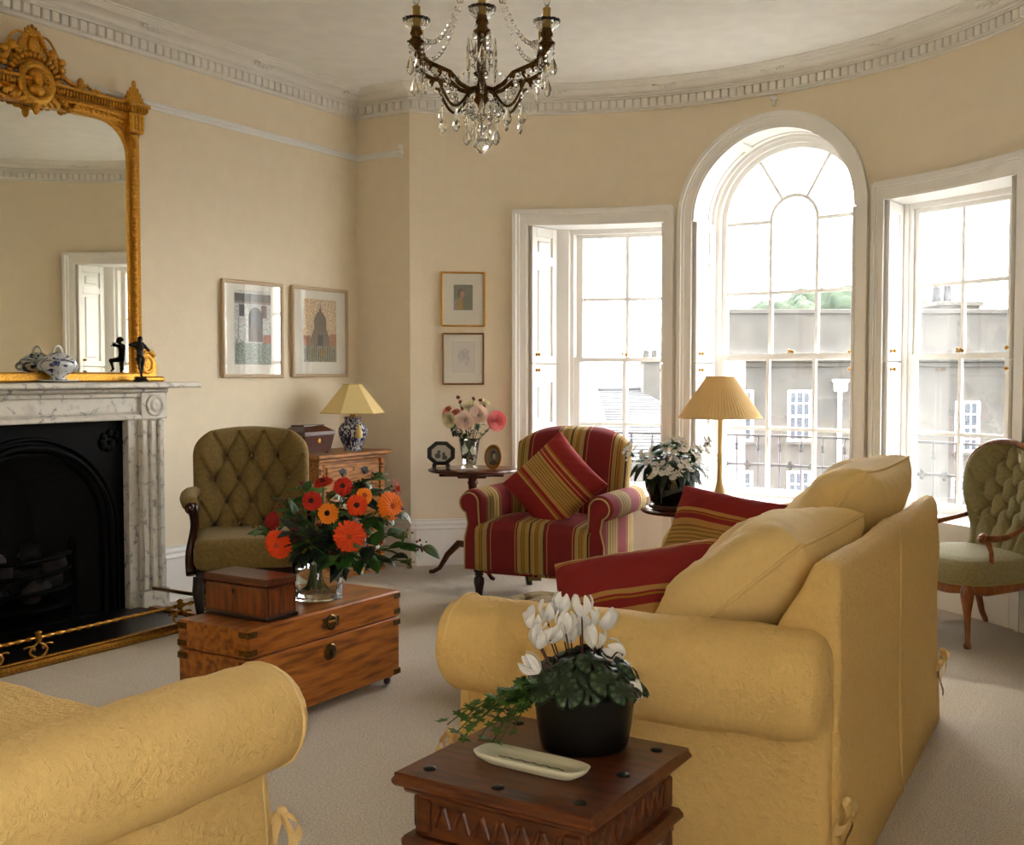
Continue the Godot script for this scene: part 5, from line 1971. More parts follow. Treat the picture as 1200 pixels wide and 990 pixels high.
# spoon-backed chair in sage velvet with carved walnut frame
func sage_chair():
	var o := thing("spoonback_chair", "sage velvet spoon-back chair with carved walnut frame, far right", "armchair", Vector3(-0.925, 0, -5.70), deg_to_rad(-42))
	o.scale = Vector3(0.94, 0.92, 0.82)
	var pitch := Vector2(0.056, 0.085)
	var bt := []
	for r in 5:
		for c in 6:
			var x := (c - 2.5) * 0.112 + (0.056 if r % 2 else 0.0)
			var y := 0.58 + r * 0.085
			if abs(x) < 0.20 and not (r == 4 and abs(x) > 0.13):
				bt.append(Vector2(x, y))
	var wid := func(v: float) -> float:
		# waist low down, full round head
		return 0.205 + 0.075 * smoothstep(0.10, 0.62, v) - 0.28 * (1.0 - sqrt(max(0.0, 1.0 - pow(max(0.0, (v - 0.66) / 0.34), 2.4))))
	var surf := func(a: float, v: float) -> Vector3:
		var y: float = lerpf(0.40, 1.0, v)
		var w: float = wid.call(v)
		return Vector3(a * w, y, -0.24 - 0.20 * (y - 0.4) + 0.10 * a * a * (0.3 + 0.7 * smoothstep(0.1, 0.6, v)) - 0.03 * sin(v * PI))
	var mb := MB.new()
	mb.grid(func(u, v):
		var a: float = u * 2.0 - 1.0
		var p: Vector3 = surf.call(a, v)
		var th: float = 0.075 * pow(max(0.0, 1.0 - pow(abs(a), 6.0)), 0.5) * pow(max(0.0, 1.0 - pow(v, 12.0)), 0.5)
		var d: float = tuft(Vector2(p.x, p.y), bt, pitch, 0.042)
		# vertical flutes fanning below the lowest buttons
		if p.y < 0.58:
			for b in bt:
				if b.y < 0.59:
					var xx: float = b.x * (0.75 + 0.25 * (p.y - 0.40) / 0.18)
					d += 0.020 * exp(-pow((p.x - xx) / 0.012, 2.0))
		return p + Vector3(0, 0, th - d * smoothstep(0.0, 0.15, 1.0 - abs(a))), 120, 120)
	mb.grid(func(u, v):
		var a: float = u * 2.0 - 1.0
		var th: float = 0.03 * pow(max(0.0, 1.0 - pow(abs(a), 6.0)), 0.5) * pow(max(0.0, 1.0 - pow(v, 12.0)), 0.5)
		return surf.call(a, v) + Vector3(0, 0, -th), 24, 20, true)
	var back := part(o, "backrest", mb, "sage")
	for b in bt:
		var v: float = (b.y - 0.40) / 0.60
		var p: Vector3 = surf.call(b.x / wid.call(v), v) + Vector3(0, 0, 0.075 - 0.056)
		mb = MB.new()
		mb.ball(p, Vector3(0.010, 0.010, 0.006), 10, 6)
		part(back, "button", mb, "sage")
	# show-wood rim round the back
	mb = MB.new()
	var rim := []
	for i in 49:
		var t := -1.0 + i / 24.0
		var v := 1.0 - pow(abs(t), 2.2)
		var p: Vector3 = surf.call(1.0 if t > 0 else -1.0, v) + Vector3(0, 0, -0.010)
		var out := Vector2(sign(t) * wid.call(v), 0.30 * max(0.0, v - 0.60) / 0.4).normalized()
		rim.append(p + Vector3(out.x, out.y, 0) * 0.010)
	mb.tube(rim, 0.015, 8)
	part(back, "wood_rim", mb, "walnut")
	# seat
	mb = MB.new()
	mb.grid(func(u, v):
		var a: float = -u * TAU
		var rows := [[0.30, 0.99], [0.33, 1.0], [0.37, 1.01], [0.405, 0.99], [0.43, 0.93], [0.445, 0.80], [0.455, 0.5], [0.458, 0.0]]
		var f: float = v * 7.0
		var i: int = min(int(f), 6)
		var y: float = lerpf(rows[i][0], rows[i + 1][0], f - i)
		var k: float = lerpf(rows[i][1], rows[i + 1][1], f - i)
		var c := cos(a)
		var s := sin(a)
		var x: float = sign(c) * pow(abs(c), 0.55) * 0.30 * k
		var z: float = sign(s) * pow(abs(s), 0.55) * 0.30 * k
		x *= 1.0 + 0.18 * z / 0.3 * 0.6
		return Vector3(x, y, z - 0.0), 40, 21)
	part(o, "seat", mb, "sage")
	mb = MB.new()
	mb.grid(func(u, v):
		var a: float = -u * TAU
		var q: Vector2 = path_at([Vector2(0.92, 0.27), Vector2(1.0, 0.27), Vector2(1.025, 0.285), Vector2(1.02, 0.305), Vector2(0.99, 0.315)], v)
		var c := cos(a)
		var s := sin(a)
		var x: float = sign(c) * pow(abs(c), 0.55) * 0.30 * q.x
		var z: float = sign(s) * pow(abs(s), 0.55) * 0.30 * q.x
		x *= 1.0 + 0.18 * z / 0.3 * 0.6
		return Vector3(x, q.y - 0.018 * sin(a * 6.0) * 0.3, z), 48, 8)
	part(o, "seat_rail", mb, "walnut")
	mb = MB.new()
	var gp := []
	for i in 41:
		var a := TAU * i / 40.0
		var c := cos(a)
		var s := sin(a)
		var z: float = sign(s) * pow(abs(s), 0.55) * 0.302
		gp.append(Vector3(sign(c) * pow(abs(c), 0.55) * 0.302 * (1.0 + 0.108 * z / 0.3), 0.318, z))
	mb.tube(gp, 0.005, 6, false)
	part(o, "gimp_braid", mb, "gimp")
	for s in [-1.0, 1.0]:
		# cabriole front leg with scrolled knee
		mb = MB.new()
		var lp := []
		var lr := []
		for q in [[0.0, 0.275, 0.235, 0.018], [0.015, 0.276, 0.238, 0.022], [0.03, 0.272, 0.232, 0.014], [0.10, 0.268, 0.230, 0.015], [0.18, 0.274, 0.240, 0.021], [0.24, 0.285, 0.252, 0.031], [0.285, 0.285, 0.252, 0.038], [0.315, 0.280, 0.246, 0.030]]:
			lp.append(Vector3(s * q[1], q[0], q[2]))
			lr.append(q[3])
		mb.tube(lp, lr, 12)
		mb.ball(Vector3(s * 0.300, 0.285, 0.270), Vector3(0.022, 0.026, 0.020), 12, 8)
		mb.ball(Vector3(s * 0.298, 0.255, 0.268), Vector3(0.014, 0.020, 0.014), 10, 8)
		part(o, "leg", mb, "walnut")
		mb = MB.new()
		mb.tube([Vector3(s * 0.20, 0.0, -0.34), Vector3(s * 0.20, 0.06, -0.305), Vector3(s * 0.20, 0.15, -0.28), Vector3(s * 0.21, 0.29, -0.25)], [0.015, 0.017, 0.020, 0.026], 8)
		part(o, "leg", mb, "walnut")
		# low scrolled arm
		mb = MB.new()
		var ap := []
		var ar := []
		for i in 15:
			var t := i / 14.0
			ap.append(Vector3(s * (0.225 + 0.085 * sin(t * PI * 0.55)), 0.60 - 0.075 * sin(t * PI * 0.5) + 0.03 * t * t, -0.21 + 0.38 * t))
			ar.append(0.013 + 0.006 * t)
		mb.tube(ap, ar, 10)
		var e: Vector3 = ap[14]
		for i in 8:
			var a := i * 0.7
			mb.ball(e + Vector3(0, -0.006 + cos(a) * (0.018 - i * 0.002), 0.006 + sin(a) * (0.018 - i * 0.002)), Vector3(0.021, 0.013, 0.013), 10, 6)
		var arm := part(o, "arm", mb, "walnut")
		mb = MB.new()
		mb.tube([e + Vector3(0, -0.01, -0.02), e + Vector3(-s * 0.006, -0.07, -0.055), Vector3(s * 0.275, 0.40, 0.08), Vector3(s * 0.272, 0.32, 0.05)], [0.016, 0.013, 0.015, 0.02], 10)
		part(arm, "arm_support", mb, "walnut")

# ---------------------------------------------------------------- furniture
func build_furniture():
	mat("burgundy", Color(0.50, 0.10, 0.12), 0.88)
	mat("buff", Color(0.74, 0.64, 0.40), 0.88)
	mat("carved", Color(0.20, 0.085, 0.045), 0.25)
	make_sofa("covered_sofa", "pale yellow damask sofa with rolled arms, its back to right", Vector3(-1.22, 0, -3.34), deg_to_rad(3.0), 0.45)
	make_sofa("foreground_sofa", "pale yellow damask sofa in near left foreground, only its arm showing", Vector3(-3.03, 0, -1.335), deg_to_rad(-91.0), 0.47, 1.25).scale.y = 0.92
	# back cushions lean on the sofa back
	var up := Vector3.UP
	cushion("back_cushion", "large pale yellow piped back cushion, nearest on the sofa", 0.70, 0.56, 0.33, Vector3(-1.03, 0.655, -2.985), lean(-0.86, 0.04, 0.0), "cushion_cloth", 3, 1.0, 0.0, 0.016, 0.36, "sofa back cushions")
	cushion("back_cushion", "large pale yellow piped back cushion at the sofa's far end", 0.70, 0.60, 0.30, Vector3(-1.03, 0.725, -3.72), lean(-0.66, 0.04, 0.0), "cushion_cloth", 8, 1.0, 0.0, 0.016, 0.36, "sofa back cushions")
	cushion("scatter_cushion", "plain yellow cushion tucked behind the striped cushion on sofa", 0.40, 0.40, 0.14, Vector3(-1.25, 0.60, -4.03), Basis(up, -0.15) * Basis(Vector3.RIGHT, -0.40) * Basis(Vector3.BACK, 0.25), "cushion_cloth", 5, 1.0, 0.0, 0.010, 0.42)
	cushion("striped_cushion", "red cushion with gold stripes lying nearest on sofa", 0.50, 0.42, 0.19, Vector3(-1.36, 0.57, -2.90), Basis(up, 0.12) * Basis(Vector3.RIGHT, -0.75) * Basis(Vector3.BACK, 0.27), "stripe_cushion", 6, -0.5, 0.44, 0.010, 0.42, "red striped cushions")
	cushion("striped_cushion", "red and gold striped cushion standing against sofa's far end", 0.42, 0.40, 0.16, Vector3(-1.51, 0.63, -3.94), Basis(up, 0.10) * Basis(Vector3.RIGHT, -0.60) * Basis(Vector3.BACK, -0.16), "stripe_cushion", 7, -0.40, 0.62, 0.010, 0.42, "red striped cushions")
	striped_armchair()
	cushion("striped_cushion", "red striped cushion set diamond-wise in the striped armchair", 0.44, 0.44, 0.17, Vector3(-2.985, 0.655, -5.29), Basis(up, deg_to_rad(7)) * Basis(Vector3.RIGHT, -0.38) * Basis(Vector3.BACK, deg_to_rad(-43)), "stripe_cushion", 9, 0.34, 0.73, 0.010, 0.42, "red striped cushions")
	olive_armchair()
	sage_chair()
	trunk()
	side_table()
	cabinet()
	tripod_table()
	lamp_table()
	# buttoned footstool
	var o := thing("buttoned_footstool", "olive buttoned footstool just behind the yellow sofa arm", "footstool", Vector3(-2.23, 0, -4.02))
	var mb := MB.new()
	var fb := []
	for i in 4:
		for j in 3:
			fb.append(Vector2((i - 1.5) * 0.15 + (0.075 if j % 2 else 0.0) - 0.03, (j - 1) * 0.13))
	mb.grid(func(u, v):
		var a: float = u * 2.0 - 1.0
		var b: float = v * 2.0 - 1.0
		var f: float = pow(max(0.0, (1.0 - pow(a, 8.0)) * (1.0 - pow(b, 8.0))), 0.5)
		var p := Vector2(a * 0.32, b * 0.24)
		return Vector3(p.x, 0.20 + f * (0.11 - tuft(p, fb, Vector2(0.075, 0.13), 0.03)), p.y), 60, 44, true)
	mb.bb(Vector3(-0.315, 0.12, -0.235), Vector3(0.315, 0.202, 0.235), 0.01)
	part(o, "padded_top", mb, "velvet")
	for q in [[-1, -1], [1, -1], [1, 1], [-1, 1]]:
		mb = MB.new()
		mb.lathe([Vector2(0, 0), Vector2(0.016, 0), Vector2(0.014, 0.02), Vector2(0.026, 0.06), Vector2(0.018, 0.09), Vector2(0.028, 0.10), Vector2(0.028, 0.13), Vector2(0, 0.13)], 12, Vector3(q[0] * 0.27, 0, q[1] * 0.19))
		part(o, "leg", mb, "dark_leg")

# cushion stance on the sofa (which faces -x): tilt back, swing, turn in its own plane
func lean(tilt: float, swing: float, spin: float) -> Basis:
	return Basis(Vector3.UP, -PI / 2 + swing) * Basis(Vector3.RIGHT, tilt) * Basis(Vector3.BACK, spin)

func trunk():
	var o := thing("camphor_trunk", "polished camphor wood travelling trunk with brass corners on castors", "trunk", Vector3(-2.90, 0, -3.14))
	var hx := 0.172
	var hz := 0.42
	var mb := MB.new()
	mb.bb(Vector3(-hx, 0.04, -hz), Vector3(hx, 0.275, hz), 0.004)
	part(o, "chest_body", mb, "camphor")
	mb = MB.new()
	mb.bb(Vector3(-hx - 0.003, 0.279, -hz - 0.003), Vector3(hx + 0.003, 0.382, hz + 0.003), 0.006)
	part(o, "lid", mb, "camphor")
	# brass straps on the corners, both halves
	for sx in [-1.0, 1.0]:
		for sz in [-1.0, 1.0]:
			for y in [0.055, 0.255, 0.300, 0.362]:
				mb = MB.new()
				mb.bb(Vector3(sx * (hx - 0.045), y - 0.011, sz * (hz + 0.0012)), Vector3(sx * (hx + 0.0038), y + 0.011, sz * (hz + 0.0038)), 0.001)
				mb.bb(Vector3(sx * (hx + 0.0012), y - 0.011, sz * (hz - 0.038)), Vector3(sx * (hx + 0.0038), y + 0.011, sz * (hz + 0.0038)), 0.001)
				part(o, "corner_strap", mb, "old_brass")
			mb = MB.new()
			mb.ball(Vector3(sx * 0.14, 0.018, sz * 0.38), Vector3(0.012, 0.018, 0.018), 12, 8)
			mb.bb(Vector3(sx * 0.14 - 0.016, 0.030, sz * 0.38 - 0.016), Vector3(sx * 0.14 + 0.016, 0.042, sz * 0.38 + 0.016), 0.003)
			part(o, "castor", mb, "dark_leg")
	# sunk handle and round lock on the long face
	mb = MB.new()
	mb.bb(Vector3(hx + 0.001, 0.312, -0.045), Vector3(hx + 0.006, 0.352, 0.045), 0.002)
	mb.lathe([Vector2(0.022, 0), Vector2(0.030, 0), Vector2(0.030, 0.004), Vector2(0.022, 0.004)], 20, Vector3(hx + 0.004, 0.332, 0), Basis(Vector3.FORWARD, PI / 2))
	var hn := part(o, "flush_handle", mb, "old_brass")
	mb = MB.new()
	mb.bb(Vector3(hx + 0.005, 0.328, -0.022), Vector3(hx + 0.012, 0.338, 0.022), 0.002)
	part(hn, "grip", mb, "brass")
	mb = MB.new()
	mb.lathe([Vector2(0, 0), Vector2(0.030, 0), Vector2(0.030, 0.004), Vector2(0.024, 0.006), Vector2(0, 0.006)], 24, Vector3(hx + 0.001, 0.222, 0), Basis(Vector3.FORWARD, PI / 2))
	var lk := part(o, "lock_plate", mb, "old_brass")
	mb = MB.new()
	mb.bb(Vector3(hx + 0.005, 0.212, -0.003), Vector3(hx + 0.009, 0.232, 0.003))
	part(lk, "keyhole", mb, "ebony")
	# carrying handle on the near end
	mb = MB.new()
	var hp := []
	for i in 11:
		var a := PI * i / 10.0
		hp.append(Vector3(-cos(a) * 0.055, 0.175 - sin(a) * 0.035, hz + 0.012))
	mb.tube(hp, 0.006, 8)
	for s in [-1.0, 1.0]:
		mb.ball(Vector3(s * 0.055, 0.178, hz + 0.006), Vector3(0.014, 0.018, 0.008), 10, 6)
	part(o, "end_handle", mb, "old_brass")
	# wooden box on top
	var b := thing("writing_box", "small mahogany box with framed panels on the trunk", "box", Vector3(-2.912, 0.383, -2.915), deg_to_rad(-1))
	mb = MB.new()
	var bx := 0.155
	var bz := 0.074
	mb.bb(Vector3(-bx, 0.010, -bz), Vector3(bx, 0.120, bz), 0.003)
	part(b, "box_body", mb, "boxwood")
	mb = MB.new()
	mb.bb(Vector3(-bx - 0.003, 0.122, -bz - 0.003), Vector3(bx + 0.003, 0.150, bz + 0.003), 0.004)
	part(b, "lid", mb, "boxwood")
	mb = MB.new()
	mb.bb(Vector3(-bx - 0.006, 0.0, -bz - 0.006), Vector3(bx + 0.006, 0.014, bz + 0.006), 0.003)
	part(b, "plinth", mb, "dark_leg")
	for s in [-1.0, 1.0]:
		mb = MB.new()
		mb.bb(Vector3(s * bx, 0.022, -bz + 0.012), Vector3(s * (bx + 0.0015), 0.112, bz - 0.012))
		part(b, "inlaid_panel", mb, "boxwood_light")
		mb = MB.new()
		mb.bb(Vector3(-bx + 0.012, 0.022, s * bz), Vector3(bx - 0.012, 0.112, s * (bz + 0.0015)))
		part(b, "inlaid_panel", mb, "boxwood_light")
	mb = MB.new()
	mb.lathe([Vector2(0, 0), Vector2(0.006, 0), Vector2(0.006, 0.002), Vector2(0, 0.002)], 12, Vector3(-0.01, 0.095, bz + 0.0015), Basis(Vector3.RIGHT, PI / 2))
	part(b, "keyhole", mb, "ebony")

func side_table():
	var o := thing("carved_side_table", "dark carved wooden side table with studs in the foreground", "table", Vector3(-1.115, 0, -1.945))
	var h := 0.465
	var s := 0.222
	var mb := MB.new()
	mb.bb(Vector3(-s, h - 0.012, -s), Vector3(s, h, s), 0.003)
	mb.bb(Vector3(-s - 0.006, h - 0.026, -s - 0.006), Vector3(s + 0.006, h - 0.008, s + 0.006), 0.007)
	mb.bb(Vector3(-s + 0.012, h - 0.042, -s + 0.012), Vector3(s - 0.012, h - 0.024, s - 0.012), 0.006)
	var top := part(o, "tabletop", mb, "table_wood")
	for q in [[-0.17, 0.17], [0.0, 0.185], [0.17, 0.17], [0.175, 0.0], [0.17, -0.17], [-0.17, -0.17]]:
		mb = MB.new()
		mb.lathe([Vector2(0.014, 0.0), Vector2(0.012, 0.0035), Vector2(0.006, 0.005), Vector2(0, 0.005)], 12, Vector3(q[0], h, q[1]))
		part(top, "iron_stud", mb, "black_bronze")
	mb = MB.new()
	mb.bb(Vector3(-s + 0.03, h - 0.13, -s + 0.03), Vector3(s - 0.03, h - 0.04, s - 0.03), 0.004)
	mb.bb(Vector3(-s + 0.006, h - 0.155, -s + 0.006), Vector3(s - 0.006, h - 0.128, s - 0.006), 0.010)
	mb.bb(Vector3(-s + 0.022, h - 0.180, -s + 0.022), Vector3(s - 0.022, h - 0.152, s - 0.022), 0.008)
	var ap := part(o, "apron", mb, "table_wood")
	# carved lozenges and reeds along the apron
	mb = MB.new()
	for side in 4:
		mb.xf = Transform3D(Basis(Vector3.UP, side * PI / 2), Vector3.ZERO)
		for i in 13:
			mb.box(Vector3(-0.135 + 0.0225 * i, h - 0.082, s - 0.029), Vector3(0.011, 0.048, 0.010), 0.003, Basis(Vector3.BACK, 0.35 if i % 2 else -0.35))
		for e in [-1.0, 1.0]:
			mb.box(Vector3(e * 0.168, h - 0.085, s - 0.028), Vector3(0.034, 0.066, 0.014), 0.004)
	part(ap, "carving", mb, "table_wood")
	for q in [[-1, -1], [1, -1], [1, 1], [-1, 1]]:
		mb = MB.new()
		mb.lathe([Vector2(0, 0), Vector2(0.024, 0.0), Vector2(0.026, 0.02), Vector2(0.018, 0.04), Vector2(0.022, 0.10), Vector2(0.034, 0.16), Vector2(0.038, 0.19), Vector2(0.030, 0.215), Vector2(0.020, 0.225), Vector2(0.032, 0.235), Vector2(0.038, 0.25), Vector2(0.032, 0.265), Vector2(0.030, 0.30), Vector2(0, 0.30)], 16, Vector3(q[0] * (s - 0.05), 0, q[1] * (s - 0.05)))
		part(o, "leg", mb, "table_wood")

func cabinet():
	# stands against the chimney wall, front to +x
	var o := thing("oak_cabinet", "honey coloured oak cabinet with drawers in the corner", "cabinet", Vector3(-4.60, 0, -5.32))
	var hz := 0.33
	var fx := 0.17
	var bx := -0.19
	var h := 0.775
	var mb := MB.new()
	mb.bb(Vector3(bx, 0.06, -hz + 0.03), Vector3(fx - 0.02, h - 0.05, hz - 0.03), 0.004)
	part(o, "carcass", mb, "oak")
	mb = MB.new()
	mb.bb(Vector3(bx - 0.01, h - 0.022, -hz - 0.02), Vector3(fx + 0.035, h, hz + 0.02), 0.005)
	mb.bb(Vector3(bx - 0.01, h - 0.050, -hz), Vector3(fx + 0.010, h - 0.022, hz), 0.008)
	part(o, "top", mb, "oak")
	mb = MB.new()
	mb.bb(Vector3(bx - 0.005, 0.0, -hz + 0.01), Vector3(fx, 0.075, hz - 0.01), 0.006)
	part(o, "plinth", mb, "oak")
	for s in [-1.0, 1.0]:
		mb = MB.new()
		mb.bb(Vector3(fx - 0.03, 0.075, s * (hz - 0.055)), Vector3(fx + 0.0, h - 0.05, s * (hz - 0.015)), 0.004)
		for k in 2:
			mb.box(Vector3(fx + 0.006, h - 0.11 + 0.02 * k, s * (hz - 0.035)), Vector3(0.016, 0.012, 0.034), 0.003)
		part(o, "stile", mb, "oak")
	for k in 3:
		var y1: float = [h - 0.062, h - 0.20, h - 0.42][k]
		var y0: float = [h - 0.185, h - 0.405, 0.10][k]
		mb = MB.new()
		mb.bb(Vector3(fx - 0.03, y0, -hz + 0.065), Vector3(fx - 0.006, y1, hz - 0.065), 0.003)
		mb.bb(Vector3(fx - 0.010, y0 + 0.018, -hz + 0.083), Vector3(fx + 0.004, y1 - 0.018, hz - 0.083), 0.006)
		var d := part(o, "drawer", mb, "oak")
		for s in [-1.0, 1.0]:
			mb = MB.new()
			mb.xf = Transform3D(Basis(Vector3.UP, PI / 2), Vector3(fx + 0.004, (y0 + y1) / 2 + 0.006, s * 0.105))
			mb.prism([Vector2(-0.036, 0.016), Vector2(-0.016, 0.020), Vector2(0, 0.026), Vector2(0.016, 0.020), Vector2(0.036, 0.016), Vector2(0.026, -0.004), Vector2(0.010, -0.016), Vector2(0, -0.028), Vector2(-0.010, -0.016), Vector2(-0.026, -0.004)], 0.0, 0.003)
			var hp := []
			for i in 9:
				var a := PI * i / 8.0
				hp.append(Vector3(-cos(a) * 0.022, -sin(a) * 0.020, 0.012))
			mb.tube(hp, 0.003, 6)
			part(d, "handle", mb, "black_bronze")
		mb = MB.new()
		mb.bb(Vector3(fx + 0.004, (y0 + y1) / 2 + 0.010, -0.006), Vector3(fx + 0.007, (y0 + y1) / 2 + 0.030, 0.006), 0.001)
		part(d, "escutcheon", mb, "old_brass")
	# tea caddy and lamp on top
	var c := thing("tea_caddy", "sarcophagus shaped rosewood tea caddy beside the lamp", "box", Vector3(-4.60, h, -5.10), deg_to_rad(4))
	mb = MB.new()
	mb.flat()
	frustum(mb, Vector3(0, 0.012, 0), 0.075, 0.125, 0.092, 0.145, 0.100)
	part(c, "box_body", mb, "rosewood")
	mb = MB.new()
	frustum(mb, Vector3(0, 0.114, 0), 0.095, 0.148, 0.093, 0.146, 0.022)
	frustum(mb, Vector3(0, 0.136, 0), 0.093, 0.146, 0.045, 0.095, 0.032)
	frustum(mb, Vector3(0, 0.168, 0), 0.050, 0.100, 0.048, 0.098, 0.008)
	part(c, "lid", mb, "rosewood")
	for q in [[-1, -1], [1, -1], [1, 1], [-1, 1]]:
		mb = MB.new()
		mb.ball(Vector3(q[0] * 0.062, 0.008, q[1] * 0.108), Vector3(0.014, 0.008, 0.014), 10, 6)
		part(c, "bun_foot", mb, "dark_leg")
	mb = MB.new()
	for k in 4:
		mb.box(Vector3(0.088, 0.080, 0), Vector3(0.004, 0.007, 0.030), 0.001, Basis(Vector3.RIGHT, k * PI / 4))
	part(c, "star_escutcheon", mb, "brass")
	var l := thing("ginger_jar_lamp", "blue and white ginger jar lamp with cream panelled shade", "table lamp", Vector3(-4.53, h, -5.44))
	mb = MB.new()
	mb.lathe([Vector2(0, 0), Vector2(0.055, 0.0), Vector2(0.058, 0.006), Vector2(0.052, 0.012), Vector2(0.064, 0.040), Vector2(0.084, 0.085), Vector2(0.093, 0.118), Vector2(0.090, 0.145), Vector2(0.074, 0.170), Vector2(0.052, 0.182), Vector2(0.050, 0.200), Vector2(0.056, 0.206), Vector2(0.050, 0.214), Vector2(0, 0.214)], 28)
	part(l, "jar", mb, bluewhite(17, 0.075, 0.22, true))
	mb = MB.new()
	mb.lathe([Vector2(0, 0.214), Vector2(0.022, 0.214), Vector2(0.016, 0.222), Vector2(0.012, 0.26), Vector2(0.0, 0.262)], 12)
	part(l, "lamp_fitting", mb, "brass")
	mb = MB.new()
	# six-sided coolie shade
	mb.flat()
	for i in 6:
		var a := TAU * i / 6 + 0.2
		var b := TAU * (i + 1) / 6 + 0.2
		for k in 6:
			var r0: float = lerpf(0.205, 0.058, k / 6.0)
			var r1: float = lerpf(0.205, 0.058, (k + 1) / 6.0)
			var y0: float = lerpf(0.240, 0.420, k / 6.0)
			var y1: float = lerpf(0.240, 0.420, (k + 1) / 6.0)
			mb.quad(Vector3(cos(b) * r0, y0, sin(b) * r0), Vector3(cos(a) * r0, y0, sin(a) * r0), Vector3(cos(a) * r1, y1, sin(a) * r1), Vector3(cos(b) * r1, y1, sin(b) * r1))
	var sh := part(l, "lamp_shade", mb, "shade")
	for y in [[0.205, 0.240], [0.058, 0.420]]:
		mb = MB.new()
		var rp := []
		for i in 7:
			rp.append(Vector3(cos(TAU * i / 6 + 0.2) * y[0], y[1], sin(TAU * i / 6 + 0.2) * y[0]))
		mb.tube(rp, 0.003, 6, false)
		part(sh, "edge_binding", mb, "tassel")
	mb = MB.new()
	mb.lathe([Vector2(0, 0.0), Vector2(0.024, 0.002), Vector2(0.020, 0.04), Vector2(0.012, 0.065), Vector2(0.012, 0.075), Vector2(0.008, 0.082), Vector2(0.0, 0.086)], 14, Vector3(0.085, 0.085, 0.045), Basis(), 7, 0.10)
	mb.tube([Vector3(0.085, 0.17, 0.045), Vector3(0.07, 0.20, 0.036), Vector3(0.045, 0.21, 0.022)], 0.003, 6)
	part(l, "tassel", mb, "tassel")

func frustum(mb: MB, c: Vector3, x0: float, z0: float, x1: float, z1: float, h: float):
	mb.flat()
	var a := [Vector3(-x0, 0, z0), Vector3(x0, 0, z0), Vector3(x0, 0, -z0), Vector3(-x0, 0, -z0)]
	var b := [Vector3(-x1, h, z1), Vector3(x1, h, z1), Vector3(x1, h, -z1), Vector3(-x1, h, -z1)]
	for i in 4:
		var j := (i + 1) % 4
		mb.quad(c + a[i], c + a[j], c + b[j], c + b[i])
	mb.quad(c + b[0], c + b[1], c + b[2], c + b[3])
	mb.quad(c + a[3], c + a[2], c + a[1], c + a[0])

func tripod_table():
	var p := Vector3(-3.86, 0, -5.80)
	var h := 0.665
	var o := thing("tripod_table", "small round mahogany tripod table holding roses and photographs", "table", p)
	var mb := MB.new()
	mb.lathe([Vector2(0, h - 0.018), Vector2(0.268, h - 0.018), Vector2(0.280, h - 0.012), Vector2(0.282, h - 0.004), Vector2(0.276, h), Vector2(0, h)], 48)
	part(o, "tabletop", mb, "mahogany")
	mb = MB.new()
	mb.bb(Vector3(-0.20, h - 0.040, -0.13), Vector3(0.20, h - 0.018, -0.10), 0.003)
	mb.bb(Vector3(-0.20, h - 0.040, 0.10), Vector3(0.20, h - 0.018, 0.13), 0.003)
	mb.bb(Vector3(-0.09, h - 0.055, -0.09), Vector3(0.09, h - 0.018, 0.09), 0.006)
	part(o, "tilt_block", mb, "mahogany", T(Vector3.ZERO, deg_to_rad(30)))
	mb = MB.new()
	mb.lathe([Vector2(0, 0.13), Vector2(0.030, 0.13), Vector2(0.036, 0.16), Vector2(0.034, 0.20), Vector2(0.022, 0.215), Vector2(0.030, 0.235), Vector2(0.038, 0.28), Vector2(0.030, 0.33), Vector2(0.020, 0.35), Vector2(0.026, 0.36), Vector2(0.020, 0.37), Vector2(0.024, 0.46), Vector2(0.028, 0.56), Vector2(0.034, 0.58), Vector2(0.028, 0.59), Vector2(0.030, 0.62), Vector2(0, 0.62)], 18)
	part(o, "column", mb, "mahogany")
	for k in 3:
		mb = MB.new()
		var a := k * TAU / 3 + 2.6
		var d := Vector3(cos(a), 0, sin(a))
		mb.tube([d * 0.02 + Vector3(0, 0.185, 0), d * 0.09 + Vector3(0, 0.19, 0), d * 0.16 + Vector3(0, 0.12, 0), d * 0.21 + Vector3(0, 0.035, 0), d * 0.25 + Vector3(0, 0.014, 0), d * 0.275 + Vector3(0, 0.012, 0)], [0.022, 0.024, 0.019, 0.014, 0.014, 0.012], 8)
		part(o, "leg", mb, "mahogany")

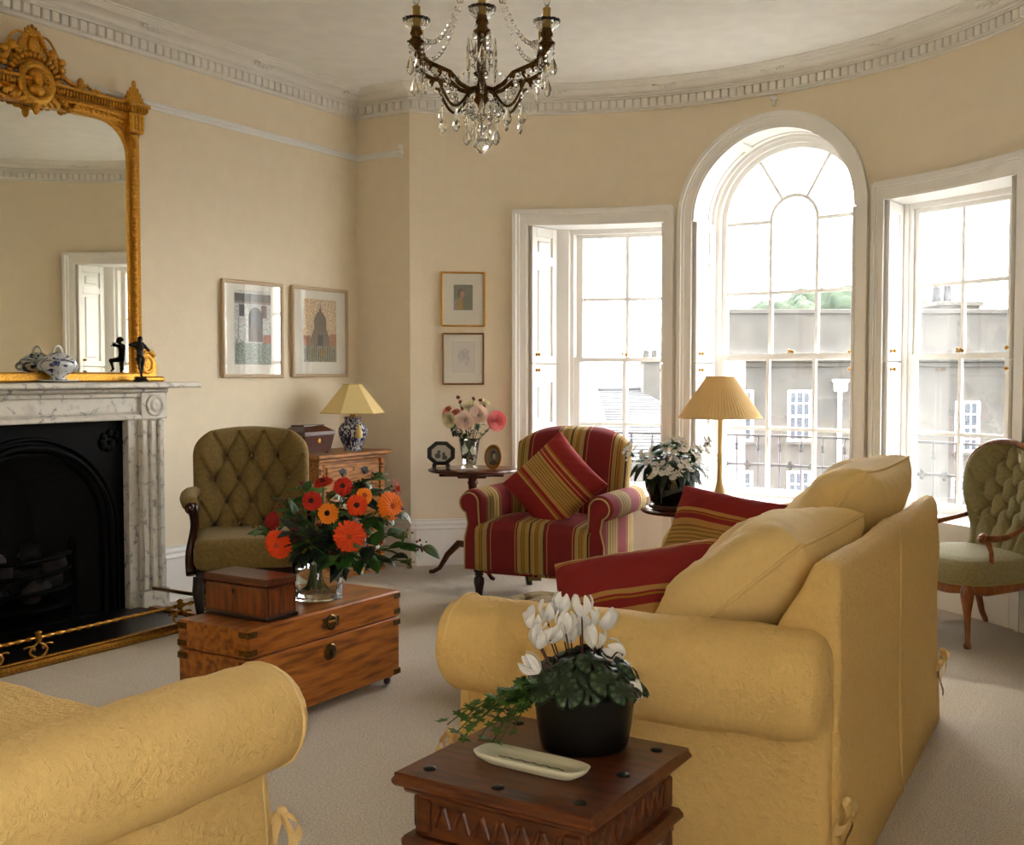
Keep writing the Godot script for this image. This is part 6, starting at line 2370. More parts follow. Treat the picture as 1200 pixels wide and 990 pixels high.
func lamp_table():
	var h := 0.53
	var o := thing("small_round_table", "dark little round table behind the sofa under lamp and plant", "table", Vector3(-2.30, 0, -5.60))
	var mb := MB.new()
	mb.lathe([Vector2(0, h - 0.016), Vector2(0.272, h - 0.016), Vector2(0.28, h - 0.008), Vector2(0.274, h), Vector2(0, h)], 40)
	part(o, "tabletop", mb, "mahogany")
	mb = MB.new()
	mb.lathe([Vector2(0, 0.02), Vector2(0.035, 0.02), Vector2(0.04, 0.12), Vector2(0.022, 0.16), Vector2(0.03, 0.26), Vector2(0.02, 0.32), Vector2(0.026, 0.46), Vector2(0.05, 0.514), Vector2(0, 0.514)], 16)
	part(o, "column", mb, "mahogany")
	mb = MB.new()
	mb.lathe([Vector2(0, 0), Vector2(0.17, 0.0), Vector2(0.17, 0.014), Vector2(0.12, 0.024), Vector2(0.05, 0.03), Vector2(0, 0.03)], 24)
	part(o, "base", mb, "mahogany")
	var l := thing("column_lamp", "tall cream turned-wood lamp with pleated straw coloured shade", "table lamp", Vector3(-2.185, h, -5.70))
	mb = MB.new()
	mb.lathe([Vector2(0, 0), Vector2(0.075, 0.0), Vector2(0.075, 0.012), Vector2(0.050, 0.022), Vector2(0.026, 0.036), Vector2(0.018, 0.050), Vector2(0.024, 0.062), Vector2(0.030, 0.085), Vector2(0.024, 0.110), Vector2(0.015, 0.150), Vector2(0.0125, 0.24), Vector2(0.016, 0.262), Vector2(0.012, 0.272), Vector2(0.017, 0.288), Vector2(0.011, 0.30), Vector2(0.013, 0.52), Vector2(0.0, 0.53)], 16)
	part(l, "turned_stem", mb, "cream_paint")
	mb = MB.new()
	mb.grid(func(u, v):
		var a: float = -u * TAU
		var r: float = lerpf(0.222, 0.076, v) * (1.0 + 0.014 * sin(u * TAU * 70.0))
		return Vector3(cos(a) * r, lerpf(0.494, 0.712, v), sin(a) * r), 280, 6)
	var sh := part(l, "pleated_shade", mb, "shade_pleat")
	for q in [[0.223, 0.494], [0.077, 0.712]]:
		mb = MB.new()
		var rp := []
		for i in 41:
			rp.append(Vector3(cos(TAU * i / 40) * q[0], q[1], sin(TAU * i / 40) * q[0]))
		mb.tube(rp, 0.0045, 6, false)
		part(sh, "edge_binding", mb, "shade_pleat")

# ---------------------------------------------------------------- pictures
func picture(called: String, label: String, at: Vector3, turn: float, w: float, h: float, fw: float, fm: String, kind: int, pw: Vector2):
	if not M.has("gilt_dark"):
		mat("gilt_dark", Color(0.52, 0.36, 0.15), 0.4, 0.6)
	var o := thing(called, label, "picture", at, turn)
	var mb := MB.new()
	for s in [-1.0, 1.0]:
		mb.bb(Vector3(s * w / 2, -h / 2, 0.0), Vector3(s * (w / 2 - fw), h / 2, 0.024), 0.004)
		mb.bb(Vector3(-w / 2 + fw * 0.5, s * h / 2, 0.0), Vector3(w / 2 - fw * 0.5, s * (h / 2 - fw), 0.0235), 0.004)
	part(o, "frame", mb, fm)
	mb = MB.new()
	mb.bb(Vector3(-w / 2 + fw * 0.6, -h / 2 + fw * 0.6, 0.002), Vector3(w / 2 - fw * 0.6, h / 2 - fw * 0.6, 0.010))
	part(o, "mount", mb, "mount")
	mb = MB.new()
	var dy := 0.012
	mb.flat()
	mb.quad(Vector3(-pw.x / 2, -pw.y / 2 + dy, 0.011), Vector3(pw.x / 2, -pw.y / 2 + dy, 0.011), Vector3(pw.x / 2, pw.y / 2 + dy, 0.011), Vector3(-pw.x / 2, pw.y / 2 + dy, 0.011), Vector2(0, 1), Vector2(1, 1), Vector2(1, 0), Vector2(0, 0))
	part(o, "print", mb, print_mat(kind))
	mb = MB.new()
	mb.bb(Vector3(-w / 2 + fw * 0.8, -h / 2 + fw * 0.8, 0.015), Vector3(w / 2 - fw * 0.8, h / 2 - fw * 0.8, 0.017))
	part(o, "glass", mb, "picture_glass")

func print_mat(kind: int) -> StandardMaterial3D:
	var W := 192
	var H := 256
	var img := Image.create(W, H, false, Image.FORMAT_RGB8)
	var r := RandomNumberGenerator.new()
	r.seed = kind * 11
	var f := FastNoiseLite.new()
	f.seed = kind
	f.frequency = 0.04
	var R_ := func(x, y, w, h, c): img.fill_rect(Rect2i(int(x), int(y), int(w), int(h)), c)
	if kind == 1:
		R_.call(0, 0, W, H, Color(0.80, 0.82, 0.80))
		R_.call(0, 0, W, 14, Color(0.86, 0.86, 0.82))
		R_.call(0, 12, W, 26, Color(0.22, 0.21, 0.19))
		R_.call(0, 38, W, 8, Color(0.55, 0.50, 0.42))
		for i in 12:
			R_.call(4 + i * 16, 16, 8, 18, Color(0.36, 0.33, 0.27))
		R_.call(24, 50, 26, 40, Color(0.10, 0.11, 0.12))
		R_.call(140, 50, 30, 44, Color(0.42, 0.34, 0.30))
		for x in range(72, 146):
			var t := (x - 109.0) / 37.0
			var top := 58.0 + 36.0 * (1.0 - sqrt(max(0.0, 1.0 - t * t)))
			R_.call(x, top, 1, 178 - top, Color(0.16, 0.16, 0.18))
		for x in range(84, 134):
			var t := (x - 109.0) / 25.0
			var top := 76.0 + 24.0 * (1.0 - sqrt(max(0.0, 1.0 - t * t)))
			R_.call(x, top, 1, 40, Color(0.30, 0.31, 0.34))
		R_.call(92, 120, 34, 58, Color(0.32, 0.20, 0.12))
		R_.call(18, 92, 40, 84, Color(0.84, 0.86, 0.86))
		R_.call(20, 96, 2, 80, Color(0.25, 0.25, 0.26))
		R_.call(54, 96, 2, 80, Color(0.25, 0.25, 0.26))
		R_.call(150, 152, 42, 30, Color(0.70, 0.36, 0.22))
		for y in range(182, H):
			for x in W:
				var v := f.get_noise_2d(x * 1.4, y * 4.0)
				img.set_pixel(x, y, Color(0.36, 0.46, 0.40).lerp(Color(0.66, 0.72, 0.64), clamp(v * 1.2 + 0.4, 0, 1)))
		for i in 30:
			R_.call(r.randi_range(0, 40), r.randi_range(170, 215), r.randi_range(3, 10), 3, Color(0.20, 0.28, 0.16))
	elif kind == 2:
		for y in H:
			for x in W:
				var v := f.get_noise_2d(x, y * 2.0) * 0.06
				img.set_pixel(x, y, Color(0.86 + v, 0.76 + v, 0.60 + v))
		# dome, drum and lantern
		var dk := Color(0.36, 0.32, 0.26)
		var md := Color(0.56, 0.50, 0.38)
		R_.call(95, 16, 4, 30, dk)
		R_.call(90, 38, 14, 16, dk)
		for y in range(50, 104):
			var t := (y - 50.0) / 54.0
			var hw := 34.0 * sqrt(clamp(1.0 - pow(1.0 - t, 2.0), 0, 1)) + 3
			for x in range(int(97 - hw), int(97 + hw)):
				var sh := 0.75 + 0.25 * sin(x * 0.55)
				img.set_pixel(x, y, Color(md.r * sh, md.g * sh, md.b * sh))
		R_.call(62, 104, 70, 22, dk)
		for i in 9:
			R_.call(66 + i * 7, 107, 3, 18, md)
		for y in range(126, 190):
			var hw := 40 + (y - 126) * 0.45
			for x in range(int(97 - hw), int(97 + hw)):
				var sh := 0.7 + 0.3 * (f.get_noise_2d(x * 5.0, y * 5.0) + 0.5)
				img.set_pixel(clampi(x, 0, W - 1), y, Color(md.r * sh, md.g * sh, md.b * sh))
		R_.call(82, 146, 30, 44, Color(0.20, 0.17, 0.13))
		R_.call(0, 150, 40, 40, Color(0.66, 0.45, 0.30))
		R_.call(150, 140, 42, 50, Color(0.70, 0.48, 0.33))
		for y in range(190, H):
			for x in W:
				var v := f.get_noise_2d(x * 2.0, y * 5.0)
				img.set_pixel(x, y, Color(0.40, 0.40, 0.30).lerp(Color(0.76, 0.74, 0.60), clamp(v + 0.45, 0, 1)))
		R_.call(92, 206, 26, 26, Color(0.74, 0.58, 0.12))
		for i in 14:
			R_.call(6 + i * 13, 186 + r.randi_range(0, 20), 4, 60, Color(0.17, 0.15, 0.10))
	elif kind == 3:
		for y in H:
			for x in W:
				var v := f.get_noise_2d(x * 2.0, y * 2.0)
				img.set_pixel(x, y, Color(0.50, 0.50, 0.42).lerp(Color(0.36, 0.44, 0.26), clamp(v * 1.5 + 0.1 + y / 360.0, 0, 1)))
		for y in range(30, 250):
			for x in W:
				var p := Vector2(x, y)
				if pow((x - 70) / 34.0, 2) + pow((y - 84) / 46.0, 2) < 1:
					img.set_pixel(x, y, Color(0.30, 0.17, 0.09))
				if pow((x - 88) / 24.0, 2) + pow((y - 96) / 34.0, 2) < 1:
					img.set_pixel(x, y, Color(0.78, 0.60, 0.48))
				if pow((x - 46) / 50.0, 2) + pow((y - 214) / 80.0, 2) < 1:
					img.set_pixel(x, y, Color(0.72, 0.55, 0.16) if x > 30 else Color(0.58, 0.54, 0.66))
		R_.call(64, 124, 26, 30, Color(0.74, 0.56, 0.44))
		R_.call(56, 56, 44, 8, Color(0.62, 0.24, 0.16))
	else:
		R_.call(0, 0, W, H, Color(0.88, 0.87, 0.84))
		for e in [[0, 0, W, 2], [0, H - 2, W, 2], [0, 0, 2, H], [W - 2, 0, 2, H]]:
			R_.call(e[0], e[1], e[2], e[3], Color(0.66, 0.64, 0.60))
		for k in 26:
			var p := Vector2(r.randf_range(60, 130), r.randf_range(50, 90))
			var d := Vector2(r.randf_range(-0.6, 0.8), 1.0)
			for i in 90:
				d = d.rotated(r.randf_range(-0.12, 0.12))
				p += d
				if p.x > 50 and p.x < 150 and p.y > 40 and p.y < 210:
					img.set_pixel(int(p.x), int(p.y), Color(0.50, 0.50, 0.56))
					img.set_pixel(int(p.x) + 1, int(p.y), Color(0.66, 0.65, 0.72))
		for y in range(70, 200):
			for x in range(112, 146):
				if f.get_noise_2d(x * 2.0, y * 2.0) > 0.05:
					img.set_pixel(x, y, Color(0.70, 0.68, 0.78))
	# broken washes of the brush
	if kind < 4:
		f.frequency = 0.09
		f.fractal_octaves = 4
		for y in H:
			for x in W:
				var k := 0.97 + 0.30 * f.get_noise_2d(x, y) + r.randf_range(-0.05, 0.05)
				var c := img.get_pixel(x, y)
				img.set_pixel(x, y, Color(clampf(c.r * k, 0, 1), clampf(c.g * k, 0, 1), clampf(c.b * k, 0, 1)))
	var m := StandardMaterial3D.new()
	m.albedo_texture = ImageTexture.create_from_image(img)
	m.roughness = 0.85
	return m

# ---------------------------------------------------------------- smooth figure
# bones: [a, b, ra, rb]; one surface by smooth union, meshed as surface nets
func figure(bones: Array, k: float, cell: float) -> MB:
	var lo := Vector3.ONE * 1e9
	var hi := -lo
	for b in bones:
		for e in [[b[0], b[2]], [b[1], b[3]]]:
			lo = lo.min(e[0] - Vector3.ONE * (e[1] + cell * 2))
			hi = hi.max(e[0] + Vector3.ONE * (e[1] + cell * 2))
	var n := Vector3i(((hi - lo) / cell).ceil()) + Vector3i.ONE
	var val := PackedFloat32Array()
	val.resize(n.x * n.y * n.z)
	var idx := func(x, y, z): return (x * n.y + y) * n.z + z
	for x in n.x:
		for y in n.y:
			for z in n.z:
				var p := lo + Vector3(x, y, z) * cell
				var d := 1e3
				for b in bones:
					var ab: Vector3 = b[1] - b[0]
					var t: float = clamp((p - b[0]).dot(ab) / max(1e-9, ab.length_squared()), 0.0, 1.0)
					var e: float = (p - b[0] - ab * t).length() - lerpf(b[2], b[3], t)
					if e > d + k:
						continue
					var h: float = clamp(0.5 + 0.5 * (d - e) / k, 0.0, 1.0)
					d = lerpf(d, e, h) - k * h * (1.0 - h)
				val[(x * n.y + y) * n.z + z] = d
	var vert := {}
	var mb := MB.new()
	mb.smooth()
	var cellv := func(x: int, y: int, z: int) -> Vector3:
		var key := (x * n.y + y) * n.z + z
		if vert.has(key):
			return vert[key]
		var s := Vector3.ZERO
		var c := 0
		var co := [[0, 0, 0], [1, 0, 0], [0, 1, 0], [1, 1, 0], [0, 0, 1], [1, 0, 1], [0, 1, 1], [1, 1, 1]]
		for e in [[0, 1], [2, 3], [4, 5], [6, 7], [0, 2], [1, 3], [4, 6], [5, 7], [0, 4], [1, 5], [2, 6], [3, 7]]:
			var a = co[e[0]]
			var b = co[e[1]]
			var va: float = val[((x + a[0]) * n.y + y + a[1]) * n.z + z + a[2]]
			var vb: float = val[((x + b[0]) * n.y + y + b[1]) * n.z + z + b[2]]
			if (va < 0) != (vb < 0):
				var t := va / (va - vb)
				s += Vector3(a[0], a[1], a[2]).lerp(Vector3(b[0], b[1], b[2]), t)
				c += 1
		var q: Vector3 = lo + (Vector3(x, y, z) + s / max(1, c)) * cell
		vert[key] = q
		return q
	for x in range(1, n.x - 1):
		for y in range(1, n.y - 1):
			for z in range(1, n.z - 1):
				var v0 := val[(x * n.y + y) * n.z + z]
				for a in 3:
					var v1 := val[((x + int(a == 0)) * n.y + y + int(a == 1)) * n.z + z + int(a == 2)]
					if (v0 < 0) == (v1 < 0):
						continue
					var q := []
					if a == 0:
						q = [cellv.call(x, y - 1, z - 1), cellv.call(x, y, z - 1), cellv.call(x, y, z), cellv.call(x, y - 1, z)]
					elif a == 1:
						q = [cellv.call(x - 1, y, z - 1), cellv.call(x - 1, y, z), cellv.call(x, y, z), cellv.call(x, y, z - 1)]
					else:
						q = [cellv.call(x - 1, y - 1, z), cellv.call(x, y - 1, z), cellv.call(x, y, z), cellv.call(x - 1, y, z)]
					if v0 < 0:
						mb.quad(q[0], q[1], q[2], q[3])
					else:
						mb.quad(q[3], q[2], q[1], q[0])
	return mb

func build_statuette():
	# faces the room; standing on one leg, other knee raised, hands at the mouth
	var o := thing("bronze_statuette", "small dark bronze figure on one leg, on the mantel", "statuette", Vector3(WX + 0.15, 1.217, -3.90), deg_to_rad(58))
	var V := func(x, y, z): return Vector3(x, y, z)
	var b := [
		[V.call(0.004, 0.034, 0.004), V.call(0.006, 0.070, 0.000), 0.0055, 0.0095],
		[V.call(0.006, 0.070, 0.000), V.call(0.010, 0.118, 0.004), 0.0095, 0.0145],
		[V.call(0.004, 0.030, 0.002), V.call(0.008, 0.027, 0.020), 0.006, 0.004],
		[V.call(-0.010, 0.118, 0.006), V.call(-0.014, 0.112, 0.050), 0.0145, 0.0100],
		[V.call(-0.014, 0.112, 0.050), V.call(-0.010, 0.070, 0.040), 0.0095, 0.0060],
		[V.call(-0.010, 0.068, 0.040), V.call(-0.010, 0.056, 0.052), 0.0055, 0.0040],
		[V.call(0.000, 0.120, 0.000), V.call(0.000, 0.145, -0.004), 0.0185, 0.0150],
		[V.call(0.000, 0.145, -0.004), V.call(0.000, 0.182, -0.004), 0.0160, 0.0200],
		[V.call(-0.020, 0.186, -0.004), V.call(0.020, 0.186, -0.004), 0.0110, 0.0110],
		[V.call(0.000, 0.190, -0.002), V.call(0.000, 0.206, 0.006), 0.0080, 0.0080],
		[V.call(0.000, 0.214, 0.010), V.call(0.000, 0.222, 0.010), 0.0130, 0.0135],
		[V.call(0.000, 0.210, 0.022), V.call(0.000, 0.213, 0.025), 0.0050, 0.0035],
		[V.call(0.000, 0.226, 0.002), V.call(0.000, 0.222, -0.008), 0.0125, 0.0090],
		[V.call(-0.024, 0.186, -0.004), V.call(-0.052, 0.192, 0.014), 0.0090, 0.0070],
		[V.call(-0.052, 0.192, 0.014), V.call(-0.016, 0.204, 0.034), 0.0068, 0.0048],
		[V.call(0.024, 0.186, -0.004), V.call(0.040, 0.164, 0.016), 0.0090, 0.0070],
		[V.call(0.040, 0.164, 0.016), V.call(0.010, 0.200, 0.038), 0.0068, 0.0048]]
	# fingers closed round the pipe
	for s in [-1.0, 1.0]:
		for k in 4:
			b.append([V.call(s * 0.012 - 0.003, 0.203 - k * 0.0032, 0.036), V.call(0.001 * s, 0.203 - k * 0.0032, 0.0415), 0.0022, 0.0018])
	part(o, "body", figure(b, 0.006, 0.0030), "black_bronze")
	var mb := MB.new()
	mb.tube([Vector3(0, 0.208, 0.028), Vector3(0, 0.188, 0.056)], [0.002, 0.0026], 8)
	part(o, "pipe", mb, "black_bronze")
	mb = MB.new()
	mb.bb(Vector3(-0.034, 0.0, -0.026), Vector3(0.034, 0.014, 0.040), 0.003)
	mb.bb(Vector3(-0.028, 0.013, -0.022), Vector3(0.028, 0.028, 0.034), 0.003)
	part(o, "base", mb, "black_bronze")

# ---------------------------------------------------------------- leaves and flowers
var leaf_cache := {}
# a leaf blade from the origin along +z, folded at the midrib and drooping
func leaf_mesh(l: float, w: float, curl := 0.25, fold := 0.25, heart := false) -> ArrayMesh:
	var key := "%f %f %f %f %s" % [l, w, curl, fold, heart]
	if leaf_cache.has(key):
		return leaf_cache[key]
	var mb := MB.new()
	for s in [1.0, -1.0]:
		mb.grid(func(u, v):
			var a: float = u * 2.0 - 1.0
			var t: float = v
			var hw: float = w / 2 * pow(sin(PI * pow(t, 0.75)), 0.8) if not heart else w / 2 * pow(max(0.0, sin(PI * (t * 0.86 + 0.14))), 0.6)
			if t > 0.999:
				hw = 0.0
			var z: float = t * l - (0.16 * l * a * a * (1.0 - t) if heart else 0.0)
			var y: float = -curl * l * t * t + fold * abs(a) * hw + s * 0.0006 * (1.0 - a * a)
			return Vector3(a * hw, y, z), 4, 7, s < 0)
	var m := mb.done()
	leaf_cache[key] = m
	return m

func aim(d: Vector3, roll := 0.0) -> Basis:
	var z := d.normalized()
	var up := Vector3.UP if abs(z.y) < 0.95 else Vector3.RIGHT
	var x := up.cross(z).normalized()
	return Basis(x, z.cross(x), z) * Basis(Vector3.BACK, roll)

func bezier(a: Vector3, b: Vector3, c: Vector3, n := 8) -> Array:
	var p := []
	for i in n + 1:
		var t := float(i) / n
		p.append(a.lerp(b, t).lerp(b.lerp(c, t), t))
	return p

# rows of strap petals round a disc; face +z
func gerbera_parts(o: Node3D, pm: String, dm: String, r: float, B_: Basis, at: Vector3):
	var mb := MB.new()
	for row in 3:
		var n: int = [22, 20, 16][row]
		for i in n:
			var a := TAU * (i + row * 0.4) / n + rng.randf_range(-0.05, 0.05)
			var l: float = r * [1.0, 0.9, 0.62][row] * rng.randf_range(0.93, 1.04)
			var w: float = r * [0.25, 0.22, 0.16][row]
			var d := Vector3(cos(a), sin(a), 0)
			var sd := Vector3(-sin(a), cos(a), 0)
			var lift: float = [0.06, 0.16, 0.30][row]
			var pts := []
			for q in [[0.22, 0.45], [0.55, 0.95], [0.85, 1.0], [1.0, 0.35]]:
				var z: float = r * (lift * q[0] * 1.2 - 0.16 * q[0] * q[0]) + row * 0.004
				pts.append([d * l * q[0] + Vector3(0, 0, z), sd * w * 0.5 * q[1]])
			mb.smooth(-1)
			for k in 3:
				var c := Vector3(0, 0, 0.0016)
				mb.quad(pts[k][0] - pts[k][1], pts[k + 1][0] - pts[k + 1][1], pts[k + 1][0] + c, pts[k][0] + c)
				mb.quad(pts[k][0] + c, pts[k + 1][0] + c, pts[k + 1][0] + pts[k + 1][1], pts[k][0] + pts[k][1])
	part(o, "petals", mb, pm, Transform3D(B_, at))
	mb = MB.new()
	mb.ball(Vector3(0, 0, 0.006), Vector3(r * 0.26, r * 0.26, 0.008), 14, 6)
	for i in 22:
		var a := i * 2.4
		var q := r * 0.25 * sqrt(i / 22.0)
		mb.ball(Vector3(cos(a) * q, sin(a) * q, 0.013), Vector3(0.003, 0.003, 0.003), 6, 4)
	part(o, "flower_centre", mb, dm, Transform3D(B_, at))

func px(x: float, y: float, d: float) -> Vector3:
	# point at depth d (metres along the view axis) standing at a place measured on the photograph
	var p := deg_to_rad(2.4226)
	var w := deg_to_rad(31.6075)
	var f0 := Vector3(-sin(w), 0, -cos(w))
	var r := Vector3(cos(w), 0, -sin(w))
	var f := f0 * cos(p) - Vector3.UP * sin(p)
	var u := Vector3.UP * cos(p) + f0 * sin(p)
	return Vector3(0, 1.25, 0) + (f + r * (x - 600.0) / 1300.0 + u * (495.0 - y) / 1300.0) * d

func glass_tumbler(o: Node3D, called: String, r0: float, r1: float, h: float, th: float, m: String, foot := 0.012):
	var mb := MB.new()
	mb.lathe([Vector2(0, 0), Vector2(r0, 0), Vector2(r0 + 0.001, 0.003), Vector2(lerpf(r0, r1, 0.5), h * 0.5), Vector2(r1, h), Vector2(r1 - th * 0.5, h + 0.002), Vector2(r1 - th, h), Vector2(lerpf(r0, r1, 0.5) - th, h * 0.5), Vector2(r0 - th, foot), Vector2(0, foot)], 36)
	part(o, called, mb, m)

func gerbera_bouquet():
	var base := Vector3(-2.905, 0.383, -3.27)
	var v := thing("glass_cylinder_vase", "clear glass cylinder vase of gerberas on the trunk", "vase", base)
	glass_tumbler(v, "vase", 0.098, 0.098, 0.150, 0.006, "vase_glass")
	var D := 4.27
	# [x, y, depth shift, radius px, petals, centre, facing]
	var list := [
		[365.5, 587, 0.02, 12.5, "petal_red", "disc_dark", Vector3(-0.1, 0.25, 1), "red gerbera, upper left of the bouquet"],
		[402, 570, 0.05, 12.0, "petal_red", "disc_dark", Vector3(0.0, 0.35, 1), "red gerbera, topmost of the bouquet"],
		[384.4, 601.4, -0.06, 13.0, "petal_gold", "disc_dark", Vector3(-0.1, 0.2, 1), "golden yellow gerbera with dark centre, in the middle"],
		[418.3, 592, -0.05, 13.0, "petal_orange", "disc_dark", Vector3(0.1, 0.15, 1), "scarlet orange gerbera right of the golden one"],
		[426.5, 581, 0.03, 11.0, "petal_gold", "disc_orange", Vector3(0.35, 0.3, 1), "yellow gerbera half hidden behind the scarlet one"],
		[410, 628.5, -0.12, 19.5, "petal_orange", "disc_orange", Vector3(0.0, 0.05, 1), "large orange gerbera, front and lowest in the middle"],
		[325.7, 638, -0.08, 18.0, "petal_orange", "disc_orange", Vector3(-0.35, -0.15, 1), "large red-orange gerbera hanging at lower left"],
		[319, 610.6, 0.02, 12.0, "petal_dark", "petal_dark", Vector3(-0.6, 0.1, 0.8), "dark red gerbera furthest left above the orange one"],
		[457.7, 593, -0.02, 18.0, "petal_amber", "disc_orange", Vector3(0.75, 0.1, 0.8), "bright orange gerbera turned to the right"],
		[464, 573, 0.05, 12.0, "petal_orange", "disc_orange", Vector3(1.0, 0.15, -0.1), "orange gerbera seen edge-on, furthest right"],
		[379, 565.7, 0.08, 13.0, "petal_red", "disc_dark", Vector3(-0.2, 0.95, 0.25), "red gerbera seen edge-on at the top left"]]
	var rr := Vector3(0.8517, 0, -0.5241)
	var ff := Vector3(0.5241, 0, 0.8517)
	for q in list:
		var p := px(q[0], q[1], D + q[2])
		var d: Vector3 = rr * q[6].x + Vector3.UP * q[6].y + ff * q[6].z
		var o := thing("gerbera", q[7], "flower", base, 0.0, "gerberas in the bouquet")
		var r: float = q[3] / 1300.0 * D
		gerbera_parts(o, q[4], q[5], r, aim(d, rng.randf() * TAU), p - base)
		var mb := MB.new()
		var foot := Vector3((p - base).x * -0.25, 0.018, (p - base).z * -0.25).limit_length(0.07)
		var rim := Vector3(clamp((p - base).x * 0.4, -0.07, 0.07), 0.16, clamp((p - base).z * 0.4, -0.07, 0.07))
		mb.tube(bezier(foot, rim, p - base - d.normalized() * 0.004, 10), 0.0032, 6)
		part(o, "stem", mb, "stem")
	# foliage sprays: arching stems with leaves and berries
	var sprays := [[335, 590, 0.08, "leaf"], [303, 622, 0.0, "leaf"], [345, 625, -0.08, "leaf_dark"], [362, 640, -0.10, "leaf_dark"], [355, 570, 0.12, "leaf_pale"], [440, 560, 0.12, "leaf"], [450, 575, 0.08, "leaf_dark"], [478, 625, -0.04, "leaf"], [495, 640, -0.08, "leaf"], [480, 660, -0.10, "leaf_dark"], [440, 640, -0.12, "leaf_dark"], [425, 650, -0.12, "leaf"], [395, 650, -0.12, "leaf_dark"], [390, 580, 0.14, "leaf_pale"], [425, 565, 0.16, "leaf"], [455, 610, -0.05, "leaf"], [470, 600, 0.02, "leaf_dark"], [400, 610, -0.02, "leaf_dark"], [375, 620, -0.04, "leaf_dark"], [440, 605, 0.0, "leaf"], [345, 605, 0.02, "leaf_dark"], [430, 620, 0.05, "leaf_dark"]]
	var k := 0
	for q in sprays:
		var p := px(q[0], q[1], D + q[2]) - base
		var own := {1: "leafy spray reaching furthest left of the gerberas", 4: "pale leafy spray rising behind the red gerberas at left", 5: "leafy spray rising highest at the right of bouquet", 8: "berried leafy spray reaching furthest right of the vase", 9: "dark leafy spray drooping lowest at the right", 13: "pale leafy spray at the top middle of bouquet", 3: "dark leafy spray drooping lowest left over the vase rim"}
		var o := thing("foliage_spray", own.get(k, "leafy green spray with small berries between the gerberas"), "foliage", base, 0.0, "greenery in the gerbera bouquet")
		var foot := Vector3(-p.x * 0.2, 0.02, -p.z * 0.2).limit_length(0.06)
		var mid := Vector3(p.x * 0.35, max(0.22, p.y * 0.95), p.z * 0.35)
		var path := bezier(foot, mid, p, 12)
		var mb := MB.new()
		mb.tube(path, 0.0024, 6)
		part(o, "stem", mb, "stem")
		for i in 16:
			var t := 4 + int(i * 8 / 15.0)
			var at: Vector3 = path[min(t, 12)]
			if Vector2(at.x, at.z).length() < 0.10 and at.y < 0.17:
				continue
			var out := Vector3(rng.randf_range(-1, 1), rng.randf_range(-0.5, 0.6), rng.randf_range(-1, 1)) + (p - mid).normalized() * 0.5
			var l := rng.randf_range(0.055, 0.10)
			part(o, "leaf", leaf_mesh(snapped(l, 0.01), snapped(l * 0.62, 0.01), 0.3, 0.2), q[3] if i % 3 else "leaf", Transform3D(aim(out, rng.randf_range(-0.5, 0.5)), at))
		mb = MB.new()
		for i in 9:
			var c := p + Vector3(rng.randf_range(-1, 1), rng.randf_range(-1, 1), rng.randf_range(-1, 1)) * 0.022
			mb.ball(c, Vector3.ONE * rng.randf_range(0.0035, 0.006), 7, 5)
		part(o, "berries", mb, "berry_gold" if k % 2 else "berry")
		k += 1

func rose(o: Node3D, m: String, r: float, B_: Basis, at: Vector3):
	var mb := MB.new()
	for ring in 5:
		var n: int = [3, 4, 5, 6, 6][ring]
		for i in n:
			var a0 := TAU * (i + 0.5 * (ring % 2)) / n
			var rad: float = r * [0.18, 0.36, 0.56, 0.78, 0.98][ring]
			var hgt: float = r * [0.62, 0.64, 0.62, 0.54, 0.38][ring]
			var sp := TAU / n * 0.72
			mb.grid(func(u, v):
				var a: float = a0 + (u - 0.5) * 2.0 * sp
				var e: float = 1.0 - pow(abs(u * 2.0 - 1.0), 2.4)
				var t: float = v
				var rr: float = rad * (0.25 + 0.75 * sin(t * PI * 0.55)) + rad * 0.20 * pow(t, 4.0)
				var z: float = hgt * t * (0.45 + 0.55 * e) - r * 0.3
				return Vector3(cos(a) * rr, sin(a) * rr, z), 8, 5)
	part(o, "petals", mb, m, Transform3D(B_, at))

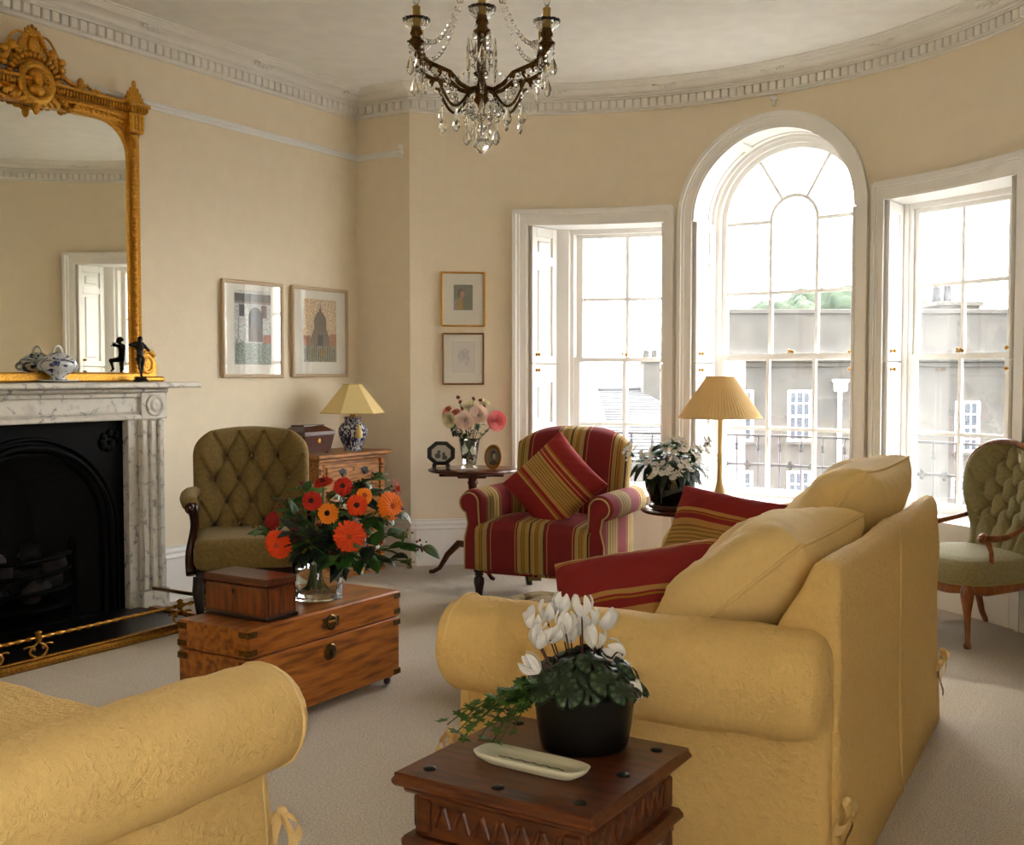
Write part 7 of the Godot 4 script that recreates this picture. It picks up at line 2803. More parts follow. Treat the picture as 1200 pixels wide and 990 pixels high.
func rose_vase():
	var h := 0.666
	var base := Vector3(-3.875, h, -5.785)
	var D: float = 7.15
	D = (base - Vector3(0, 1.25, 0)).dot(Vector3(-0.5236, -0.0423, -0.8509))
	var v := thing("cut_glass_vase", "cut glass vase of pink roses on the tripod table", "vase", base)
	var mb := MB.new()
	mb.lathe([Vector2(0, 0), Vector2(0.052, 0.0), Vector2(0.050, 0.010), Vector2(0.042, 0.020), Vector2(0.052, 0.09), Vector2(0.064, 0.185), Vector2(0.060, 0.187), Vector2(0.056, 0.18), Vector2(0.046, 0.09), Vector2(0.036, 0.030), Vector2(0, 0.028)], 40, Vector3.ZERO, Basis(), 12, 0.025)
	part(v, "vase", mb, "vase_glass")
	for i in 46:
		mb = MB.new()
		var rr := 0.034 * sqrt(rng.randf())
		var a := rng.randf() * TAU
		mb.ball(Vector3(cos(a) * rr, 0.038 + 0.05 * rng.randf(), sin(a) * rr), Vector3(0.010, 0.007, 0.009), 8, 5, Basis(Vector3.UP, a))
		single("vase_pebble", mb, "pebble" if i % 3 else "pebble_b", "little brown pebble lying in the rose vase" if i % 3 else "pale grey pebble lying in the rose vase", "pebble", T(base), "brown pebbles in the vase" if i % 3 else "grey pebbles in the vase")
	var rr_ := Vector3(0.8517, 0, -0.5241)
	var ff := Vector3(0.5241, 0, 0.8517)
	var list := [[544, 492.5, -0.07, 9.5, "rose_pale", Vector3(-0.15, 0.25, 1), "pale pink rose, lower left of the open pair"], [560.4, 485, -0.06, 9.5, "rose_pale", Vector3(0.0, 0.3, 1), "pale pink rose, upper right of the open pair"], [582, 493, -0.05, 10.5, "rose_deep", Vector3(0.45, 0.0, 1), "deep pink rose at the right of the vase"], [526, 492, -0.02, 8.5, "rose_cream", Vector3(-0.6, -0.1, 0.8), "cream rose hanging at the left"], [523.6, 482, 0.02, 6.5, "rose_salmon", Vector3(-0.7, 0.5, 0.5), "salmon rose bud above the cream one"], [549, 475, 0.03, 8.0, "rose_cream", Vector3(-0.1, 0.8, 0.6), "cream rose behind, at the top middle"], [568, 471, 0.03, 6.0, "rose_cream", Vector3(0.3, 0.9, 0.4), "small white rose at the top right"], [534, 483, 0.04, 5.0, "rose_salmon", Vector3(-0.3, 0.7, 0.6), "small salmon bud between the left roses"]]
	for q in list:
		var p := px(q[0], q[1], D + q[2]) - base
		var d: Vector3 = rr_ * q[5].x + Vector3.UP * q[5].y + ff * q[5].z
		var o := thing("cut_rose", q[6], "flower", base, 0.0, "roses in the cut glass vase")
		rose(o, q[4], q[3] / 1300.0 * D, aim(d, rng.randf() * TAU), p)
		mb = MB.new()
		var rim := Vector3(clamp(p.x * 0.5, -0.03, 0.03), 0.16, clamp(p.z * 0.5, -0.03, 0.03))
		mb.tube(bezier(Vector3(-p.x * 0.1, 0.09, -p.z * 0.1).limit_length(0.09), rim, p - d.normalized() * 0.01, 8), 0.0025, 6)
		part(o, "stem", mb, "stem")
		for i in 5:
			var out := Vector3(rng.randf_range(-1, 1), rng.randf_range(-0.6, 0.3), rng.randf_range(-1, 1))
			part(o, "leaf", leaf_mesh(0.05, 0.03, 0.3, 0.2), "leaf_dark" if i % 2 else "leaf", Transform3D(aim(out), rim.lerp(p, 0.25 + 0.1 * i)))
	var bk := 0
	for q in [[537, 465, 0.02], [539.5, 471, 0.0], [542, 479.5, -0.02], [554.5, 467, 0.02], [563.5, 469.5, 0.02], [567, 476, 0.0]]:
		var p := px(q[0], q[1], D + q[2]) - base
		var o := thing("berry_sprig", ["thin sprig with dusky red berries, leftmost and highest above roses", "thin sprig with dusky berries just under the leftmost one", "lowest berry sprig, left, between cream and pink roses", "berry sprig standing in the middle above the roses", "berry sprig right of middle above the roses", "rightmost berry sprig close to the white rose"][bk], "foliage", base, 0.0, "berry sprigs among the roses")
		mb = MB.new()
		mb.tube(bezier(Vector3(0, 0.10, 0), Vector3(p.x * 0.2, 0.2, p.z * 0.2), p, 8), 0.0016, 5)
		part(o, "stem", mb, "stem")
		bk += 1
		mb = MB.new()
		for i in 3:
			mb.ball(p + Vector3(rng.randf_range(-1, 1), rng.randf_range(-1, 1), rng.randf_range(-1, 1)) * 0.006, Vector3.ONE * 0.009, 8, 6)
		part(o, "berry", mb, "berry")
	# photographs on the table
	photo_frame("octagonal_photo_frame", "dark octagonal photograph frame on small feet, left of roses", base + Vector3(-0.135, 0, 0.115), deg_to_rad(28), 0.094, 0.080, 8, "ebony")
	photo_frame("oval_photo_frame", "gilt oval photograph frame standing right of the roses", base + Vector3(0.165, 0, -0.02), deg_to_rad(20), 0.056, 0.078, 28, "gilt_dark")

func photo_frame(called: String, label: String, at: Vector3, turn: float, rx: float, ry: float, n: int, m: String):
	var o := thing(called, label, "photo frame", at, turn)
	var c := Vector3(0, ry + (0.018 if n == 8 else 0.0), 0)
	var tilt := Transform3D(Basis(Vector3.RIGHT, -0.16), c)
	var mb := MB.new()
	var rot := PI / n
	var prof := [[1.0, -0.006], [1.0, 0.004], [0.90, 0.009], [0.78, 0.006], [0.70, 0.005], [0.68, 0.0]]
	mb.flat()
	for i in n:
		for k in 5:
			var q := []
			for e in [[i, k], [i + 1, k], [i + 1, k + 1], [i, k + 1]]:
				var a: float = TAU * e[0] / n + rot
				q.append(Vector3(cos(a) * rx * prof[e[1]][0], sin(a) * ry * prof[e[1]][0], prof[e[1]][1]))
			mb.quad(q[0], q[1], q[2], q[3])
	part(o, "frame", mb, m, tilt)
	mb = MB.new()
	for i in 28:
		var a := TAU * i / 28
		var b := TAU * (i + 1) / 28
		mb.tri(Vector3(0, 0, 0.001), Vector3(cos(a) * rx * 0.74, sin(a) * ry * 0.74, 0.001), Vector3(cos(b) * rx * 0.74, sin(b) * ry * 0.74, 0.001), Vector2(0.5, 0.5), Vector2(0.5 + cos(a) * 0.5, 0.5 - sin(a) * 0.5), Vector2(0.5 + cos(b) * 0.5, 0.5 - sin(b) * 0.5))
	part(o, "photograph", mb, photo_mat(n), tilt)
	mb = MB.new()
	mb.box(c + Vector3(0, -ry * 0.25, -0.03), Vector3(0.02, ry * 1.3, 0.003), 0.001, Basis(Vector3.RIGHT, 0.35))
	if n == 8:
		for s in [-1.0, 1.0]:
			mb.bb(Vector3(s * 0.055, 0.0, -0.02), Vector3(s * 0.030, 0.034, 0.014), 0.004)
			mb.ball(Vector3(s * 0.042, 0.006, 0.016), Vector3(0.012, 0.006, 0.012), 8, 6)
	part(o, "strut", mb, m)

func photo_mat(n: int) -> StandardMaterial3D:
	var img := Image.create(64, 64, false, Image.FORMAT_RGB8)
	for x in 64:
		for y in 64:
			var c := Color(0.74, 0.73, 0.70) if n == 8 else Color(0.45, 0.42, 0.36)
			if n == 8:
				for h in [[25, 27, 5, 6], [39, 34, 5, 6], [22, 40, 9, 9], [42, 46, 8, 8]]:
					if pow((x - h[0]) / float(h[2]), 2) + pow((y - h[1]) / float(h[3]), 2) < 1:
						c = Color(0.30, 0.29, 0.28)
			else:
				if pow((x - 33) / 13.0, 2) + pow((y - 26) / 15.0, 2) < 1:
					c = Color(0.17, 0.15, 0.13)
				if pow((x - 36) / 9.0, 2) + pow((y - 29) / 11.0, 2) < 1:
					c = Color(0.66, 0.62, 0.54)
				if pow((x - 33) / 22.0, 2) + pow((y - 62) / 20.0, 2) < 1:
					c = Color(0.28, 0.26, 0.24)
			img.set_pixel(x, y, c)
	var m := StandardMaterial3D.new()
	m.albedo_texture = ImageTexture.create_from_image(img)
	m.roughness = 0.3
	return m

# ---------------------------------------------------------------- potted plants
func cyclamen():
	var base := Vector3(-1.085, 0.466, -2.055)
	var o := thing("potted_cyclamen", "white cyclamen in a black oval pot with trailing ivy", "plant", base)
	var mb := MB.new()
	mb.lathe([Vector2(0, 0.0), Vector2(0.088, 0.0), Vector2(0.092, 0.008), Vector2(0.100, 0.05), Vector2(0.106, 0.105), Vector2(0.112, 0.118), Vector2(0.108, 0.124), Vector2(0.100, 0.118), Vector2(0.094, 0.10), Vector2(0, 0.098)], 36, Vector3.ZERO, Basis(Vector3.UP, deg_to_rad(32)) * Basis.from_scale(Vector3(1.0, 1, 0.82)))
	part(o, "pot", mb, "lacquer")
	mb = MB.new()
	mb.lathe([Vector2(0.098, 0.104), Vector2(0.05, 0.108), Vector2(0, 0.108)], 20, Vector3.ZERO, Basis(Vector3.UP, deg_to_rad(32)) * Basis.from_scale(Vector3(1.0, 1, 0.82)))
	part(o, "soil", mb, "soil")
	var D := (base - Vector3(0, 1.25, 0)).dot(Vector3(-0.5236, -0.0423, -0.8509))
	var flowers := [[623, 733, 0.02], [641, 725, 0.03], [655, 717, 0.04], [663, 740, -0.02], [682, 720, 0.0], [692, 734, 0.02], [710, 735, 0.03], [645, 750, -0.04], [669, 750, 0.03], [697, 757, -0.05], [632, 757, -0.03], [730, 768, -0.02], [748, 818, -0.05], [680, 742, 0.05], [631, 785, -0.06]]
	for q in flowers:
		var p := px(q[0], q[1], D + q[2]) - base
		var foot := Vector3(p.x * 0.35, 0.11, p.z * 0.35).limit_length(0.13)
		var side: bool = q[1] > 765
		mb = MB.new()
		mb.tube(bezier(foot, Vector3(p.x * (0.9 if not side else 0.75), lerpf(0.11, p.y, 0.8) + (0.05 if side else 0.0), p.z * 0.9), p, 8), 0.0019, 6)
		var stem := part(o, "flower_stem", mb, "stem_red")
		mb = MB.new()
		# reflexed petals swept up from the mouth
		var tilt := Basis(Vector3(rng.randf_range(-1, 1), 0, rng.randf_range(-1, 1)).normalized(), rng.randf_range(0.1, 0.5))
		if side:
			tilt = Basis(Vector3(0.5, 0, 0.85).normalized(), rng.randf_range(0.7, 1.1))
		for i in 5:
			var a := TAU * i / 5 + rng.randf()
			var tw := rng.randf_range(-0.9, 0.9)
			mb.grid(func(u, v):
				var w: float = (u - 0.5) * 0.021 * pow(sin(PI * clamp(v * 0.9 + 0.08, 0.0, 1.0)), 0.7)
				var r: float = 0.006 + 0.016 * sin(v * PI * 0.75) + 0.002 * sin(u * 9.0)
				var y: float = 0.046 * v - 0.004
				var aa: float = a + tw * v
				return p + tilt * (Vector3(cos(aa) * r, y, sin(aa) * r) + Vector3(-sin(aa), 0, cos(aa)) * w), 5, 6)
		part(stem, "petals", mb, "petal_white")
	# kidney leaves with marbled rims
	for i in 34:
		var a := i * 2.399
		var rr := 0.035 + 0.105 * sqrt(i / 34.0)
		var y := 0.195 - 0.075 * pow(rr / 0.15, 2.0) + rng.randf_range(-0.012, 0.016)
		var p := Vector3(cos(a) * rr, y, sin(a) * rr * 0.9)
		var r := rng.randf_range(0.026, 0.040)
		var nrm := (Vector3(cos(a), 0, sin(a)) * (0.25 + rr * 6.0) + Vector3.UP).normalized()
		var bs := aim(nrm, 0.0)
		mb = MB.new()
		for s in [1.0, -1.0]:
			mb.grid(func(u, v):
				var w: float = (u - 0.5) * TAU * 0.93
				var rad: float = r * v * (1.0 + 0.10 * cos(w) + 0.05 * sin(w * 7.0) * v)
				return Vector3(sin(w) * rad, cos(w) * rad, 0.010 * v * v * -1.0 + 0.003 * sin(w * 7.0) * v + s * 0.0006 * (1.0 - v)), 22, 4, s > 0, Vector2.ONE, func(u, v): return Vector2(u, v))
		part(o, "leaf", mb, "cyclamen_leaf", Transform3D(bs, p))
		if i % 2 == 0:
			mb = MB.new()
			mb.tube([Vector3(p.x * 0.3, 0.10, p.z * 0.3), Vector3(p.x * 0.7, y * 0.95, p.z * 0.7), p], 0.0016, 5)
			part(o, "leaf_stem", mb, "stem_red")
	# ivy trailing to the left over the rim
	var ivy := MB.new()
	ivy.smooth(-1)
	var star := [Vector2(0, -0.2), Vector2(0.55, -0.35), Vector2(0.42, 0.1), Vector2(0.85, 0.35), Vector2(0.32, 0.45), Vector2(0, 1.1), Vector2(-0.32, 0.45), Vector2(-0.85, 0.35), Vector2(-0.42, 0.1), Vector2(-0.55, -0.35)]
	var iv := MB.new()
	for s in [1.0, -1.0]:
		for i in 10:
			var a: Vector2 = star[i]
			var b: Vector2 = star[(i + 1) % 10]
			var A := Vector3(a.x, 0.04 * abs(a.x) + 0.02 * s, a.y)
			var Bb := Vector3(b.x, 0.04 * abs(b.x) + 0.02 * s, b.y)
			iv.flat()
			if s > 0:
				iv.tri(Vector3(0, 0.15, 0.2), A, Bb)
			else:
				iv.tri(Vector3(0, 0.12, 0.2), Bb, A)
	var ivm := iv.done()
	var ends := [[524, 849], [535, 858], [545, 840], [560, 868], [572, 852], [580, 832], [585, 872], [598, 862], [605, 800], [590, 815], [575, 890], [596, 842], [612, 830], [556, 850], [540, 868]]
	for q in ends:
		var p := px(q[0], q[1], D - 0.06 + rng.randf_range(-0.05, 0.03)) - base
		p.y = max(p.y, 0.012)
		var path := bezier(Vector3(-0.06, 0.11, 0.03), Vector3(lerpf(-0.06, p.x, 0.5), 0.15, lerpf(0.03, p.z, 0.5)), p, 10)
		mb = MB.new()
		mb.tube(path, 0.0013, 5)
		var st := part(o, "ivy_stem", mb, "stem")
		for i in 16:
			var at: Vector3 = path[2 + i % 9] + Vector3(rng.randf_range(-1, 1), rng.randf_range(0.0, 1), rng.randf_range(-1, 1)) * 0.010
			var sc := rng.randf_range(0.013, 0.021)
			var bs := Basis.from_euler(Vector3(rng.randf_range(-0.3, 0.9), rng.randf() * TAU, rng.randf_range(-0.4, 0.4))).scaled(Vector3.ONE * sc)
			part(st, "ivy_leaf", ivm, "ivy", Transform3D(bs, at))
	# glazed dish
	var d := thing("oblong_dish", "long cream glazed dish with painted line on side table", "dish", Vector3(-1.112, 0.466, -1.878), deg_to_rad(-2))
	mb = MB.new()
	var ring := func(l: float, w: float, y: float) -> Array:
		var p := []
		for i in 40:
			var a := TAU * i / 40
			var c := cos(a)
			var s := sin(a)
			p.append(Vector3(sign(c) * pow(abs(c), 0.35) * l, y, sign(s) * pow(abs(s), 0.6) * w))
		return p
	var rows := [ring.call(0.10, 0.022, 0.0), ring.call(0.122, 0.036, 0.012), ring.call(0.128, 0.040, 0.022), ring.call(0.124, 0.037, 0.024), ring.call(0.112, 0.029, 0.014), ring.call(0.09, 0.018, 0.012), ring.call(0.001, 0.001, 0.0115)]
	mb.smooth()
	for k in rows.size() - 1:
		for i in 40:
			var j := (i + 1) % 40
			mb.quad(rows[k][j], rows[k][i], rows[k + 1][i], rows[k + 1][j])
	part(d, "dish_body", mb, "dish")
	mb = MB.new()
	for i in 26:
		var x := -0.075 + 0.15 * i / 25.0
		mb.ball(Vector3(x, 0.0128, 0.002 * sin(i * 1.3)), Vector3(0.0032, 0.0008, 0.0016 + 0.001 * (i % 3)), 6, 4)
	part(d, "painted_line", mb, "dish_line")

func impatiens():
	var base := Vector3(-2.405, 0.531, -5.545)
	var o := thing("white_flowering_plant", "white flowering plant in dark blue glazed pot beside lamp", "plant", base)
	var mb := MB.new()
	mb.lathe([Vector2(0, 0.0), Vector2(0.095, 0.0), Vector2(0.118, 0.008), Vector2(0.120, 0.022), Vector2(0.108, 0.022), Vector2(0, 0.016)], 32)
	part(o, "saucer", mb, "terracotta")
	mb = MB.new()
	mb.lathe([Vector2(0, 0.020), Vector2(0.090, 0.020), Vector2(0.108, 0.045), Vector2(0.128, 0.10), Vector2(0.132, 0.15), Vector2(0.124, 0.195), Vector2(0.128, 0.205), Vector2(0.118, 0.205), Vector2(0.112, 0.18), Vector2(0, 0.178)], 36)
	part(o, "pot", mb, "navy_glaze")
	var D := (base - Vector3(0, 1.25, 0)).dot(Vector3(-0.5236, -0.0423, -0.8509))
	# leaves
	for i in 70:
		var a := i * 2.399
		var e := 0.2 + 0.8 * (i / 70.0)
		var p := Vector3(cos(a) * 0.13 * e, 0.20 + 0.15 * rng.randf() * (1.2 - e) + 0.04, sin(a) * 0.13 * e)
		var out := Vector3(cos(a), rng.randf_range(-0.5, 0.6), sin(a))
		var l := rng.randf_range(0.06, 0.09)
		part(o, "leaf", leaf_mesh(snapped(l, 0.01), snapped(l * 0.5, 0.01), 0.35, 0.2), "leaf_dark" if i % 3 else "leaf", Transform3D(aim(out, rng.randf_range(-0.4, 0.4)), p))
	for q in [[742, 550, -0.10], [757, 566, -0.14], [765, 580, -0.14], [808, 580, -0.14], [820, 560, -0.10], [812, 600, -0.10], [775, 590, -0.16], [830, 565, -0.02], [800, 570, -0.16], [762, 595, -0.10]]:
		var p := px(q[0], q[1], D + q[2]) - base
		var root := Vector3(p.x * 0.55, 0.21, p.z * 0.55)
		mb = MB.new()
		mb.tube(bezier(root, Vector3(p.x, 0.25, p.z), p, 6), 0.002, 5)
		part(o, "stem", mb, "stem")
		for e in 2:
			part(o, "leaf", leaf_mesh(0.12, 0.06, 0.55, 0.2), "leaf_dark", Transform3D(aim(Vector3(p.x, -0.12 + 0.1 * e, p.z) + Vector3(0.03 * e, 0, 0)), root.lerp(p, 0.2) + Vector3(0, 0.04, 0)))
	# clusters of five-petalled flowers
	var fm := MB.new()
	for i in 5:
		var a := TAU * i / 5
		fm.grid(func(u, v):
			var w: float = (u - 0.5) * 0.025 * sin(PI * clamp(v * 0.85 + 0.12, 0.0, 1.0))
			var d := Vector3(cos(a), sin(a), 0)
			return d * 0.021 * v + Vector3(-sin(a), cos(a), 0) * w + Vector3(0, 0, 0.006 * v * v + 0.003 * (1.0 - pow(u * 2.0 - 1.0, 2.0))), 4, 4)
	fm.ball(Vector3(0, 0, 0.002), Vector3(0.004, 0.004, 0.003), 8, 5)
	var fmesh := fm.done()
	var cl := [[738, 531, -0.06], [757, 536, -0.10], [771, 548, -0.13], [764, 557, -0.14], [790, 523, -0.06], [797, 518, -0.02], [806, 545, -0.13], [815, 538, -0.12], [800, 553, -0.14], [824, 526, -0.04], [828, 518, 0.0], [780, 520, 0.02], [770, 530, 0.0], [786, 556, -0.15], [812, 528, -0.02]]
	for q in cl:
		for k in 7:
			var p := px(q[0] + rng.randf_range(-7, 7), q[1] + rng.randf_range(-7, 7), D + q[2] + rng.randf_range(-0.04, 0.01)) - base
			var out := Vector3(p.x, 0.10, p.z).normalized() + Vector3(rng.randf_range(-0.4, 0.4), rng.randf_range(-0.2, 0.5), rng.randf_range(-0.4, 0.4))
			part(o, "flower", fmesh, "petal_white", Transform3D(aim(out, rng.randf() * TAU), p))
		var pc := px(q[0], q[1], D + q[2]) - base
		mb = MB.new()
		mb.tube(bezier(Vector3(pc.x * 0.4, 0.2, pc.z * 0.4), Vector3(pc.x * 0.8, pc.y * 0.9, pc.z * 0.8), pc, 6), 0.0018, 5)
		part(o, "stem", mb, "stem")
		for e in 3:
			part(o, "leaf", leaf_mesh(0.07, 0.035, 0.35, 0.2), "leaf" if e else "leaf_pale", Transform3D(aim(Vector3(rng.randf_range(-1, 1), rng.randf_range(-0.3, 0.8), rng.randf_range(-1, 1)) + pc.normalized()), pc * 0.92))

# ---------------------------------------------------------------- chandelier
func chandelier():
	var c := Vector3(-2.215, 0, -3.39)
	var o := thing("crystal_chandelier", "bronze and crystal chandelier with candle arms and glass drops", "chandelier", c)
	var top := 3.10
	var mb := MB.new()
	mb.lathe([Vector2(0, CEIL), Vector2(0.07, CEIL), Vector2(0.065, CEIL - 0.02), Vector2(0.03, CEIL - 0.045), Vector2(0.01, CEIL - 0.06), Vector2(0, CEIL - 0.06)], 20)
	part(o, "ceiling_rose", mb, "bronze")
	mb = MB.new()
	mb.tube([Vector3(0, CEIL - 0.05, 0), Vector3(0, 2.80, 0)], 0.006, 8)
	mb.lathe([Vector2(0, 2.80), Vector2(0.03, 2.80), Vector2(0.035, 2.82), Vector2(0.012, 2.84), Vector2(0, 2.845)], 16)
	mb.lathe([Vector2(0, 2.19), Vector2(0.008, 2.20), Vector2(0.016, 2.225), Vector2(0.030, 2.24), Vector2(0.022, 2.26), Vector2(0.030, 2.285), Vector2(0.016, 2.30), Vector2(0.012, 2.34), Vector2(0.008, 2.60), Vector2(0.008, 2.80), Vector2(0, 2.80)], 16)
	part(o, "stem", mb, "bronze")
	mb = MB.new()
	mb.lathe([Vector2(0, 2.33), Vector2(0.018, 2.34), Vector2(0.030, 2.365), Vector2(0.020, 2.39), Vector2(0.030, 2.42), Vector2(0.038, 2.46), Vector2(0.022, 2.50), Vector2(0.014, 2.54), Vector2(0.02, 2.56), Vector2(0, 2.57)], 16, Vector3.ZERO, Basis(), 8, 0.08)
	part(o, "crystal_baluster", mb, "crystal")
	# shared crystal shapes
	var bead := MB.new()
	bead.flat()
	oct(bead, 0.0095)
	var bm := bead.done()
	var small := MB.new()
	oct(small, 0.0065)
	var sm_ := small.done()
	var drop := MB.new()
	gem(drop, [Vector2(0.001, 0.0), Vector2(0.006, -0.012), Vector2(0.015, -0.036), Vector2(0.0175, -0.048), Vector2(0.012, -0.062), Vector2(0.001, -0.070)], 8, 0.55)
	var dm := drop.done()
	var spear := MB.new()
	gem(spear, [Vector2(0.001, 0.0), Vector2(0.006, -0.008), Vector2(0.009, -0.03), Vector2(0.006, -0.065), Vector2(0.001, -0.085)], 6, 0.7)
	var spm := spear.done()
	var R_ := 0.262
	for i in 6:
		var a := TAU * i / 6 + deg_to_rad(31.6 + 90.0 + 2.0)
		var d := Vector3(cos(a), 0, -sin(a))
		var hy := 2.435
		var arm := MB.new()
		var path := []
		var rad := []
		for q in [[0.02, 2.285], [0.05, 2.275], [0.09, 2.29], [0.13, 2.325], [0.17, 2.335], [0.21, 2.345], [0.245, 2.365], [0.262, 2.395], [0.262, hy]]:
			path.append(d * q[0] + Vector3(0, q[1], 0))
			rad.append(0.0085)
		arm.tube(path, rad, 8)
		# lower scrolls and leaves
		var s1 := []
		for k in 18:
			var t := k / 17.0
			s1.append(d * (0.05 + 0.13 * t) + Vector3(0, 2.27 - 0.075 * sin(t * PI) + 0.03 * t, 0))
		arm.tube(s1, 0.0055, 6)
		var s2 := []
		for k in 14:
			var w := k * 0.42
			s2.append(d * (0.185 + cos(w) * (0.026 - k * 0.001)) + Vector3(0, 2.318 + sin(w) * (0.026 - k * 0.001), 0))
		arm.tube(s2, 0.005, 6)
		for k in 5:
			var at: Vector3 = path[3 + k % 5]
			arm.ball(at + Vector3(0, -0.008, 0), Vector3(0.008, 0.014, 0.008), 7, 5, Basis(d.cross(Vector3.UP), 0.5 * k))
		var arm_node := part(o, "arm", arm, "bronze")
		mb = MB.new()
		mb.lathe([Vector2(0, hy - 0.052), Vector2(0.010, hy - 0.048), Vector2(0.018, hy - 0.036), Vector2(0.030, hy - 0.030), Vector2(0.020, hy - 0.020), Vector2(0.014, hy - 0.008), Vector2(0.022, hy), Vector2(0.018, hy + 0.012), Vector2(0.014, hy + 0.026), Vector2(0, hy + 0.026)], 14, d * R_, Basis(), 6, 0.16)
		part(arm_node, "candle_socket", mb, "bronze")
		mb = MB.new()
		mb.lathe([Vector2(0.008, hy + 0.014), Vector2(0.024, hy + 0.018), Vector2(0.042, hy + 0.032), Vector2(0.047, hy + 0.052), Vector2(0.043, hy + 0.052), Vector2(0.036, hy + 0.036), Vector2(0.02, hy + 0.024), Vector2(0.010, hy + 0.022)], 36, d * R_, Basis(), 14, 0.07)
		part(arm_node, "drip_pan", mb, "crystal")
		mb = MB.new()
		mb.lathe([Vector2(0, hy + 0.024), Vector2(0.0135, hy + 0.024), Vector2(0.0135, hy + 0.088), Vector2(0.015, hy + 0.092), Vector2(0.011, hy + 0.097), Vector2(0, hy + 0.097)], 14, d * R_, Basis(), 5, 0.04)
		var cd := part(arm_node, "candle_tube", mb, "candle")
		mb = MB.new()
		mb.lathe([Vector2(0.003, hy + 0.096), Vector2(0.010, hy + 0.108), Vector2(0.0135, hy + 0.125), Vector2(0.009, hy + 0.145), Vector2(0.002, hy + 0.162), Vector2(0, hy + 0.165)], 12, d * R_)
		part(cd, "bulb", mb, "crystal")
		# drops below each socket
		for k in 3:
			var off := Basis(Vector3.UP, k * TAU / 3 + a) * Vector3(0.024, 0, 0)
			var y: float = hy - 0.040
			for e in [2, 3, 1][k]:
				part(arm_node, "bead", sm_, "crystal", T(d * R_ + off + Vector3(0, y - 0.008, 0)))
				y -= 0.017
			part(arm_node, "drop", dm if k != 1 else spm, "crystal", T(d * R_ + off + Vector3(0, y, 0), k * 1.1))
		# swag from the crown to the socket, and from arm to arm below
		chain(arm_node, Vector3(0, 2.80, 0) + d * 0.03, d * (R_ - 0.02) + Vector3(0, hy - 0.01, 0), 0.13, 20, bm)
		var d2 := d.rotated(Vector3.UP, -TAU / 6)
		chain(arm_node, d * 0.235 + Vector3(0, 2.345, 0), d2 * 0.235 + Vector3(0, 2.345, 0), 0.075, 13, sm_)
		chain(arm_node, d * 0.15 + Vector3(0, 2.315, 0), Vector3(0, 2.185, 0) + d * 0.015, 0.035, 10, bm)
		for q in [[0.105, 2.265], [0.165, 2.262], [0.06, 2.245]]:
			var at: Vector3 = d * q[0] + Vector3(0, q[1], 0)
			for e in 3:
				part(arm_node, "bead", sm_, "crystal", T(at + Vector3(0, -0.016 * e, 0)))
			part(arm_node, "drop", dm if q[0] > 0.1 else spm, "crystal", T(at + Vector3(0, -0.054, 0), a * 2.0))
		# ring of drops around the foot
		var f := d.rotated(Vector3.UP, 0.5) * 0.075
		for e in 4:
			part(arm_node, "bead", bm, "crystal", T(f * (1.0 - 0.08 * e) + Vector3(0, 2.225 - 0.019 * e, 0)))
		part(arm_node, "drop", dm, "crystal", T(f * 0.7 + Vector3(0, 2.15, 0), a))
		# tall prism standing above the arms
		mb = MB.new()
		gem(mb, [Vector2(0.001, 2.46), Vector2(0.006, 2.44), Vector2(0.010, 2.38), Vector2(0.005, 2.32), Vector2(0.001, 2.31)], 6, 0.7)
		part(arm_node, "prism", mb, "crystal", T(d * 0.055))
	# ball at the foot
	mb = MB.new()
	mb.flat()
	mb.lathe([Vector2(0, 2.118), Vector2(0.010, 2.114), Vector2(0.006, 2.106), Vector2(0.016, 2.100), Vector2(0.0235, 2.085), Vector2(0.0245, 2.074), Vector2(0.018, 2.060), Vector2(0.008, 2.052), Vector2(0, 2.050)], 14)
	part(o, "crystal_ball", mb, "crystal")
	mb = MB.new()
	mb.tube([Vector3(0, 2.20, 0), Vector3(0, 2.115, 0)], 0.003, 6)
	part(o, "hanging_wire", mb, "bronze")
	for e in 5:
		part(o, "bead", bm, "crystal", T(Vector3(0.012 * cos(e * 2.0), 2.19 - 0.015 * e, 0.012 * sin(e * 2.0))))

func oct(mb: MB, r: float):
	mb.flat()
	gem(mb, [Vector2(0.0005, r), Vector2(r * 0.72, r * 0.62), Vector2(r, 0), Vector2(r * 0.72, -r * 0.62), Vector2(0.0005, -r)], 7, 0.75)

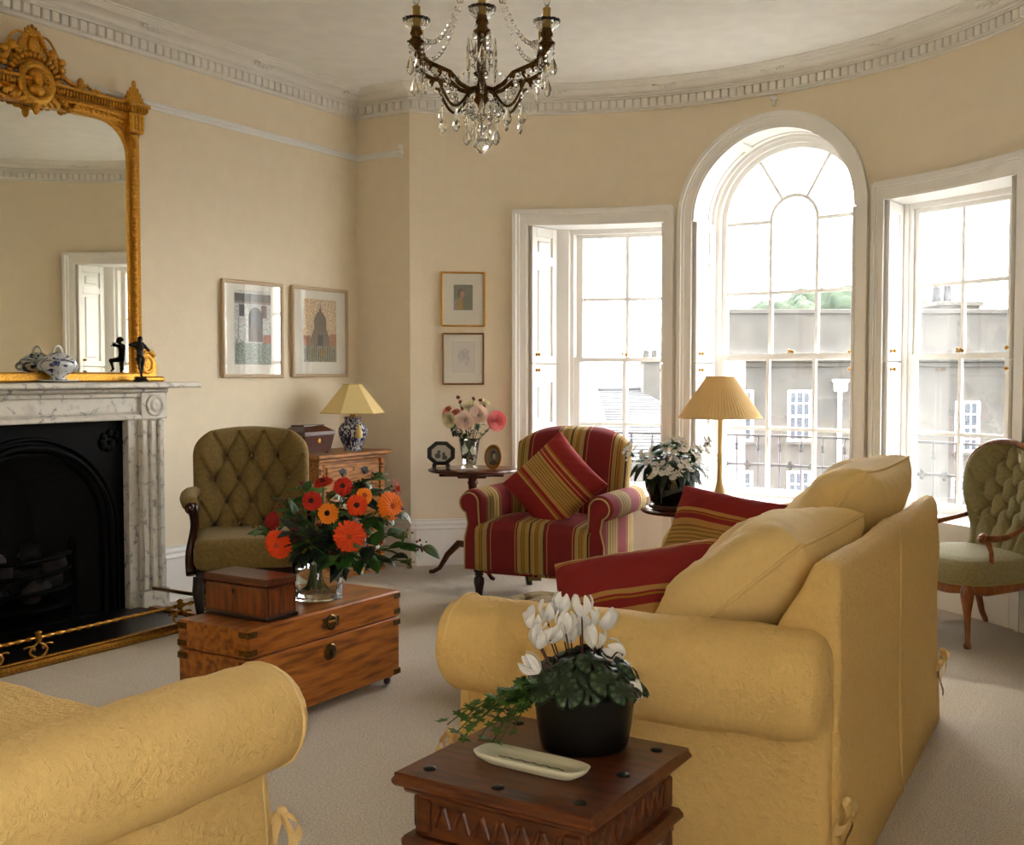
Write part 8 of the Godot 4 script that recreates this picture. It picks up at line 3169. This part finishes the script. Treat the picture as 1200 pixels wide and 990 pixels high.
# faceted stone turned about y, flattened along z
func gem(mb: MB, pr: Array, n: int, flat_: float):
	mb.flat()
	for i in n:
		var a := TAU * i / n
		var b := TAU * (i + 1) / n
		for k in pr.size() - 1:
			var p: Vector2 = pr[k]
			var q: Vector2 = pr[k + 1]
			mb.quad(Vector3(cos(b) * p.x, p.y, sin(b) * p.x * flat_), Vector3(cos(b) * q.x, q.y, sin(b) * q.x * flat_), Vector3(cos(a) * q.x, q.y, sin(a) * q.x * flat_), Vector3(cos(a) * p.x, p.y, sin(a) * p.x * flat_)) if p.y < q.y else mb.quad(Vector3(cos(a) * p.x, p.y, sin(a) * p.x * flat_), Vector3(cos(b) * p.x, p.y, sin(b) * p.x * flat_), Vector3(cos(b) * q.x, q.y, sin(b) * q.x * flat_), Vector3(cos(a) * q.x, q.y, sin(a) * q.x * flat_))

func chain(parent: Node3D, a: Vector3, b: Vector3, sag: float, n: int, mesh: ArrayMesh):
	for i in n + 1:
		var t := float(i) / n
		part(parent, "bead", mesh, "crystal", T(a.lerp(b, t) - Vector3.UP * sag * 4.0 * t * (1.0 - t), t * 5.0))

func build_small():
	mat("pebble", Color(0.36, 0.27, 0.22), 0.6)
	mat("pebble_b", Color(0.50, 0.46, 0.42), 0.6)
	mat("soil", Color(0.10, 0.075, 0.05), 0.95)
	mat("dish_line", Color(0.32, 0.30, 0.14), 0.3)
	mat("terracotta", Color(0.42, 0.30, 0.22), 0.6)
	var g := StandardMaterial3D.new()
	var img := Image.create(64, 32, false, Image.FORMAT_RGB8)
	var r := RandomNumberGenerator.new()
	r.seed = 4
	for x in 64:
		for y in 32:
			var v := y / 31.0
			var k := 0.5 + 0.5 * sin(x * 0.9 + r.randf())
			var c := Color(0.055, 0.15, 0.05)
			if v > 0.55 and v < 0.85 and k > 0.25:
				c = c.lerp(Color(0.32, 0.42, 0.28), k * 0.8)
			img.set_pixel(x, y, c)
	g.albedo_texture = ImageTexture.create_from_image(img)
	g.roughness = 0.5
	M["cyclamen_leaf"] = g
	gerbera_bouquet()
	rose_vase()
	cyclamen()
	impatiens()
	chandelier()
